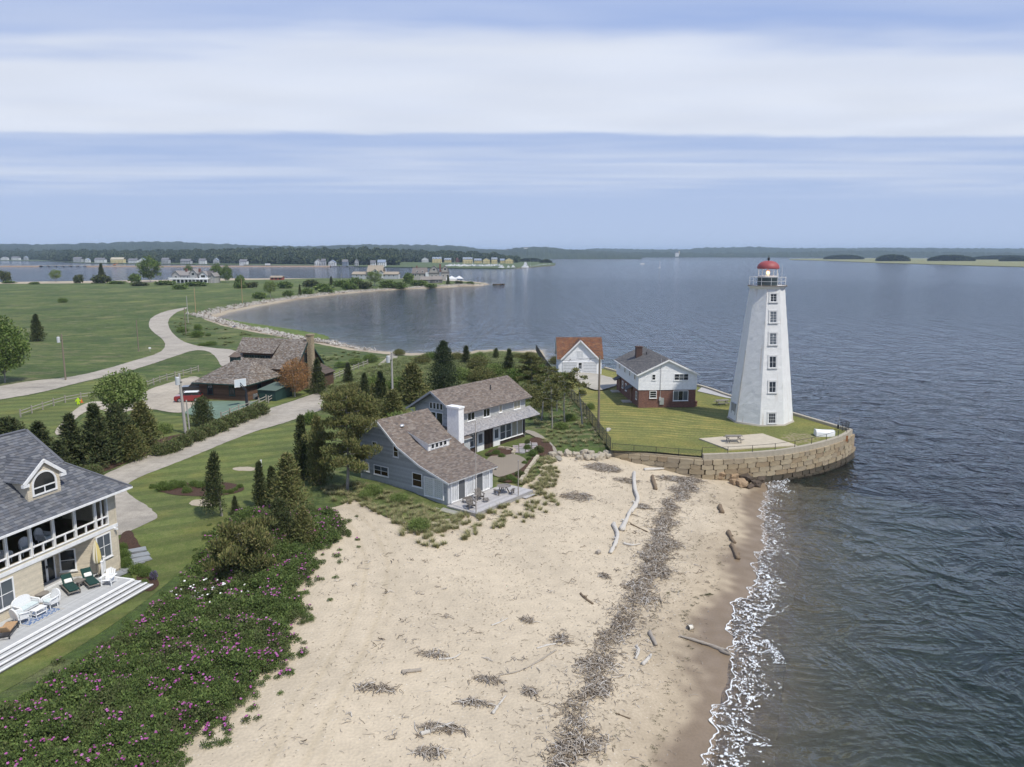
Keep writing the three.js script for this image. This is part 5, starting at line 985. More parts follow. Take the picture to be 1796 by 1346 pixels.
{
const BARE = g4([[1290, 625], [1330, 595], [1420, 600], [1480, 615], [1470, 640], [1380, 655]], PT);
const straw = (x, z) => {
const cxx = x - 22, czz = z + 99, bend = Math.atan2(czz, cxx), rad = Math.hypot(cxx * 0.75, czz);
const line = Math.pow(0.5 + 0.5 * Math.sin((x * 0.35 - z * 0.95 + 1.4 * fbm(x * 0.06, z * 0.06, 2)) * 4.4), 2.2) * clamp(0.75 + fbm(x * 0.2, z * 0.2, 3)) * (1 - sstep(24, 31, x)) * sstep(-86.5, -89.5, z);
const dry = clamp(fbm(x * 0.13 + 20, z * 0.13, 3) + 0.1), k = 1.14 + 0.16 * fbm(x * 0.4, z * 0.4, 3);
return [k * (1.2 + 0.6 * dry + 1.1 * line), k * (1.04 + 0.28 * dry + 0.6 * line), k * (1.0 + 0.2 * dry + 0.9 * line)];
};
const map = colorTex(1024, (u, v) => { const x = mix(5, 41, u), z = mix(-147, -82, v), c = straw(x, z), b = mix3([0.088, 0.122, 0.026], [0.128, 0.148, 0.042], clamp(0.5 + 0.9 * n2(x * 2.3, z * 2.3))), s = clamp(1.2 * fbm(x * 0.35 + 3, z * 0.35, 3)), q = 0.75 + 0.5 * hash(Math.floor(u * 1024), Math.floor(v * 1024), 3); const bare = inPoly(BARE, x + 0.5 * n2(x, z), z + 0.5 * n2(z, x + 9)) ? 0.75 : 0; return mix3(b.map((t, i) => t * c[i] * q), [0.30 * q, 0.245 * q, 0.15 * q], Math.max(bare * clamp(0.6 + n2(x * 1.5, z * 1.5)), 0)); });
struct('point_lawn', drape(pointPoly, 0, (x, z) => [(x - 5) / 36, (z + 147) / 65], undefined, flat), std(null, 1, { map, bumpMap: rep(grassBump, [0.07, 0.05]), bumpScale: 0.05 }));
const slabP = g4([[858, 628], [1190, 602], [1372, 664], [1010, 684]], PT + 0.1);
const sl = new THREE.ExtrudeGeometry(new THREE.Shape(slabP.map(([x, z]) => new THREE.Vector2(x, -z))), { depth: 0.2, bevelEnabled: true, bevelSize: 0.02, bevelThickness: 0.02, bevelSegments: 1 }).rotateX(-Math.PI / 2).translate(0, PT - 0.08, 0);
const ps = part('concrete_pad', sl, noisy([0.47, 0.41, 0.31], 0.95, 2.6, 0.01)); tag(ps, 'flat tan concrete pad under the picnic table in front of the lighthouse', 'slab');
const gp = new THREE.ExtrudeGeometry(new THREE.Shape(g4([[848, 380], [870, 360], [1030, 400], [1035, 420], [1000, 415]], PT).map(([x, z]) => new THREE.Vector2(x, -z))), { depth: 0.04, bevelEnabled: false }).rotateX(-Math.PI / 2).translate(0, PT + 0.035, 0);
struct('gravel_strip', gp, noisy([0.42, 0.41, 0.40], 1, 0.6, 0.03));
}
// chain link fence, posts and rails and wire; split where it turns along the wall
function chainFence(label, path, y, h, lean = 0, step = 2.6, wire = true) {
const F = thing('wire_fence', label, 'fence', [0, 0, 0], 0, 'wire fences round the point'), P = resample(path, step), m = std([0.045, 0.045, 0.045], 0.6, { metalness: 0.4 });
const pg = cyl([0, 0, 0], [0, h, 0], 0.035, 0.03, 6);
P.forEach(([x, z]) => part('post', pg, m, F).position.set(x, y, z));
const w = [];
for (let i = 0; i < P.length - 1; i++) {
const [ax, az] = P[i], [bx2, bz] = P[i + 1], L = Math.hypot(bx2 - ax, bz - az);
part('rail', cyl([ax, y + h - 0.03, az], [bx2, y + h - 0.03, bz], 0.022, 0.022, 5), m, F);
if (wire) for (let s = -h; s < L; s += 0.11) for (const q of [1, -1]) { let s0 = s, s1 = s + h, y0 = 0, y1 = h; if (s0 < 0) { y0 = -s0; s0 = 0; } if (s1 > L) { y1 -= s1 - L; s1 = L; } if (s1 - s0 < 0.05) continue; const A = q > 0 ? [s0, y0, s1, y1] : [s0, h - y0, s1, h - y1], pt = (u, v) => [mix(ax, bx2, u / L), y + v, mix(az, bz, u / L)]; w.push(cyl(pt(A[0], A[1]), pt(A[2], A[3]), 0.0045, 0.0045, 3, true)); }
}
if (w.length) part('wire_mesh', w, m, F).userData.kind = 'stuff';
return F;
}
chainFence('dark wire fence between the mown point lawn and the scrub', fenceW, 3.05, 1.5);
chainFence('low dark wire fence along the stone coping above the driftwood', g4([[400, 690], [600, 706], [870, 728]], 2.95), 2.92, 0.85, 0, 2.2);
chainFence('dark pipe railing on the concrete parapet in front of the picnic pad', resample(wallSea.slice(2), 0.5).map(([x, z]) => [x - 0.1, z - 0.26]).slice(0, -4), 3.34, 0.75, 0, 2.9, false);
{
const tip = wallSea.at(-1); chainFence('tall dark wire fence at the outer tip of the sea wall', [[tip[0] - 1.6, tip[1] + 0.8], [tip[0] - 0.4, tip[1] - 0.15], [tip[0] - 0.9, tip[1] - 1.3]], 3.34, 1.0, 0, 0.8);
const a = thing('whip_antenna', 'thin leaning grey mast at the outer tip of the sea wall', 'mast', [tip[0] - 1.4, 3.3, tip[1] - 0.9], 0); part('mast', [cyl([0, 0, 0], [0.35, 4.0, 0], 0.03, 0.012, 6), cyl([0.12, 1.3, -0.0], [0.4, 1.5, 0.1], 0.015)], std([0.25, 0.25, 0.24], 0.6), a); part('bracket', bx(-0.1, 0.1, 0, 0.5, -0.1, 0.1), darkMetal, a);
const d = thing('upturned_dinghy', 'white upturned dinghy lying on the grass beside the outer sea wall', 'boat', [...G(...Z4(1518, 612), PT)].toSpliced(1, 0, PT), R(-8));
const hull = new THREE.BufferGeometry(), hp = [], hi = [], NS = 10, NR = 9;
for (let i = 0; i <= NS; i++) { const t = i / NS, x = mix(-1.1, 1.1, t), w = 0.66 * (1 - Math.pow(Math.max(0, t - 0.45) / 0.55, 2.4) * 0.75), h = 0.72 - 0.1 * t; for (let k = 0; k <= NR; k++) { const a = Math.PI * k / NR, c = Math.cos(a), s = Math.sin(a); hp.push(x, h * Math.pow(s, 0.45), -w * Math.sign(c) * Math.pow(Math.abs(c), 0.5)); } }
for (let i = 0; i < NS; i++) for (let k = 0; k < NR; k++) { const a = i * (NR + 1) + k, b = a + NR + 1; hi.push(a, a + 1, b, a + 1, b + 1, b); }
hull.setAttribute('position', new THREE.Float32BufferAttribute(hp, 3)); hull.setIndex(hi); hull.computeVertexNormals();
const tr = (x, w, h) => prism([[-w, 0], [w, 0], [w, h * 0.7], [w * 0.75, h], [-w * 0.75, h], [-w, h * 0.7]], -0.02, 0.02).rotateY(Math.PI / 2).translate(x, 0, 0);
part('hull', hull, noisy([0.80, 0.81, 0.80], 0.45, 1), d); part('transom', tr(-1.1, 0.66, 0.72), noisy([0.76, 0.77, 0.76], 0.5, 1), d); part('gunwale', [bx(-1.14, 0.5, 0, 0.06, -0.7, -0.64), bx(-1.14, 0.5, 0, 0.06, 0.64, 0.7)], noisy([0.6, 0.6, 0.58], 0.6, 1), d); part('keel', bx(-1.05, 0.95, 0.63, 0.73, -0.03, 0.03), white, d);
}
function picnicTable(label, pos, turn, mat = teak) {
const t = thing('picnic_table', label, 'picnic table', pos, turn);
for (let i = 0; i < 5; i++) part('tabletop_board', bx(-0.95, 0.95, 0.72, 0.76, -0.37 + i * 0.15, -0.235 + i * 0.15), mat, t);
for (const s of [-1, 1]) for (let i = 0; i < 2; i++) part('seat_board', bx(-0.95, 0.95, 0.42, 0.46, s * 0.72 - 0.14 + i * 0.145, s * 0.72 - 0.005 + i * 0.145), mat, t);
for (const x of [-0.65, 0.65]) { for (const s of [-1, 1]) part('leg', bar([x, 0, s * 0.62], [x, 0.72, s * 0.2], 0.04, 0.09), mat, t); part('cross_beam', bx(x + 0.021, x + 0.06, 0.34, 0.42, -0.85, 0.85), mat, t); }
return t;
}
{
const p = (x, y, e) => { const [a, b] = G(...Z4(x, y), e); return [a, e, b]; };
picnicTable('weathered picnic table on the concrete pad in front of the lighthouse', p(1038, 645, PT + 0.145), R(3));
picnicTable('weathered picnic table on the grass between the brick house and the lighthouse', p(978, 452, PT + 0.02), R(8));
const st = thing('low_stone', 'small pale stone lying on the mown point lawn', 'stone', p(381, 588, PT - 0.02), 0.4); part('stone', roughBox(5, 0.3).scale(0.55, 0.4, 0.4).translate(0, 0.15, 0), noisy([0.4, 0.38, 0.34], 0.95, 0.5, 0.02), st);
}
// ================================================================ poles and wires
const poleMat = noisy([0.20, 0.165, 0.125], 0.95, 0.8, 0.01), poleGrey = noisy([0.36, 0.345, 0.32], 0.95, 0.8, 0.01), poleTan = noisy([0.38, 0.27, 0.15], 0.95, 0.8, 0.01), can = std([0.5, 0.52, 0.53], 0.5);
function pole(label, [px, py], top, { mat = poleMat, r = 0.15, trans = false, arm = false, lean = 0, e, name = 'utility_pole' } = {}) {
const [x, z] = e ? G(px, py, e) : hit(px, py), y = e || groundAt(x, z), h = top === undefined ? 8 : (() => { const d = -z; const s = (EYE - y) / 1; const xx = 0; // height from the photo's top row
const k = (IMG_H / 2 - top) / FOCAL, dy = k * CT - ST, dz = -(CT + k * ST); return EYE + dy * (z / dz) - y; })();
const o = thing(name, label, 'pole', [x, y - 0.05, z], 0.3);
part('shaft', cyl([0, -0.3, 0], [lean, h, 0], r, r * 0.7, 9), mat, o);
if (trans) { part('transformer', [new THREE.CylinderGeometry(0.26, 0.26, 0.85, 14).translate(-0.5, h - 0.95, 0.1), new THREE.CylinderGeometry(0.2, 0.26, 0.1, 14).translate(-0.5, h - 0.47, 0.1)], can, o); part('bracket', bx(-0.3, 0, h - 1.1, h - 1.0, 0.05, 0.15), darkMetal, o); part('insulator', [cyl([-0.5, h - 0.45, 0.1], [-0.5, h - 0.2, 0.1], 0.05, 0.03, 6)], std([0.3, 0.2, 0.15], 0.4), o); }
if (arm) part('crossarm', bx(-0.9, 0.9, h - 0.5, h - 0.38, -0.06, 0.06), mat, o);
return { o, top: [x + lean, y + h - 0.25, z], h };
}
const P1 = pole('pale weathered utility pole with transformer beside the lane', [326, 762], 654, { mat: poleGrey, r: 0.2, trans: true, lean: -0.3 });
part('service_post', cyl([0.45, -0.2, 0.1], [0.3, 4.2, 0.1], 0.09, 0.08, 8), poleGrey, P1.o);
const P2 = pole('brown utility pole with transformer beside the road on the far left', [115, 668], 586, { trans: true, e: 2.9 });
const P3 = pole('pale utility pole with transformer standing in the trees behind the beach house', [689, 715], 618, { mat: poleGrey, trans: true, r: 0.17, e: 3 });
const P4 = pole('thin brown pole standing in the field left of the road bend', [243, 617], 561, { r: 0.12 });
const P5 = pole('dark brown pole in the grass right of the road bend', [326, 586], 540, {});
const P6 = pole('slim grey pole behind the dark one at the road bend', [330, 567], 519, { mat: poleGrey, r: 0.12 });
const P7 = pole('tall tan pole where the road meets the bay beach', [343, 548], 505, { mat: poleTan });
const P8 = pole('tan pole by the bay beach furthest along the shore', [425, 532], 488, { mat: poleTan });
const P9 = pole('tall brown pole at the edge of the point lawn by the wire fence', [1049.6, 752], 624, { e: 3.1, r: 0.16 });
const P10 = pole('pale utility pole among the shrubs of the far spit', [599, 497], 479, { mat: poleGrey });
function wires(label, A, B, n = 2, sag = 0.9) { for (let k = 0; k < n; k++) { const o = 0.35 * k, pts = []; for (let i = 0; i <= 14; i++) { const t = i / 14; pts.push([mix(A[0], B[0], t), mix(A[1] - o, B[1] - o, t) - sag * 4 * t * (1 - t), mix(A[2], B[2], t)]); } const m = part('power_line', tube(pts, 0.016, 4, 28), darkMetal); tag(m, `${label}, ${k ? 'lower' : 'upper'} line`, 'wire', 'overhead wires'); } }
wires('overhead wire from the pale lane pole to the pole in the trees', P1.top, P3.top); wires('overhead wire from the pole in the trees to the point lawn pole', P3.top, P9.top, 1);
wires('overhead wire from the point lawn pole to the brick house mast', P9.top, [20.6, 9.8, -106.3], 1, 0.3);
{
// thin flagpole and short post on the beach house deck
const f = thing('flagpole', 'thin bare pole rising from the near corner of the beach house deck', 'pole', gh(3.3, -0.8, 0.1), 0); part('shaft', cyl([0, 0, 0], [0, 8.4, 0], 0.05, 0.03, 8), noisy([0.36, 0.33, 0.30], 0.9, 0.6), f); part('finial', new THREE.SphereGeometry(0.06, 10, 8).translate(0, 8.45, 0), poleGrey, f);
const q = thing('deck_post', 'short grey post at the far corner of the beach house deck', 'post', gh(3.35, -0.8, -5.9), 0); part('shaft', cyl([0, 0, 0], [0, 3.7, 0], 0.05, 0.04, 8), noisy([0.3, 0.27, 0.24], 0.9, 0.6), q); part('cap', cyl([0, 3.7, 0], [0, 3.75, 0], 0.06, 0.06, 8), poleGrey, q);
}
// ================================================================ beach house deck, walkway, patio
{
const D = thing('beach_deck', 'low grey board deck on the sand side of the beach house', 'deck', GB, R(-37));
const dm = [0.92, 1, 1.07].map((k) => noisy([0.40 * k, 0.385 * k, 0.375 * k], 0.9, 0.9, 0.004));
let k = 0; for (let x = 0.08; x < 3.35; x += 0.1465, k++) part('plank', bx(x, x + 0.14, -0.42, -0.38, -8.1, 0.25), dm[Math.floor(hash(k, 5, 2) * 3)], D);
part('fascia', [bx(3.38, 3.42, -0.75, -0.39, -8.1, 0.25), bx(0.05, 3.38, -0.75, -0.43, 0.255, 0.29)], noisy([0.30, 0.29, 0.28], 0.9, 1), D);
part('step', [bx(3.42, 3.85, -0.72, -0.66, -7.9, -6.4)], dm[1], D);
const gy = (x, z) => gh(x, -0.38, z), wood = noisy([0.13, 0.115, 0.10], 0.95, 0.6, 0.006);
adirondack('dark weathered slatted chair nearest the flagpole on the beach deck', gy(2.2, -0.55), R(-37 + 60), wood, 'adirondack_chair', 'chairs on the beach deck'); adirondack('dark weathered slatted chair further in on the beach deck', gy(1.2, -2.9), R(-37 + 60), wood, 'adirondack_chair', 'chairs on the beach deck');
const s = thing('slatted_stool', 'low slatted table between the two dark deck chairs', 'side table', gy(0.9, -1.5), R(-37)); for (let i = 0; i < 5; i++) part('slat', bx(-0.28 + i * 0.115, -0.18 + i * 0.115, 0.4, 0.43, -0.3, 0.3), wood, s); for (const [x, z] of [[-0.24, -0.25], [0.24, -0.25], [-0.24, 0.25], [0.24, 0.25]]) part('leg', bx(x - 0.03, x + 0.03, 0, 0.4, z - 0.03, z + 0.03), wood, s);
const ot = thing('footrest', 'slatted wooden footrest on the beach deck', 'footrest', gy(2.15, -2.7), R(-37 + 60)); for (let i = 0; i < 4; i++) part('slat', bx(-0.25, 0.25, 0.3 - i * 0.045, 0.325 - i * 0.045, -0.2 + i * 0.11, -0.1 + i * 0.11), wood, ot); for (const x of [-0.22, 0.22]) part('leg', bx(x - 0.02, x + 0.02, 0, 0.31, -0.2, -0.14), wood, ot);
// round picnic table with attached benches
const t = thing('round_picnic_table', 'round dark wooden picnic table with benches on the beach deck', 'picnic table', gy(1.85, -5.7), R(10)); for (let i = 0; i < 7; i++) { const z = -0.48 + i * 0.16, h = Math.sqrt(0.36 - z * z * 0.98); part('tabletop_board', bx(-h - 0.05, h + 0.05, 0.7, 0.74, z - 0.075, z + 0.075), noisy([0.20, 0.18, 0.165], 0.9, 0.6), t); }
for (let i = 0; i < 3; i++) { const a = i * 2.1 + 0.5, c = Math.cos(a), n = Math.sin(a); part('leg', bar([c * 0.6, 0, n * 0.6], [c * 0.15, 0.7, n * 0.15], 0.06, 0.09), wood, t); const b = part('bench', [bx(-0.4, 0.4, 0.4, 0.44, -0.12, 0.12), bx(-0.3, -0.24, 0, 0.4, -0.05, 0.05), bx(0.24, 0.3, 0, 0.4, -0.05, 0.05)], wood, t); b.position.set(c * 0.86, 0, n * 0.86); b.rotation.y = -a + Math.PI / 2; }
const W = thing('boardwalk', 'narrow grey board walk along the gable wall of the beach house', 'walkway', gh(0, -0.62, 0), R(-37)); for (let i = 0; i < 3; i++) part('plank', bx(-10.2, 2.0, 0.12, 0.17, 0.62 + i * 0.27, 0.88 + i * 0.27), noisy([0.29 + i * 0.02, 0.28 + i * 0.02, 0.25], 0.95, 1), W); for (let x = -9.5; x < 2; x += 2.2) part('joist', bx(x, x + 0.1, -0.1, 0.12, 0.6, 1.45), wood, W);
const pile = thing('board_stack', 'stack of weathered boards lying on the sand left of the beach house', 'boards', gh(-5.4, -0.72, 4.55), R(-37 - 4)); for (let i = 0; i < 8; i++) part('plank', bx(-1.65 + 0.1 * hash(i, 1, 1), 1.65 - 0.15 * hash(i, 2, 1), 0.02 + (i >> 2) * 0.09, 0.1 + (i >> 2) * 0.09, -0.6 + (i % 4) * 0.3, -0.32 + (i % 4) * 0.3), noisy([0.24 + 0.05 * hash(i, 3, 1), 0.225, 0.19], 0.95, 1), pile);
const pile2 = thing('board_stack', 'two grey planks lying in the grass beside the gable wall', 'boards', gh(-6.6, -0.5, 2.3), R(-37 - 12)); for (let i = 0; i < 2; i++) part('plank', bx(-1.3, 1.3, 0.05 + i * 0.08, 0.12 + i * 0.08, -0.2 + i * 0.1, 0.1 + i * 0.1), noisy([0.26, 0.25, 0.22], 0.95, 1), pile2);
// pea gravel court and flagstones
const Z5 = (x, y) => [560 + x * 420 / 1796, 660 + y * 250 / 1069];
const sheet = (name, list, m, lift, rag = 0.08) => struct(name, drape(raggedPoly(smoothPoly(list.map(([x, y]) => hit(...Z5(x, y))), 2), rag, 0.5), lift), m);
sheet('gravel_court', [[1240, 640], [1300, 770], [1420, 750], [1540, 690], [1560, 640], [1500, 600], [1440, 590], [1300, 595]], noisy([0.265, 0.225, 0.175], 1, 0.5, 0.03), 0.12);
sheet('gravel_path', [[1555, 405], [1640, 430], [1720, 490], [1796, 580], [1830, 640], [1790, 640], [1740, 570], [1660, 490], [1600, 450], [1540, 430]], noisy([0.30, 0.27, 0.22], 1, 0.6, 0.02), 0.12);
sheet('planting_bed', [[1240, 585], [1330, 545], [1460, 560], [1450, 595], [1340, 605], [1250, 605]], mulchMat, 0.14); sheet('planting_bed', [[1560, 480], [1640, 460], [1720, 500], [1770, 580], [1700, 610], [1640, 600], [1620, 540]], mulchMat, 0.14); sheet('planting_bed', [[1320, 780], [1430, 750], [1540, 690], [1580, 620], [1620, 610], [1600, 660], [1500, 800], [1400, 810]], mulchMat, 0.14);
const fl = thing('flagstone_patio', 'grey flagstone patio in front of the brown boarded ground floor', 'patio', [0, 0, 0]); const rr = rngOf(9), ref = hit(...Z5(1530, 545));
const fp = [[1400, 555], [1600, 490], [1640, 560], [1600, 580], [1480, 580]].map(([x, y]) => hit(...Z5(x, y)));
let x0 = Math.min(...fp.map((p) => p[0])), x1 = Math.max(...fp.map((p) => p[0])), z0 = Math.min(...fp.map((p) => p[1])), z1 = Math.max(...fp.map((p) => p[1]));
for (let x = x0; x < x1; x += 0.72) for (let z = z0; z < z1; z += 0.6) if (inPoly(fp, x + 0.35, z + 0.3)) { const q = part('flagstone', roughBox(Math.floor(rr() * 40), 0.04), noisy([0.30 + 0.06 * rr(), 0.30, 0.295], 0.95, 1.2, 0.006), fl); q.scale.set(0.68, 0.1, 0.56); q.position.set(x + 0.35, groundAt(x, z) + 0.1, z + 0.3); q.rotation.y = (rr() - 0.5) * 0.12; }
const lw = thing('stone_kerb', 'low pale stone edging between the gravel court and the dune grass', 'kerb', [0, 0, 0]); const kp = resample([[1510, 800], [1570, 710], [1640, 610]].map(([x, y]) => hit(...Z5(x, y))), 0.85);
kp.forEach(([x, z], i) => { if (!i) return; const [a, b] = kp[i - 1], q = part('stone', blockG[i % 5], noisy([0.46, 0.40, 0.30], 0.95, 1, 0.02), lw); q.scale.set(0.86, 0.42, 0.34); q.position.set((a + x) / 2, groundAt(x, z) + 0.12, (b + z) / 2); q.rotation.y = Math.atan2(-(z - b), x - a); });
const lw2 = thing('stone_kerb', 'short pale stone edging round the small bed by the porch', 'kerb', [0, 0, 0]); const kq = resample([[1340, 545], [1460, 562], [1450, 590]].map(([x, y]) => hit(...Z5(x, y))), 0.7);
kq.forEach(([x, z], i) => { if (!i) return; const [a, b] = kq[i - 1], q = part('stone', blockG[i % 5], noisy([0.46, 0.40, 0.30], 0.95, 1, 0.02), lw2); q.scale.set(0.7, 0.35, 0.3); q.position.set((a + x) / 2, groundAt(x, z) + 0.16, (b + z) / 2); q.rotation.y = Math.atan2(-(z - b), x - a); });
}
// flagstone path by the cream house
{
const fl = thing('stepping_stones', 'blue grey flagstone path between the cream house and the lawn', 'path', [0, 0, 0]);
[[240, 968, 1.3], [244, 977, 1.4], [248, 985, 1.3], [238, 990, 1.1], [228, 1000, 1.2], [212, 1008, 1.1]].forEach(([px, py, w], i) => { const [x, z] = hit(px, py), q = part('flagstone', roughBox(i * 7, 0.04), noisy([0.26, 0.275, 0.285], 0.9, 1, 0.005), fl); q.scale.set(w, 0.12, 0.75); q.position.set(x, groundAt(x, z) + 0.12, z); q.rotation.y = 0.5 + i * 0.1; });
}
// ================================================================ split rail fences
function railFence(label, list, step = 2.5) {
const F = thing('rail_fence', label, 'fence', [0, 0, 0], 0, 'split rail fences round the cottage'), P = resample(list.map(([a, b]) => hit(a, b)), step), m = noisy([0.30, 0.275, 0.235], 0.95, 0.7, 0.01), pg = bx(-0.07, 0.07, -0.2, 1.15, -0.07, 0.07);
P.forEach(([x, z], i) => { const p = part('post', pg, m, F); p.position.set(x, groundAt(x, z), z); p.rotation.y = i; if (i) { const [a, b] = P[i - 1]; for (const h of [0.5, 0.9]) part('rail', limb([[a, groundAt(a, b) + h, b], [(a + x) / 2, groundAt((a + x) / 2, (b + z) / 2) + h - 0.02, (b + z) / 2], [x, groundAt(x, z) + h, z]], [0.05, 0.065, 0.05], 5), m, F); } });
}
railFence('split rail fence from the court corner along the lane', [[388, 738], [420, 724], [452, 713], [467, 706]]);
railFence('split rail fence left of the brown dying tree along the lane', [[471, 708], [485, 700], [512, 690]]);
railFence('split rail fence right of the dark cedar towards the bay', [[578, 670], [600, 660], [622, 650], [645, 641]]);
railFence('split rail fence along the drive near the neon figure', [[36, 733], [80, 718], [120, 706], [172, 698]]);
railFence('split rail fence between the grass island and the shell drive', [[258, 680], [290, 668], [320, 660], [348, 652]]);
// ================================================================ vehicles
function car(label, pos, turn, o) {
const c = thing(o.name, label, 'car', pos, turn), { L, W, H, hood, paint, roofMat, wr = 0.31 } = o;
const y0 = 0.22, belt = o.belt, b = (z) => z;
const prof = [[-L / 2, y0 + 0.15], [-L / 2 + 0.04, belt - 0.1], [-L / 2 + hood * 0.15, belt], [-L / 2 + hood, belt + 0.05], [L / 2 - 0.05, belt + 0.04], [L / 2, belt - 0.2], [L / 2, y0 + 0.1], [L / 2 - 0.2, y0], [-L / 2 + 0.2, y0]];
const body = new THREE.ExtrudeGeometry(new THREE.Shape(prof.map(([x, y]) => new THREE.Vector2(x, y))), { depth: W - 0.16, bevelEnabled: true, bevelSize: 0.06, bevelThickness: 0.08, bevelSegments: 3 }).translate(0, 0, -W / 2 + 0.08);
part('body', body, paint, c);
const gh2 = [[-L / 2 + hood - 0.05, belt], [-L / 2 + hood + 0.55, H - 0.06], [L / 2 - 0.35, H - 0.06], [L / 2 - 0.06, belt]];
part('glasshouse', new THREE.ExtrudeGeometry(new THREE.Shape(gh2.map(([x, y]) => new THREE.Vector2(x, y))), { depth: W - 0.4, bevelEnabled: true, bevelSize: 0.05, bevelThickness: 0.08, bevelSegments: 2 }).translate(0, 0, -W / 2 + 0.2), glassDark, c);
part('roof', rbx(L - hood - 0.85, 0.08, W - 0.3, 0.035, (hood - 0.3) / 2 + 0.1, H - 0.01, 0, 3), roofMat, c);
for (const x of [-L / 2 + hood + 0.3, (hood) / 2 + 0.05, L / 2 - 0.25]) for (const s of [-1, 1]) part('pillar', bar([x, belt, s * (W / 2 - 0.12)], [x + (x < 0 ? 0.3 : 0), H - 0.05, s * (W / 2 - 0.17)], 0.06, 0.05), paint, c);
for (const x of [-L / 2 + 0.72, L / 2 - 0.7]) for (const s of [-1, 1]) { const w = part('wheel', new THREE.CylinderGeometry(wr, wr, 0.2, 20).rotateX(Math.PI / 2), std([0.015, 0.015, 0.016], 0.9), c); w.position.set(x, wr, s * (W / 2 - 0.08)); part('rim', new THREE.CylinderGeometry(wr * 0.62, wr * 0.62, 0.03, 14).rotateX(Math.PI / 2).translate(0, 0, s * 0.1), std([0.4, 0.4, 0.41], 0.35, { metalness: 0.7 }), w); }
for (const s of [-1, 1]) { part('headlight', new THREE.SphereGeometry(0.1, 10, 8).scale(0.4, 1, 1.2).translate(-L / 2 - 0.03, belt - 0.15, s * (W / 2 - 0.25)), std([0.6, 0.6, 0.6], 0.15), c); part('tail_light', bx(L / 2 + 0.03, L / 2 + 0.07, belt - 0.3, belt - 0.1, s * (W / 2 - 0.2) - 0.07, s * (W / 2 - 0.2) + 0.07), std([0.25, 0.01, 0.01], 0.3), c); part('door_mirror', rbx(0.1, 0.12, 0.16, 0.04, -L / 2 + hood + 0.25, belt + 0.08, s * (W / 2 + 0.06)), paint, c); }
return c;
}
{
const at = (px, py, l = 0.09) => { const [x, z] = hit(px, py); return [x, groundAt(x, z) + l, z]; };
car('small red hatchback with white roof parked on the shell drive', at(331, 705), R(12), { name: 'red_car', L: 3.7, W: 1.68, H: 1.42, hood: 1.0, belt: 0.86, paint: new THREE.MeshPhysicalMaterial({ color: lin(0.21, 0.012, 0.014), roughness: 0.35, clearcoat: 1 }), roofMat: std([0.75, 0.75, 0.75], 0.35) });
const bk = new THREE.MeshPhysicalMaterial({ color: lin(0.012, 0.013, 0.015), roughness: 0.35, clearcoat: 1 });
car('black estate car parked behind the red hatchback beside the cottage', at(346, 690), R(8), { name: 'black_car', L: 4.7, W: 1.85, H: 1.65, hood: 1.25, belt: 1.0, paint: bk, roofMat: bk, wr: 0.35 });
// far cars by the big house on the spit
const h = thing('basketball_hoop', 'basketball hoop with white backboard at the edge of the green court', 'basketball hoop', at(433, 716, 0.1), R(-125));
part('post', [bx(-0.14, 0.14, 0, 1.9, -0.14, 0.14), bx(-0.08, 0.08, 1.9, 2.6, -0.08, 0.08)], std([0.02, 0.022, 0.03], 0.6), h); part('arm', [bar([0, 2.3, 0], [0, 3.0, 1.2], 0.09, 0.12), bar([0, 2.55, 0], [0, 3.35, 1.2], 0.07, 0.1)], darkMetal, h);
part('backboard', [bx(-0.9, 0.9, 2.85, 3.85, 1.2, 1.24)], new THREE.MeshPhysicalMaterial({ color: lin(0.6, 0.66, 0.7), roughness: 0.1 }), h);
part('backboard_frame', [bx(-0.93, 0.93, 2.8, 2.87, 1.19, 1.26), bx(-0.93, 0.93, 3.83, 3.9, 1.19, 1.26), bx(-0.95, -0.88, 2.8, 3.9, 1.191, 1.261), bx(0.88, 0.95, 2.8, 3.9, 1.191, 1.261), bx(-0.3, 0.3, 3.5, 3.53, 1.24, 1.25), bx(-0.3, -0.27, 3.1, 3.5, 1.24, 1.25), bx(0.27, 0.3, 3.1, 3.5, 1.24, 1.25)], white, h);
part('rim', new THREE.TorusGeometry(0.23, 0.012, 6, 20).rotateX(Math.PI / 2).translate(0, 3.05, 1.55), std([0.5, 0.12, 0.02], 0.5), h); part('net', new THREE.CylinderGeometry(0.22, 0.12, 0.4, 12, 3, true).translate(0, 2.84, 1.55), std([0.6, 0.6, 0.6], 0.9, { wireframe: false, side: THREE.DoubleSide }), h);
const ac = thing('air_conditioner', 'grey air conditioning unit beside the green enclosure', 'air conditioner', at(445, 701, 0.08), R(-15)); part('casing', rbx(0.85, 0.8, 0.85, 0.04, 0, 0.4, 0), std([0.2, 0.21, 0.22], 0.6), ac); part('fan_grille', new THREE.CylinderGeometry(0.34, 0.34, 0.04, 18).translate(0, 0.81, 0), darkMetal, ac);
// neon warning figure and orange cone
const nf = thing('warning_figure', 'neon yellow green cut out warning figure standing beside the drive', 'sign', at(137, 711, 0.05), R(20)); const ng = std([0.42, 0.62, 0.01], 0.6);
const fig = new THREE.Shape([[-0.16, 0], [-0.04, 0], [0.0, 0.32], [0.08, 0.02], [0.22, 0.06], [0.14, 0.42], [0.15, 0.62], [0.34, 0.5], [0.38, 0.58], [0.14, 0.8], [0.08, 0.82], [0.13, 0.93], [0.02, 1.03], [-0.1, 0.93], [-0.06, 0.82], [-0.2, 0.78], [-0.36, 0.52], [-0.28, 0.48], [-0.14, 0.62], [-0.12, 0.4]].map(([a, b]) => new THREE.Vector2(a, b)));
part('figure', new THREE.ExtrudeGeometry(fig, { depth: 0.06, bevelEnabled: true, bevelSize: 0.02, bevelThickness: 0.02, bevelSegments: 1 }), ng, nf); part('base', bx(-0.3, 0.3, -0.02, 0.05, -0.1, 0.16), darkMetal, nf);
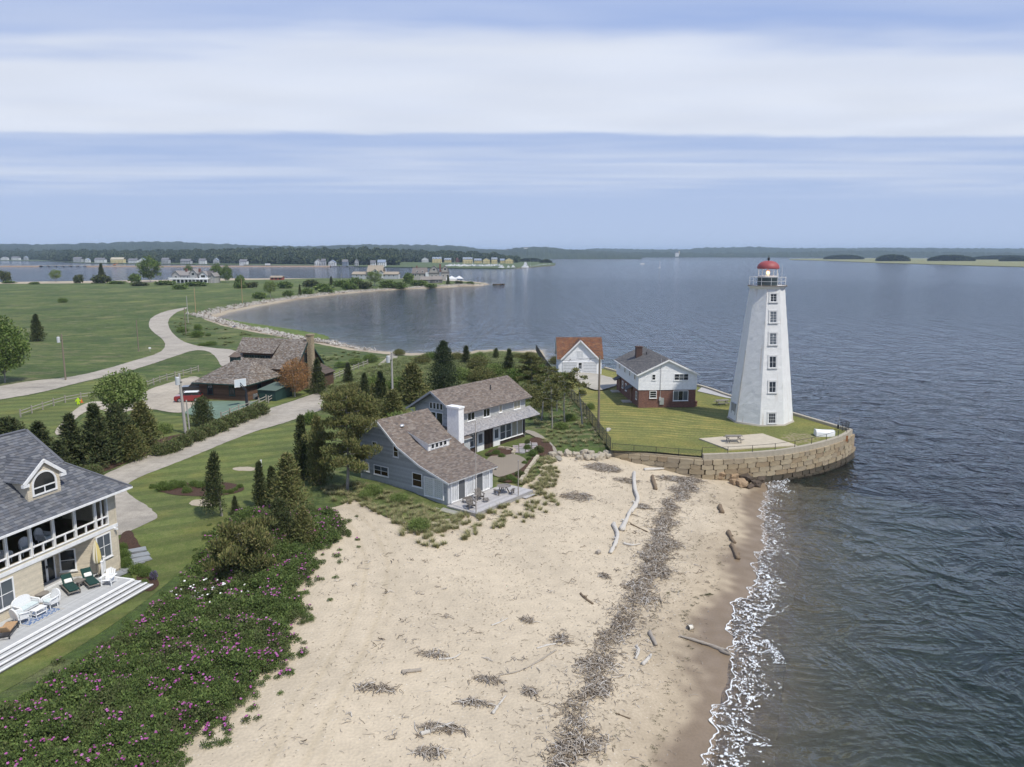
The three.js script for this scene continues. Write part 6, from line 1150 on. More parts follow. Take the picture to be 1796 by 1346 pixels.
const cone = thing('traffic_cone', 'small orange cone by the rail fence left of the drive', 'cone', at(143, 707, 0.05), 0); part('cone', new THREE.ConeGeometry(0.15, 0.6, 14).translate(0, 0.33, 0), std([0.6, 0.13, 0.01], 0.6), cone); part('base', bx(-0.2, 0.2, 0, 0.04, -0.2, 0.2), std([0.5, 0.11, 0.01], 0.7), cone);
const sg = thing('small_sign', 'small white sign on a post in the field by the road', 'sign', at(263, 618, 0.0), R(10)); part('post', bx(-0.03, 0.03, 0, 1, -0.03, 0.03), poleGrey, sg); part('board', bx(-0.25, 0.25, 0.75, 1.1, 0.03, 0.05), white, sg);
const mb = thing('marker_post', 'short white marker post on the lawn beside the lane', 'post', at(458, 820, 0.03), 0); part('shaft', bx(-0.06, 0.06, 0, 0.7, -0.06, 0.06), white, mb); part('cap', bx(-0.08, 0.08, 0.7, 0.74, -0.08, 0.08), white, mb);
}
// ================================================================ plants
const leafMat = std(null, 0.9, { vertexColors: true, side: THREE.DoubleSide }), barkMat = noisy([0.17, 0.14, 0.115], 0.95, 0.5, 0.02), barkGrey = noisy([0.30, 0.28, 0.25], 0.95, 0.5, 0.02);
// leaves: many small bent kites spread through clumps of a crown
function leaves(clumps, len, wid, palette, seed, up = 0.3, out = 0.6) {
const r = rngOf(seed), pos = [], col = [];
const c0 = V(0, 0, 0);
for (const { p, s, n, c } of clumps) {
const shade = c || 1;
for (let i = 0; i < n; i++) {
const th = r() * 6.283, cz = 2 * r() - 1, q = Math.sqrt(1 - cz * cz), rad = Math.pow(r(), 0.45), d = V(q * Math.cos(th), cz, q * Math.sin(th));
const o = V(p[0] + d.x * s[0] * rad, p[1] + d.y * s[1] * rad, p[2] + d.z * s[2] * rad);
const dir = d.multiplyScalar(out).add(V(r() - 0.5, r() - 0.5 + up, r() - 0.5)).normalize(), side = V(r() - 0.5, r() - 0.5, r() - 0.5).cross(dir).normalize();
const L = len * (0.6 + 0.8 * r()), w = wid * (0.6 + 0.8 * r()), nrm = dir.clone().cross(side), k = palette[Math.floor(r() * palette.length)], g = (0.8 + 0.4 * r()) * shade;
const a = o, b = o.clone().addScaledVector(dir, L * 0.5).addScaledVector(side, w / 2).addScaledVector(nrm, -w * 0.2), e = o.clone().addScaledVector(dir, L), f = o.clone().addScaledVector(dir, L * 0.5).addScaledVector(side, -w / 2).addScaledVector(nrm, -w * 0.2);
for (const v of [a, b, e, a, e, f]) { pos.push(v.x, v.y, v.z); col.push(k[0] * g, k[1] * g, k[2] * g); }
}
}
const g = new THREE.BufferGeometry(); g.setAttribute('position', new THREE.Float32BufferAttribute(pos, 3)); g.setAttribute('color', new THREE.Float32BufferAttribute(col, 3)); g.computeVertexNormals(); return g;
}
const protos = {};
function proto(key, trunk, bark, crownClumps, len, wid, pal, seed, up, out) {
const g = new THREE.Group(); g.name = 'tree';
if (trunk) { const m = new THREE.Mesh(merge(trunk), bark); m.name = 'trunk'; g.add(m); }
const c = new THREE.Mesh(leaves(crownClumps, len, wid, pal, seed, up, out), leafMat); c.name = 'crown'; g.add(c);
const b = new THREE.Box3().setFromObject(g); protos[key] = { g, h: b.max.y, w: Math.max(b.max.x - b.min.x, b.max.z - b.min.z) };
}
// palettes are leaf colours of a kind, old and young growth side by side
const PAL = {
cedar: [[0.051, 0.071, 0.021], [0.072, 0.091, 0.027], [0.039, 0.057, 0.018], [0.090, 0.094, 0.033]],
olive: [[0.121, 0.136, 0.038], [0.155, 0.156, 0.047], [0.090, 0.108, 0.030], [0.182, 0.163, 0.061]],
leaf: [[0.090, 0.145, 0.027], [0.117, 0.177, 0.037], [0.068, 0.114, 0.022], [0.150, 0.192, 0.053]],
light: [[0.128, 0.185, 0.043], [0.158, 0.213, 0.056], [0.105, 0.156, 0.035], [0.195, 0.234, 0.075]],
brown: [[0.300, 0.149, 0.053], [0.247, 0.121, 0.048], [0.352, 0.192, 0.075], [0.180, 0.121, 0.045]],
hedge: [[0.083, 0.111, 0.033], [0.108, 0.131, 0.041], [0.129, 0.125, 0.053], [0.063, 0.085, 0.025]],
spruce: [[0.030, 0.051, 0.021], [0.045, 0.065, 0.025], [0.057, 0.074, 0.027]],
};
function conifer(key, H, rad, pal, seed, { pow = 0.75, n = 85, per = 52, len = 0.32, wid = 0.1, bare = 0.04, trunkR = 0.16, lumpy = 0.75, up = 0.55 } = {}) {
const r = rngOf(seed), cl = [];
for (let i = 0; i < n; i++) { const t = bare + (1 - bare) * Math.pow(i / n, 0.85), a = i * 2.39996 + r() * 0.8, env = rad * Math.pow(1 - t * 0.985, pow) * (t < 0.12 ? 0.75 + t * 2 : 1) * (1 - lumpy / 2 + lumpy * r()), q = Math.max(0.14, env * 0.42); cl.push({ p: [Math.cos(a) * env * 0.68, t * H * 0.97, Math.sin(a) * env * 0.68], s: [q, q * 0.95 + 0.08, q], n: Math.round(per * (0.5 + q / rad * 1.6)), c: 0.9 + 0.2 * r() }); }
for (let i = 0; i < 14; i++) { const t = bare + i / 14 * 0.85, env = rad * Math.pow(1 - t, pow) * 0.5; cl.push({ p: [0, t * H, 0], s: [env, H / 14, env], n: per, c: 1 }); }
proto(key, [limb([[0, -0.2, 0], [0.05, H * 0.4, 0.03], [0, H * 0.9, 0]], [trunkR, trunkR * 0.7, 0.02], 7)], barkMat, cl, len, wid, PAL[pal], seed, up, 0.7);
}
conifer('cedar', 6.2, 1.35, 'cedar', 401); conifer('cedar_slim', 6.5, 0.95, 'cedar', 402, { pow: 0.6, n: 80 }); conifer('cedar_wide', 5.2, 1.9, 'cedar', 403, { pow: 0.55, n: 105, lumpy: 0.85 });
conifer('spruce', 8.5, 2.3, 'spruce', 404, { pow: 0.62, n: 130, per: 70, len: 0.3, lumpy: 0.8 }); conifer('cedar_olive', 6, 1.6, 'olive', 405, { pow: 0.6, n: 95, lumpy: 0.85 });
conifer('round_juniper', 3.4, 1.75, 'cedar', 406, { pow: 0.42, n: 90, lumpy: 0.8, len: 0.22 });
{ // slim cedar with bare trunk, crown swept to one side
const r = rngOf(420), cl = []; for (let i = 0; i < 62; i++) { const t = 0.16 + 0.84 * i / 62, a = i * 2.4, env = 1.0 * Math.pow(1 - t, 0.7) * (0.6 + 0.7 * r()) + 0.08; cl.push({ p: [Math.cos(a) * env * 0.6 - 0.45 * (1 - t), t * 5.6, Math.sin(a) * env * 0.6], s: [0.3 * env + 0.12, 0.34, 0.3 * env + 0.12], n: 70 }); }
proto('leaning_cedar', [limb([[0.35, -0.2, 0], [0.2, 1.5, 0], [-0.1, 3.4, 0], [-0.2, 5.2, 0]], [0.12, 0.1, 0.07, 0.02], 7)], barkGrey, cl, 0.22, 0.085, PAL.cedar, 421, 0.5, 0.7);
}
function pine(key, H, W, pal, seed, { bare = 0.35, layers = 17, lean = 0.4, tr = 0.17, per = 170, gap = 0, s = 1 } = {}) {
const r = rngOf(seed), cl = [], tk = [], ax = (t) => [lean * t * t + 0.15 * Math.sin(t * 5), t * H * 0.96, 0.12 * Math.sin(t * 4 + 1)];
tk.push(limb([0, 0.2, 0.4, 0.6, 0.8, 1].map(ax), [tr, tr * 0.85, tr * 0.7, tr * 0.5, tr * 0.32, 0.03], 8, 0.1));
for (let i = 0; i < layers; i++) {
const t = bare + (1 - bare) * (i + 0.5) / layers, b = ax(t), a = i * 2.4 + r(), reach = W / 2 * (1 - 0.55 * Math.abs(t - bare - 0.3 * (1 - bare)) / (1 - bare)) * (0.6 + 0.5 * r()), e = [b[0] + Math.cos(a) * reach, b[1] + 0.25 * reach * (0.5 + r() * 0.6) - 0.1, b[2] + Math.sin(a) * reach], m = [mix(b[0], e[0], 0.5), mix(b[1], e[1], 0.35), mix(b[2], e[2], 0.5)];
tk.push(limb([b, m, e], [tr * 0.3, tr * 0.22, 0.02], 5));
for (let k = 0; k < 4; k++) { const q = 0.45 + 0.55 * k / 3, pr = (0.32 + 0.28 * r()) * W / 4 * s; if (r() < gap) continue; cl.push({ p: [mix(b[0], e[0], q) + (r() - 0.5) * pr, mix(m[1], e[1], q) + 0.12 + (r() - 0.5) * 0.3, mix(b[2], e[2], q) + (r() - 0.5) * pr], s: [pr, pr * 0.55, pr], n: Math.round(per * (0.7 + 0.6 * r())), c: 0.85 + 0.3 * r() }); }
}
const top = ax(1); cl.push({ p: top, s: [W * 0.13, W * 0.1, W * 0.13], n: per });
proto(key, tk, barkGrey, cl, 0.26, 0.11, PAL[pal], seed, 0.7, 0.5);
}
pine('pine', 9.5, 6.4, 'olive', 431, { bare: 0.22, layers: 24, per: 190 }); pine('pine_thin', 6.4, 3.2, 'olive', 432, { bare: 0.5, layers: 9, lean: 1.1, tr: 0.1, per: 48, gap: 0.4 }); pine('pine_straight', 6, 3.4, 'olive', 433, { bare: 0.45, layers: 10, lean: -0.4, tr: 0.1, per: 52, gap: 0.35 }); pine('pine_low', 3.6, 6.2, 'olive', 434, { bare: 0.2, layers: 15, lean: 0.7, tr: 0.14, per: 200 });
function broad(key, H, W, pal, seed, { bare = 0.25, n = 60, per = 75, tr = 0.14, len = 0.2, wid = 0.14, flat = 0.8, bark = barkGrey, fork = 5, airy = 0 } = {}) {
const r = rngOf(seed), cl = [], tk = [limb([[0, -0.2, 0], [0.1, H * bare, 0], [0, H * 0.6, 0.1]], [tr, tr * 0.8, tr * 0.35], 7)];
for (let i = 0; i < fork; i++) { const a = i * 6.283 / fork + r(), e = [Math.cos(a) * W * 0.3, H * (0.55 + 0.25 * r()), Math.sin(a) * W * 0.3]; tk.push(limb([[0.05, H * bare, 0], [e[0] * 0.5, mix(H * bare, e[1], 0.6), e[2] * 0.5], e], [tr * 0.5, tr * 0.35, 0.03], 5)); }
const cy = H * (bare + 1) / 2, hy = H * (1 - bare) / 2;
for (let i = 0; i < n; i++) { const cz = 1 - 2 * (i + 0.5) / n, q = Math.sqrt(1 - cz * cz), a = i * 2.39996, k = 0.55 + 0.35 * r() + 0.12 * n3(Math.cos(a) * q * 1.5 + seed, cz * 1.5, Math.sin(a) * q * 1.5), pr = W * (0.1 + 0.07 * r()); if (r() < airy) continue; cl.push({ p: [Math.cos(a) * q * W / 2 * k, cy + cz * hy * k, Math.sin(a) * q * W / 2 * k], s: [pr, pr * flat, pr], n: Math.round(per * (0.6 + 0.8 * r())), c: 0.85 + 0.3 * r() }); }
proto(key, tk, bark, cl, len, wid, PAL[pal], seed, 0.2, 0.5);
}
broad('small_tree', 4.6, 4.6, 'light', 441, { per: 85, n: 70 }); broad('big_tree', 9, 8, 'leaf', 442, { n: 90, per: 90, len: 0.32, wid: 0.22, bare: 0.12 }); broad('brown_tree', 5.2, 4.4, 'brown', 443, { n: 85, per: 80, len: 0.17, wid: 0.1, airy: 0.12, bare: 0.16 }); broad('birch', 11, 8, 'leaf', 444, { n: 60, per: 60, len: 0.5, wid: 0.35, bark: noisy([0.6, 0.58, 0.53], 0.9, 1), airy: 0.1, bare: 0.1 }); broad('airy_tree', 6, 6, 'light', 445, { n: 50, per: 55, airy: 0.25, len: 0.35, wid: 0.22 });
function shrub(key, H, W, pal, seed, { n = 36, per = 70, len = 0.16, wid = 0.11 } = {}) { const r = rngOf(seed), cl = []; for (let i = 0; i < n; i++) { const a = i * 2.39996, q = Math.sqrt((i + 0.5) / n), pr = W * (0.13 + 0.08 * r()), y = H * (0.15 + 0.62 * Math.sqrt(1 - q * q * 0.9) * (0.75 + 0.4 * r())); cl.push({ p: [Math.cos(a) * q * W * 0.42, y, Math.sin(a) * q * W * 0.42], s: [pr, Math.min(pr, H * 0.4), pr], n: Math.round(per * (0.6 + 0.6 * r())), c: 0.85 + 0.3 * r() }); if (y > 0.5 * H) cl.push({ p: [Math.cos(a) * q * W * 0.4, y * 0.5, Math.sin(a) * q * W * 0.4], s: [pr, y * 0.4, pr], n: per >> 1 }); } proto(key, null, null, cl, len, wid, PAL[pal], seed, 0.4, 0.6); }
shrub('shrub_green', 1.7, 3, 'leaf', 451); shrub('shrub_light', 1.5, 3, 'light', 452); shrub('shrub_olive', 2.2, 3.4, 'olive', 453, { n: 42 }); shrub('shrub_hedge', 1.3, 2.4, 'hedge', 454); shrub('shrub_dark', 2, 2.6, 'cedar', 455); shrub('clipped', 0.7, 1.25, 'leaf', 456, { n: 26, per: 60, len: 0.09, wid: 0.06 });
shrub('far_shrub', 2.4, 4.5, 'leaf', 457, { n: 22, per: 28, len: 0.6, wid: 0.45 }); shrub('far_dark', 2.6, 4.2, 'cedar', 458, { n: 22, per: 28, len: 0.6, wid: 0.4 });

const treeRnd = rngOf(500);
// px, py: foot; top: row of the top; w: width in photo pixels
function plant(key, name, label, cat, px, py, top, w, group, e) {
const P = protos[key], [x, z] = e !== undefined ? G(px, py, e) : hit(px, py), y = e !== undefined ? e : groundAt(x, z);
const k = (IMG_H / 2 - top) / FOCAL, h = Math.max(0.4, EYE + (k * CT - ST) * (z / -(CT + k * ST)) - y), wm = w * Math.hypot(z, EYE - y) / FOCAL;
const o = P.g.clone(); o.name = numbered(name); o.position.set(x, y - 0.05, z); o.rotation.y = treeRnd() * 6.28; o.scale.set(wm / P.w, h / P.h, wm / P.w); scene.add(o);
return tag(o, label, cat, group);
}
const T = (key, name, label, px, py, top, w, group, e) => plant(key, name, label, 'tree', px, py, top, w, group, e);
// ---- the row of cedars behind the cream house
const row = 'cedars between the cream house and the lane';
T('cedar_wide', 'cedar_tree', 'dark cedar half hidden behind the cream house roof at the left edge', 18, 800, 728, 120, row); T('cedar', 'cedar_tree', 'dark cedar behind the cream house roof, second from the left edge', 72, 812, 736, 92, row); T('cedar', 'cedar_tree', 'pointed dark cedar in front of the winding shell drive', 128, 818, 722, 82, row); T('cedar', 'cedar_tree', 'tall dark cedar left of the thickest part of the cedar row', 172, 818, 704, 88, row); T('cedar_wide', 'cedar_tree', 'broad dark cedar in the middle of the cedar row', 210, 808, 702, 98, row); T('cedar_olive', 'cedar_tree', 'olive green cedar nearest the lane pole in the cedar row', 252, 792, 700, 84, row); T('cedar_olive', 'cedar_tree', 'low olive cedar at the foot of the row by the mulch', 232, 808, 742, 70, row); T('cedar', 'cedar_tree', 'short dark cedar tucked against the cream house hip', 105, 832, 770, 70, row);
T('small_tree', 'leafy_tree', 'light green round leafy tree behind the cedar row', 216, 742, 643, 96); T('round_juniper', 'juniper_tree', 'round dark juniper beside the pale lane pole', 356, 748, 692, 60);
plant('shrub_light', 'reed_clump', 'bright green reedy clump on the small lawn by the lane pole', 'shrub', 287, 760, 738, 38);
T('leaning_cedar', 'cedar_tree', 'slim leaning cedar with a bare trunk in front of the round bed', 382, 908, 787, 52); T('cedar_slim', 'cedar_tree', 'thin dark cedar at the right end of the mown lawn', 458, 892, 805, 38); T('cedar_olive', 'cedar_tree', 'bushy olive cedar beside the thin dark one', 508, 905, 788, 88); T('cedar_slim', 'cedar_tree', 'tall narrow cedar left of the big pine', 532, 842, 722, 50); T('cedar_olive', 'cedar_tree', 'olive cedar close against the trunk of the big pine', 560, 850, 722, 62);
T('pine', 'pine_tree', 'big olive green pine in front of the grey gable', 609, 862, 676, 138); T('cedar_wide', 'cedar_tree', 'dark cedar clump above the roses by the sand', 492, 952, 870, 78); T('cedar_olive', 'cedar_tree', 'olive cedar clump nearest the sand by the roses', 532, 962, 884, 70); T('pine_low', 'pine_tree', 'low spreading pine growing out of the rose thicket', 434, 1022, 906, 150); T('cedar', 'cedar_tree', 'small dark cedar between the round bed and the thin cedar', 413, 905, 868, 26); T('cedar', 'cedar_tree', 'dark cedar just behind the thin one at the lawn end', 478, 872, 815, 46);
// ---- behind the beach house
T('spruce', 'spruce_tree', 'tallest dark spruce behind the two storey wing', 779, 702, 594, 80); T('cedar_olive', 'cedar_tree', 'broad olive tree left of the tall dark spruce', 724, 708, 632, 84); T('cedar', 'cedar_tree', 'dark cedar in front of the pole in the trees', 668, 712, 648, 44); T('cedar', 'cedar_tree', 'small dark cedar by the lane end left of the pole', 640, 704, 652, 36); T('cedar_olive', 'cedar_tree', 'olive tree behind the big pine by the lane', 648, 752, 690, 70); T('cedar_olive', 'cedar_tree', 'olive cedar behind the ridge of the front wing', 690, 738, 680, 68); T('cedar_slim', 'cedar_tree', 'small dark tree on the bay shore right of the tall spruce', 818, 640, 605, 26); T('round_juniper', 'juniper_tree', 'small round dark tree alone on the bay shore', 870, 631, 609, 17); T('cedar', 'cedar_tree', 'dark cedar on the bay shore left of the garage', 893, 660, 610, 36); T('pine', 'pine_tree', 'olive pine left of the garage beyond the house roof', 932, 690, 615, 70); T('pine_straight', 'pine_tree', 'olive pine at the corner of the wire fence', 965, 700, 640, 56);
const thin = 'thin pines beside the wire fence';
T('pine_thin', 'pine_tree', 'thin bare stemmed pine against the mown lawn nearest the brown pole', 1020, 748, 645, 46, thin, 3); T('pine_thin', 'pine_tree', 'thin pine left of the one against the mown lawn', 992, 742, 648, 44, thin, 3); T('pine_straight', 'pine_tree', 'thin pine with several stems right of the porch roof', 967, 752, 668, 50, thin, 3); T('pine_thin', 'pine_tree', 'thin pine closest to the end of the porch roof', 948, 738, 660, 44, thin, 3); T('pine_straight', 'pine_tree', 'small pine behind the thin ones in the scrub', 978, 722, 656, 48, thin, 3);
// ---- round the cottage and along the road
T('brown_tree', 'dying_tree', 'rust brown dying tree beside the cottage gable', 517, 697, 624, 68); T('cedar', 'cedar_tree', 'dark cedar right of the rust brown tree', 558, 690, 626, 44); T('cedar_slim', 'cedar_tree', 'narrow cedar behind the rail fence right of the dark one', 611, 672, 634, 26); T('big_tree', 'leafy_tree', 'large leafy tree cut off by the left edge beside the road', 8, 672, 552, 96); T('cedar', 'cedar_tree', 'dark pointed cedar alone in the field near the left edge', 66, 599, 549, 36);
// ---- field edge and spit
const fe = 'trees along the far edge of the field';
T('far_dark', 'cedar_tree', 'dark conical tree on the far field edge at the left border', 10, 495, 473, 22, fe); T('airy_tree', 'leafy_tree', 'thin airy tree on the far field edge', 98, 495, 472, 24, fe); T('far_dark', 'juniper_tree', 'dark low tree on the far field edge right of the airy one', 138, 497, 480, 20, fe); T('far_dark', 'juniper_tree', 'wide dark evergreen mound on the far field edge', 178, 497, 480, 38, fe); T('cedar', 'cedar_tree', 'pointed tree rising from the wide evergreen mound', 179, 496, 461, 20, fe); T('birch', 'birch_tree', 'tall pale trunked tree left of the white shingled house', 263, 495, 448, 48, fe); T('far_shrub', 'leafy_tree', 'round green tree at the foot of the pale trunked tree', 237, 496, 478, 24, fe); T('birch', 'leafy_tree', 'green tree behind the white shingled house chimney side', 331, 484, 463, 18, fe); T('birch', 'leafy_tree', 'round green tree right of the white shingled house', 381, 494, 460, 26, fe); T('birch', 'leafy_tree', 'rust tinged tree beside the green one right of the white house', 398, 496, 464, 24, fe); T('far_shrub', 'leafy_tree', 'round dark green bush right of the white house trees', 421, 502, 480, 20, fe); T('airy_tree', 'leafy_tree', 'airy green tree at the bend of the bay shore', 474, 522, 491, 26, fe); T('cedar', 'cedar_tree', 'small dark cedar on the spit near the bay', 526, 518, 498, 9, fe); T('cedar', 'cedar_tree', 'dark cedar on the spit left of the long roofed building', 581, 501, 484, 12, fe); T('airy_tree', 'leafy_tree', 'airy tree in front of the long roofed building', 657, 502, 474, 34, fe); T('far_shrub', 'leafy_tree', 'round bushy tree left of the many gabled mansion', 717, 498, 476, 22, fe); T('cedar', 'cedar_tree', 'dark narrow tree at the right corner of the mansion', 786, 500, 482, 10, fe); T('far_shrub', 'leafy_tree', 'round green tree on the spit before the long building', 625, 505, 484, 30, fe);
fromLeft([[15, 497, 492, 26], [60, 499, 494, 20], [205, 498, 492, 34], [290, 500, 491, 40], [345, 502, 493, 44], [440, 505, 494, 30], [500, 506, 492, 32], [545, 504, 489, 34], [600, 503, 490, 40], [565, 509, 496, 36], [640, 507, 492, 34], [680, 505, 490, 36], [700, 507, 493, 30], [735, 502, 490, 34], [755, 505, 497, 26], [612, 508, 494, 34], [572, 514, 501, 32], [540, 517, 504, 24], [505, 520, 508, 22], [455, 524, 511, 28], [420, 506, 495, 26], [805, 499, 492, 18], [825, 499, 493, 16], [315, 508, 498, 30], [245, 502, 494, 34]]).forEach(([a, b, c, d], i) => plant(i % 5 === 3 ? 'far_dark' : 'far_shrub', 'coastal_shrub', `low green shrub on the far edge of the field, ${ordinal(i + 1)} from the left`, 'shrub', a, b, c, d, 'shrubs along the spit and far field edge'));
fromLeft([[110, 531, 521, 20], [345, 592, 577, 28], [320, 583, 572, 26], [347, 580, 566, 18], [365, 590, 583, 12], [370, 606, 597, 26], [355, 607, 600, 22]]).forEach(([a, b, c, d], i) => plant('shrub_green', 'field_shrub', `round green bush in the grass by the road, ${ordinal(i + 1)} from the left`, 'shrub', a, b, c, d, 'bushes in the field by the road'));
fromLeft([[655, 700, 670, 60], [620, 690, 668, 50], [600, 700, 672, 46], [570, 652, 640, 30], [600, 645, 632, 34], [625, 640, 626, 36], [650, 636, 618, 34], [660, 690, 650, 48], [700, 690, 655, 50], [740, 640, 620, 40], [700, 625, 610, 26], [840, 650, 620, 50], [870, 660, 632, 54], [905, 672, 640, 50], [845, 672, 640, 60], [810, 670, 640, 50], [940, 660, 628, 46], [885, 690, 660, 60], [930, 705, 672, 60], [960, 680, 650, 44], [950, 720, 694, 44], [985, 668, 650, 40], [925, 640, 622, 40], [910, 632, 618, 30], [840, 632, 616, 34], [800, 634, 616, 40], [755, 632, 614, 40], [590, 720, 688, 60], [545, 745, 716, 36], [668, 730, 696, 60], [625, 735, 700, 56], [700, 760, 716, 60], [975, 640, 622, 30]]).forEach(([a, b, c, d], i) => plant(['shrub_green', 'shrub_olive', 'shrub_light', 'shrub_olive'][i % 4], 'thicket_shrub', `dense green shrub in the thicket behind the beach house, ${ordinal(i + 1)} from the left`, 'shrub', a, b, c, d, 'thicket behind the beach house'));
fromLeft([[160, 838], [300, 795], [320, 786], [342, 776], [362, 768], [382, 760], [400, 752], [418, 744], [436, 737], [454, 730], [282, 800]]).forEach(([a, b], i) => plant('shrub_hedge', 'hedge_shrub', `grey green hedge shrub along the upper lane edge, ${ordinal(i + 1)} from the left`, 'shrub', a, b - 2, b - 26, 44, 'hedge along the lane'));
fromLeft([[268, 857, 16], [285, 861, 30], [299, 860, 26], [328, 865, 22], [318, 856, 24], [340, 854, 22], [352, 856, 22], [392, 866, 16], [404, 866, 16], [412, 862, 14], [420, 857, 16], [388, 858, 16], [306, 853, 22], [366, 852, 22]]).forEach(([a, b, w], i) => plant('clipped', 'clipped_bush', `small clipped bush in the round lawn bed, ${ordinal(i + 1)} from the left`, 'shrub', a, b, b - w * 0.62, w * 0.95, 'bushes in the round bed'));
fromLeft([[217, 985, 958, 30], [222, 998, 972, 26], [240, 1005, 985, 34], [255, 1012, 990, 28], [252, 1030, 1012, 20], [215, 968, 948, 22]]).forEach(([a, b, c, d], i) => plant('shrub_green', 'border_shrub', `leafy border shrub beside the cream house, ${ordinal(i + 1)} from the left`, 'shrub', a, b, c, d, 'border shrubs by the cream house'));
{ const l = plant('clipped', 'lavender_bush', 'purple flowering bush at the corner of the deck steps', 'shrub', 270, 1020, 1000, 20), c = l.getObjectByName('crown'); c.geometry = leaves([{ p: [0, 0.45, 0], s: [0.5, 0.35, 0.5], n: 700 }], 0.1, 0.06, [[0.14, 0.11, 0.22], [0.06, 0.09, 0.035], [0.19, 0.15, 0.28]], 77, 0.6, 0.6); }
fromLeft([[870, 798, 782, 26], [880, 803, 790, 22], [858, 800, 790, 20], [925, 790, 772, 24], [935, 800, 780, 30], [945, 795, 775, 30], [925, 780, 765, 16], [895, 842, 826, 30], [912, 836, 820, 30], [905, 846, 832, 26], [882, 845, 833, 24], [920, 815, 803, 18], [928, 808, 797, 18]]).forEach(([a, b, c, d], i) => plant(i % 3 ? 'shrub_green' : 'shrub_hedge', 'garden_shrub', `low garden plant round the gravel court, ${ordinal(i + 1)} from the left`, 'shrub', a, b, mix(b, c, 0.75), d * 0.72, 'plants round the gravel court'));
fromLeft([[655, 868, 845, 40], [640, 874, 858, 30], [700, 880, 862, 40], [735, 930, 905, 46], [1000, 738, 722, 30], [1035, 720, 704, 20], [985, 752, 738, 30]]).forEach(([a, b, c, d], i) => plant('shrub_light', 'dune_shrub', `light green shrub in the dune grass, ${ordinal(i + 1)} from the left`, 'shrub', a, b, c, d, 'low shrubs in the dune grass'));
plant('shrub_green', 'wall_creeper', 'leafy plant climbing the brick wall of the keepers house', 'shrub', 1160, 712, 692, 10, undefined, 3.15);

// ================================================================ rose thicket: one mass nobody could count
function instanced(name, geo, mat, list, parent, colors) {
const m = new THREE.InstancedMesh(geo, mat, list.length), d = new THREE.Object3D();
list.forEach((q, i) => { d.position.set(...q.p); d.rotation.set(...(q.r || [0, 0, 0])); q.s.length ? d.scale.set(...q.s) : d.scale.setScalar(q.s); d.updateMatrix(); m.setMatrixAt(i, d.matrix); if (colors) m.setColorAt(i, lin(...q.c)); });
m.name = parent ? name : numbered(name); m.castShadow = m.receiveShadow = true; m.userData.kind = 'stuff'; (parent || scene).add(m); return m;
}
const rosePoly = [[-60, 1280], [0, 1252], [100, 1192], [180, 1140], [250, 1085], [300, 1045], [335, 1000], [362, 958], [400, 912], [450, 900], [500, 900], [545, 895], [590, 905], [612, 935], [600, 955], [552, 975], [558, 1000], [528, 1045], [548, 1090], [508, 1105], [530, 1150], [500, 1180], [470, 1195], [440, 1235], [400, 1268], [350, 1300], [320, 1346], [280, 1400], [-120, 1560], [-200, 1300]].map(([a, b]) => hit(a, b));
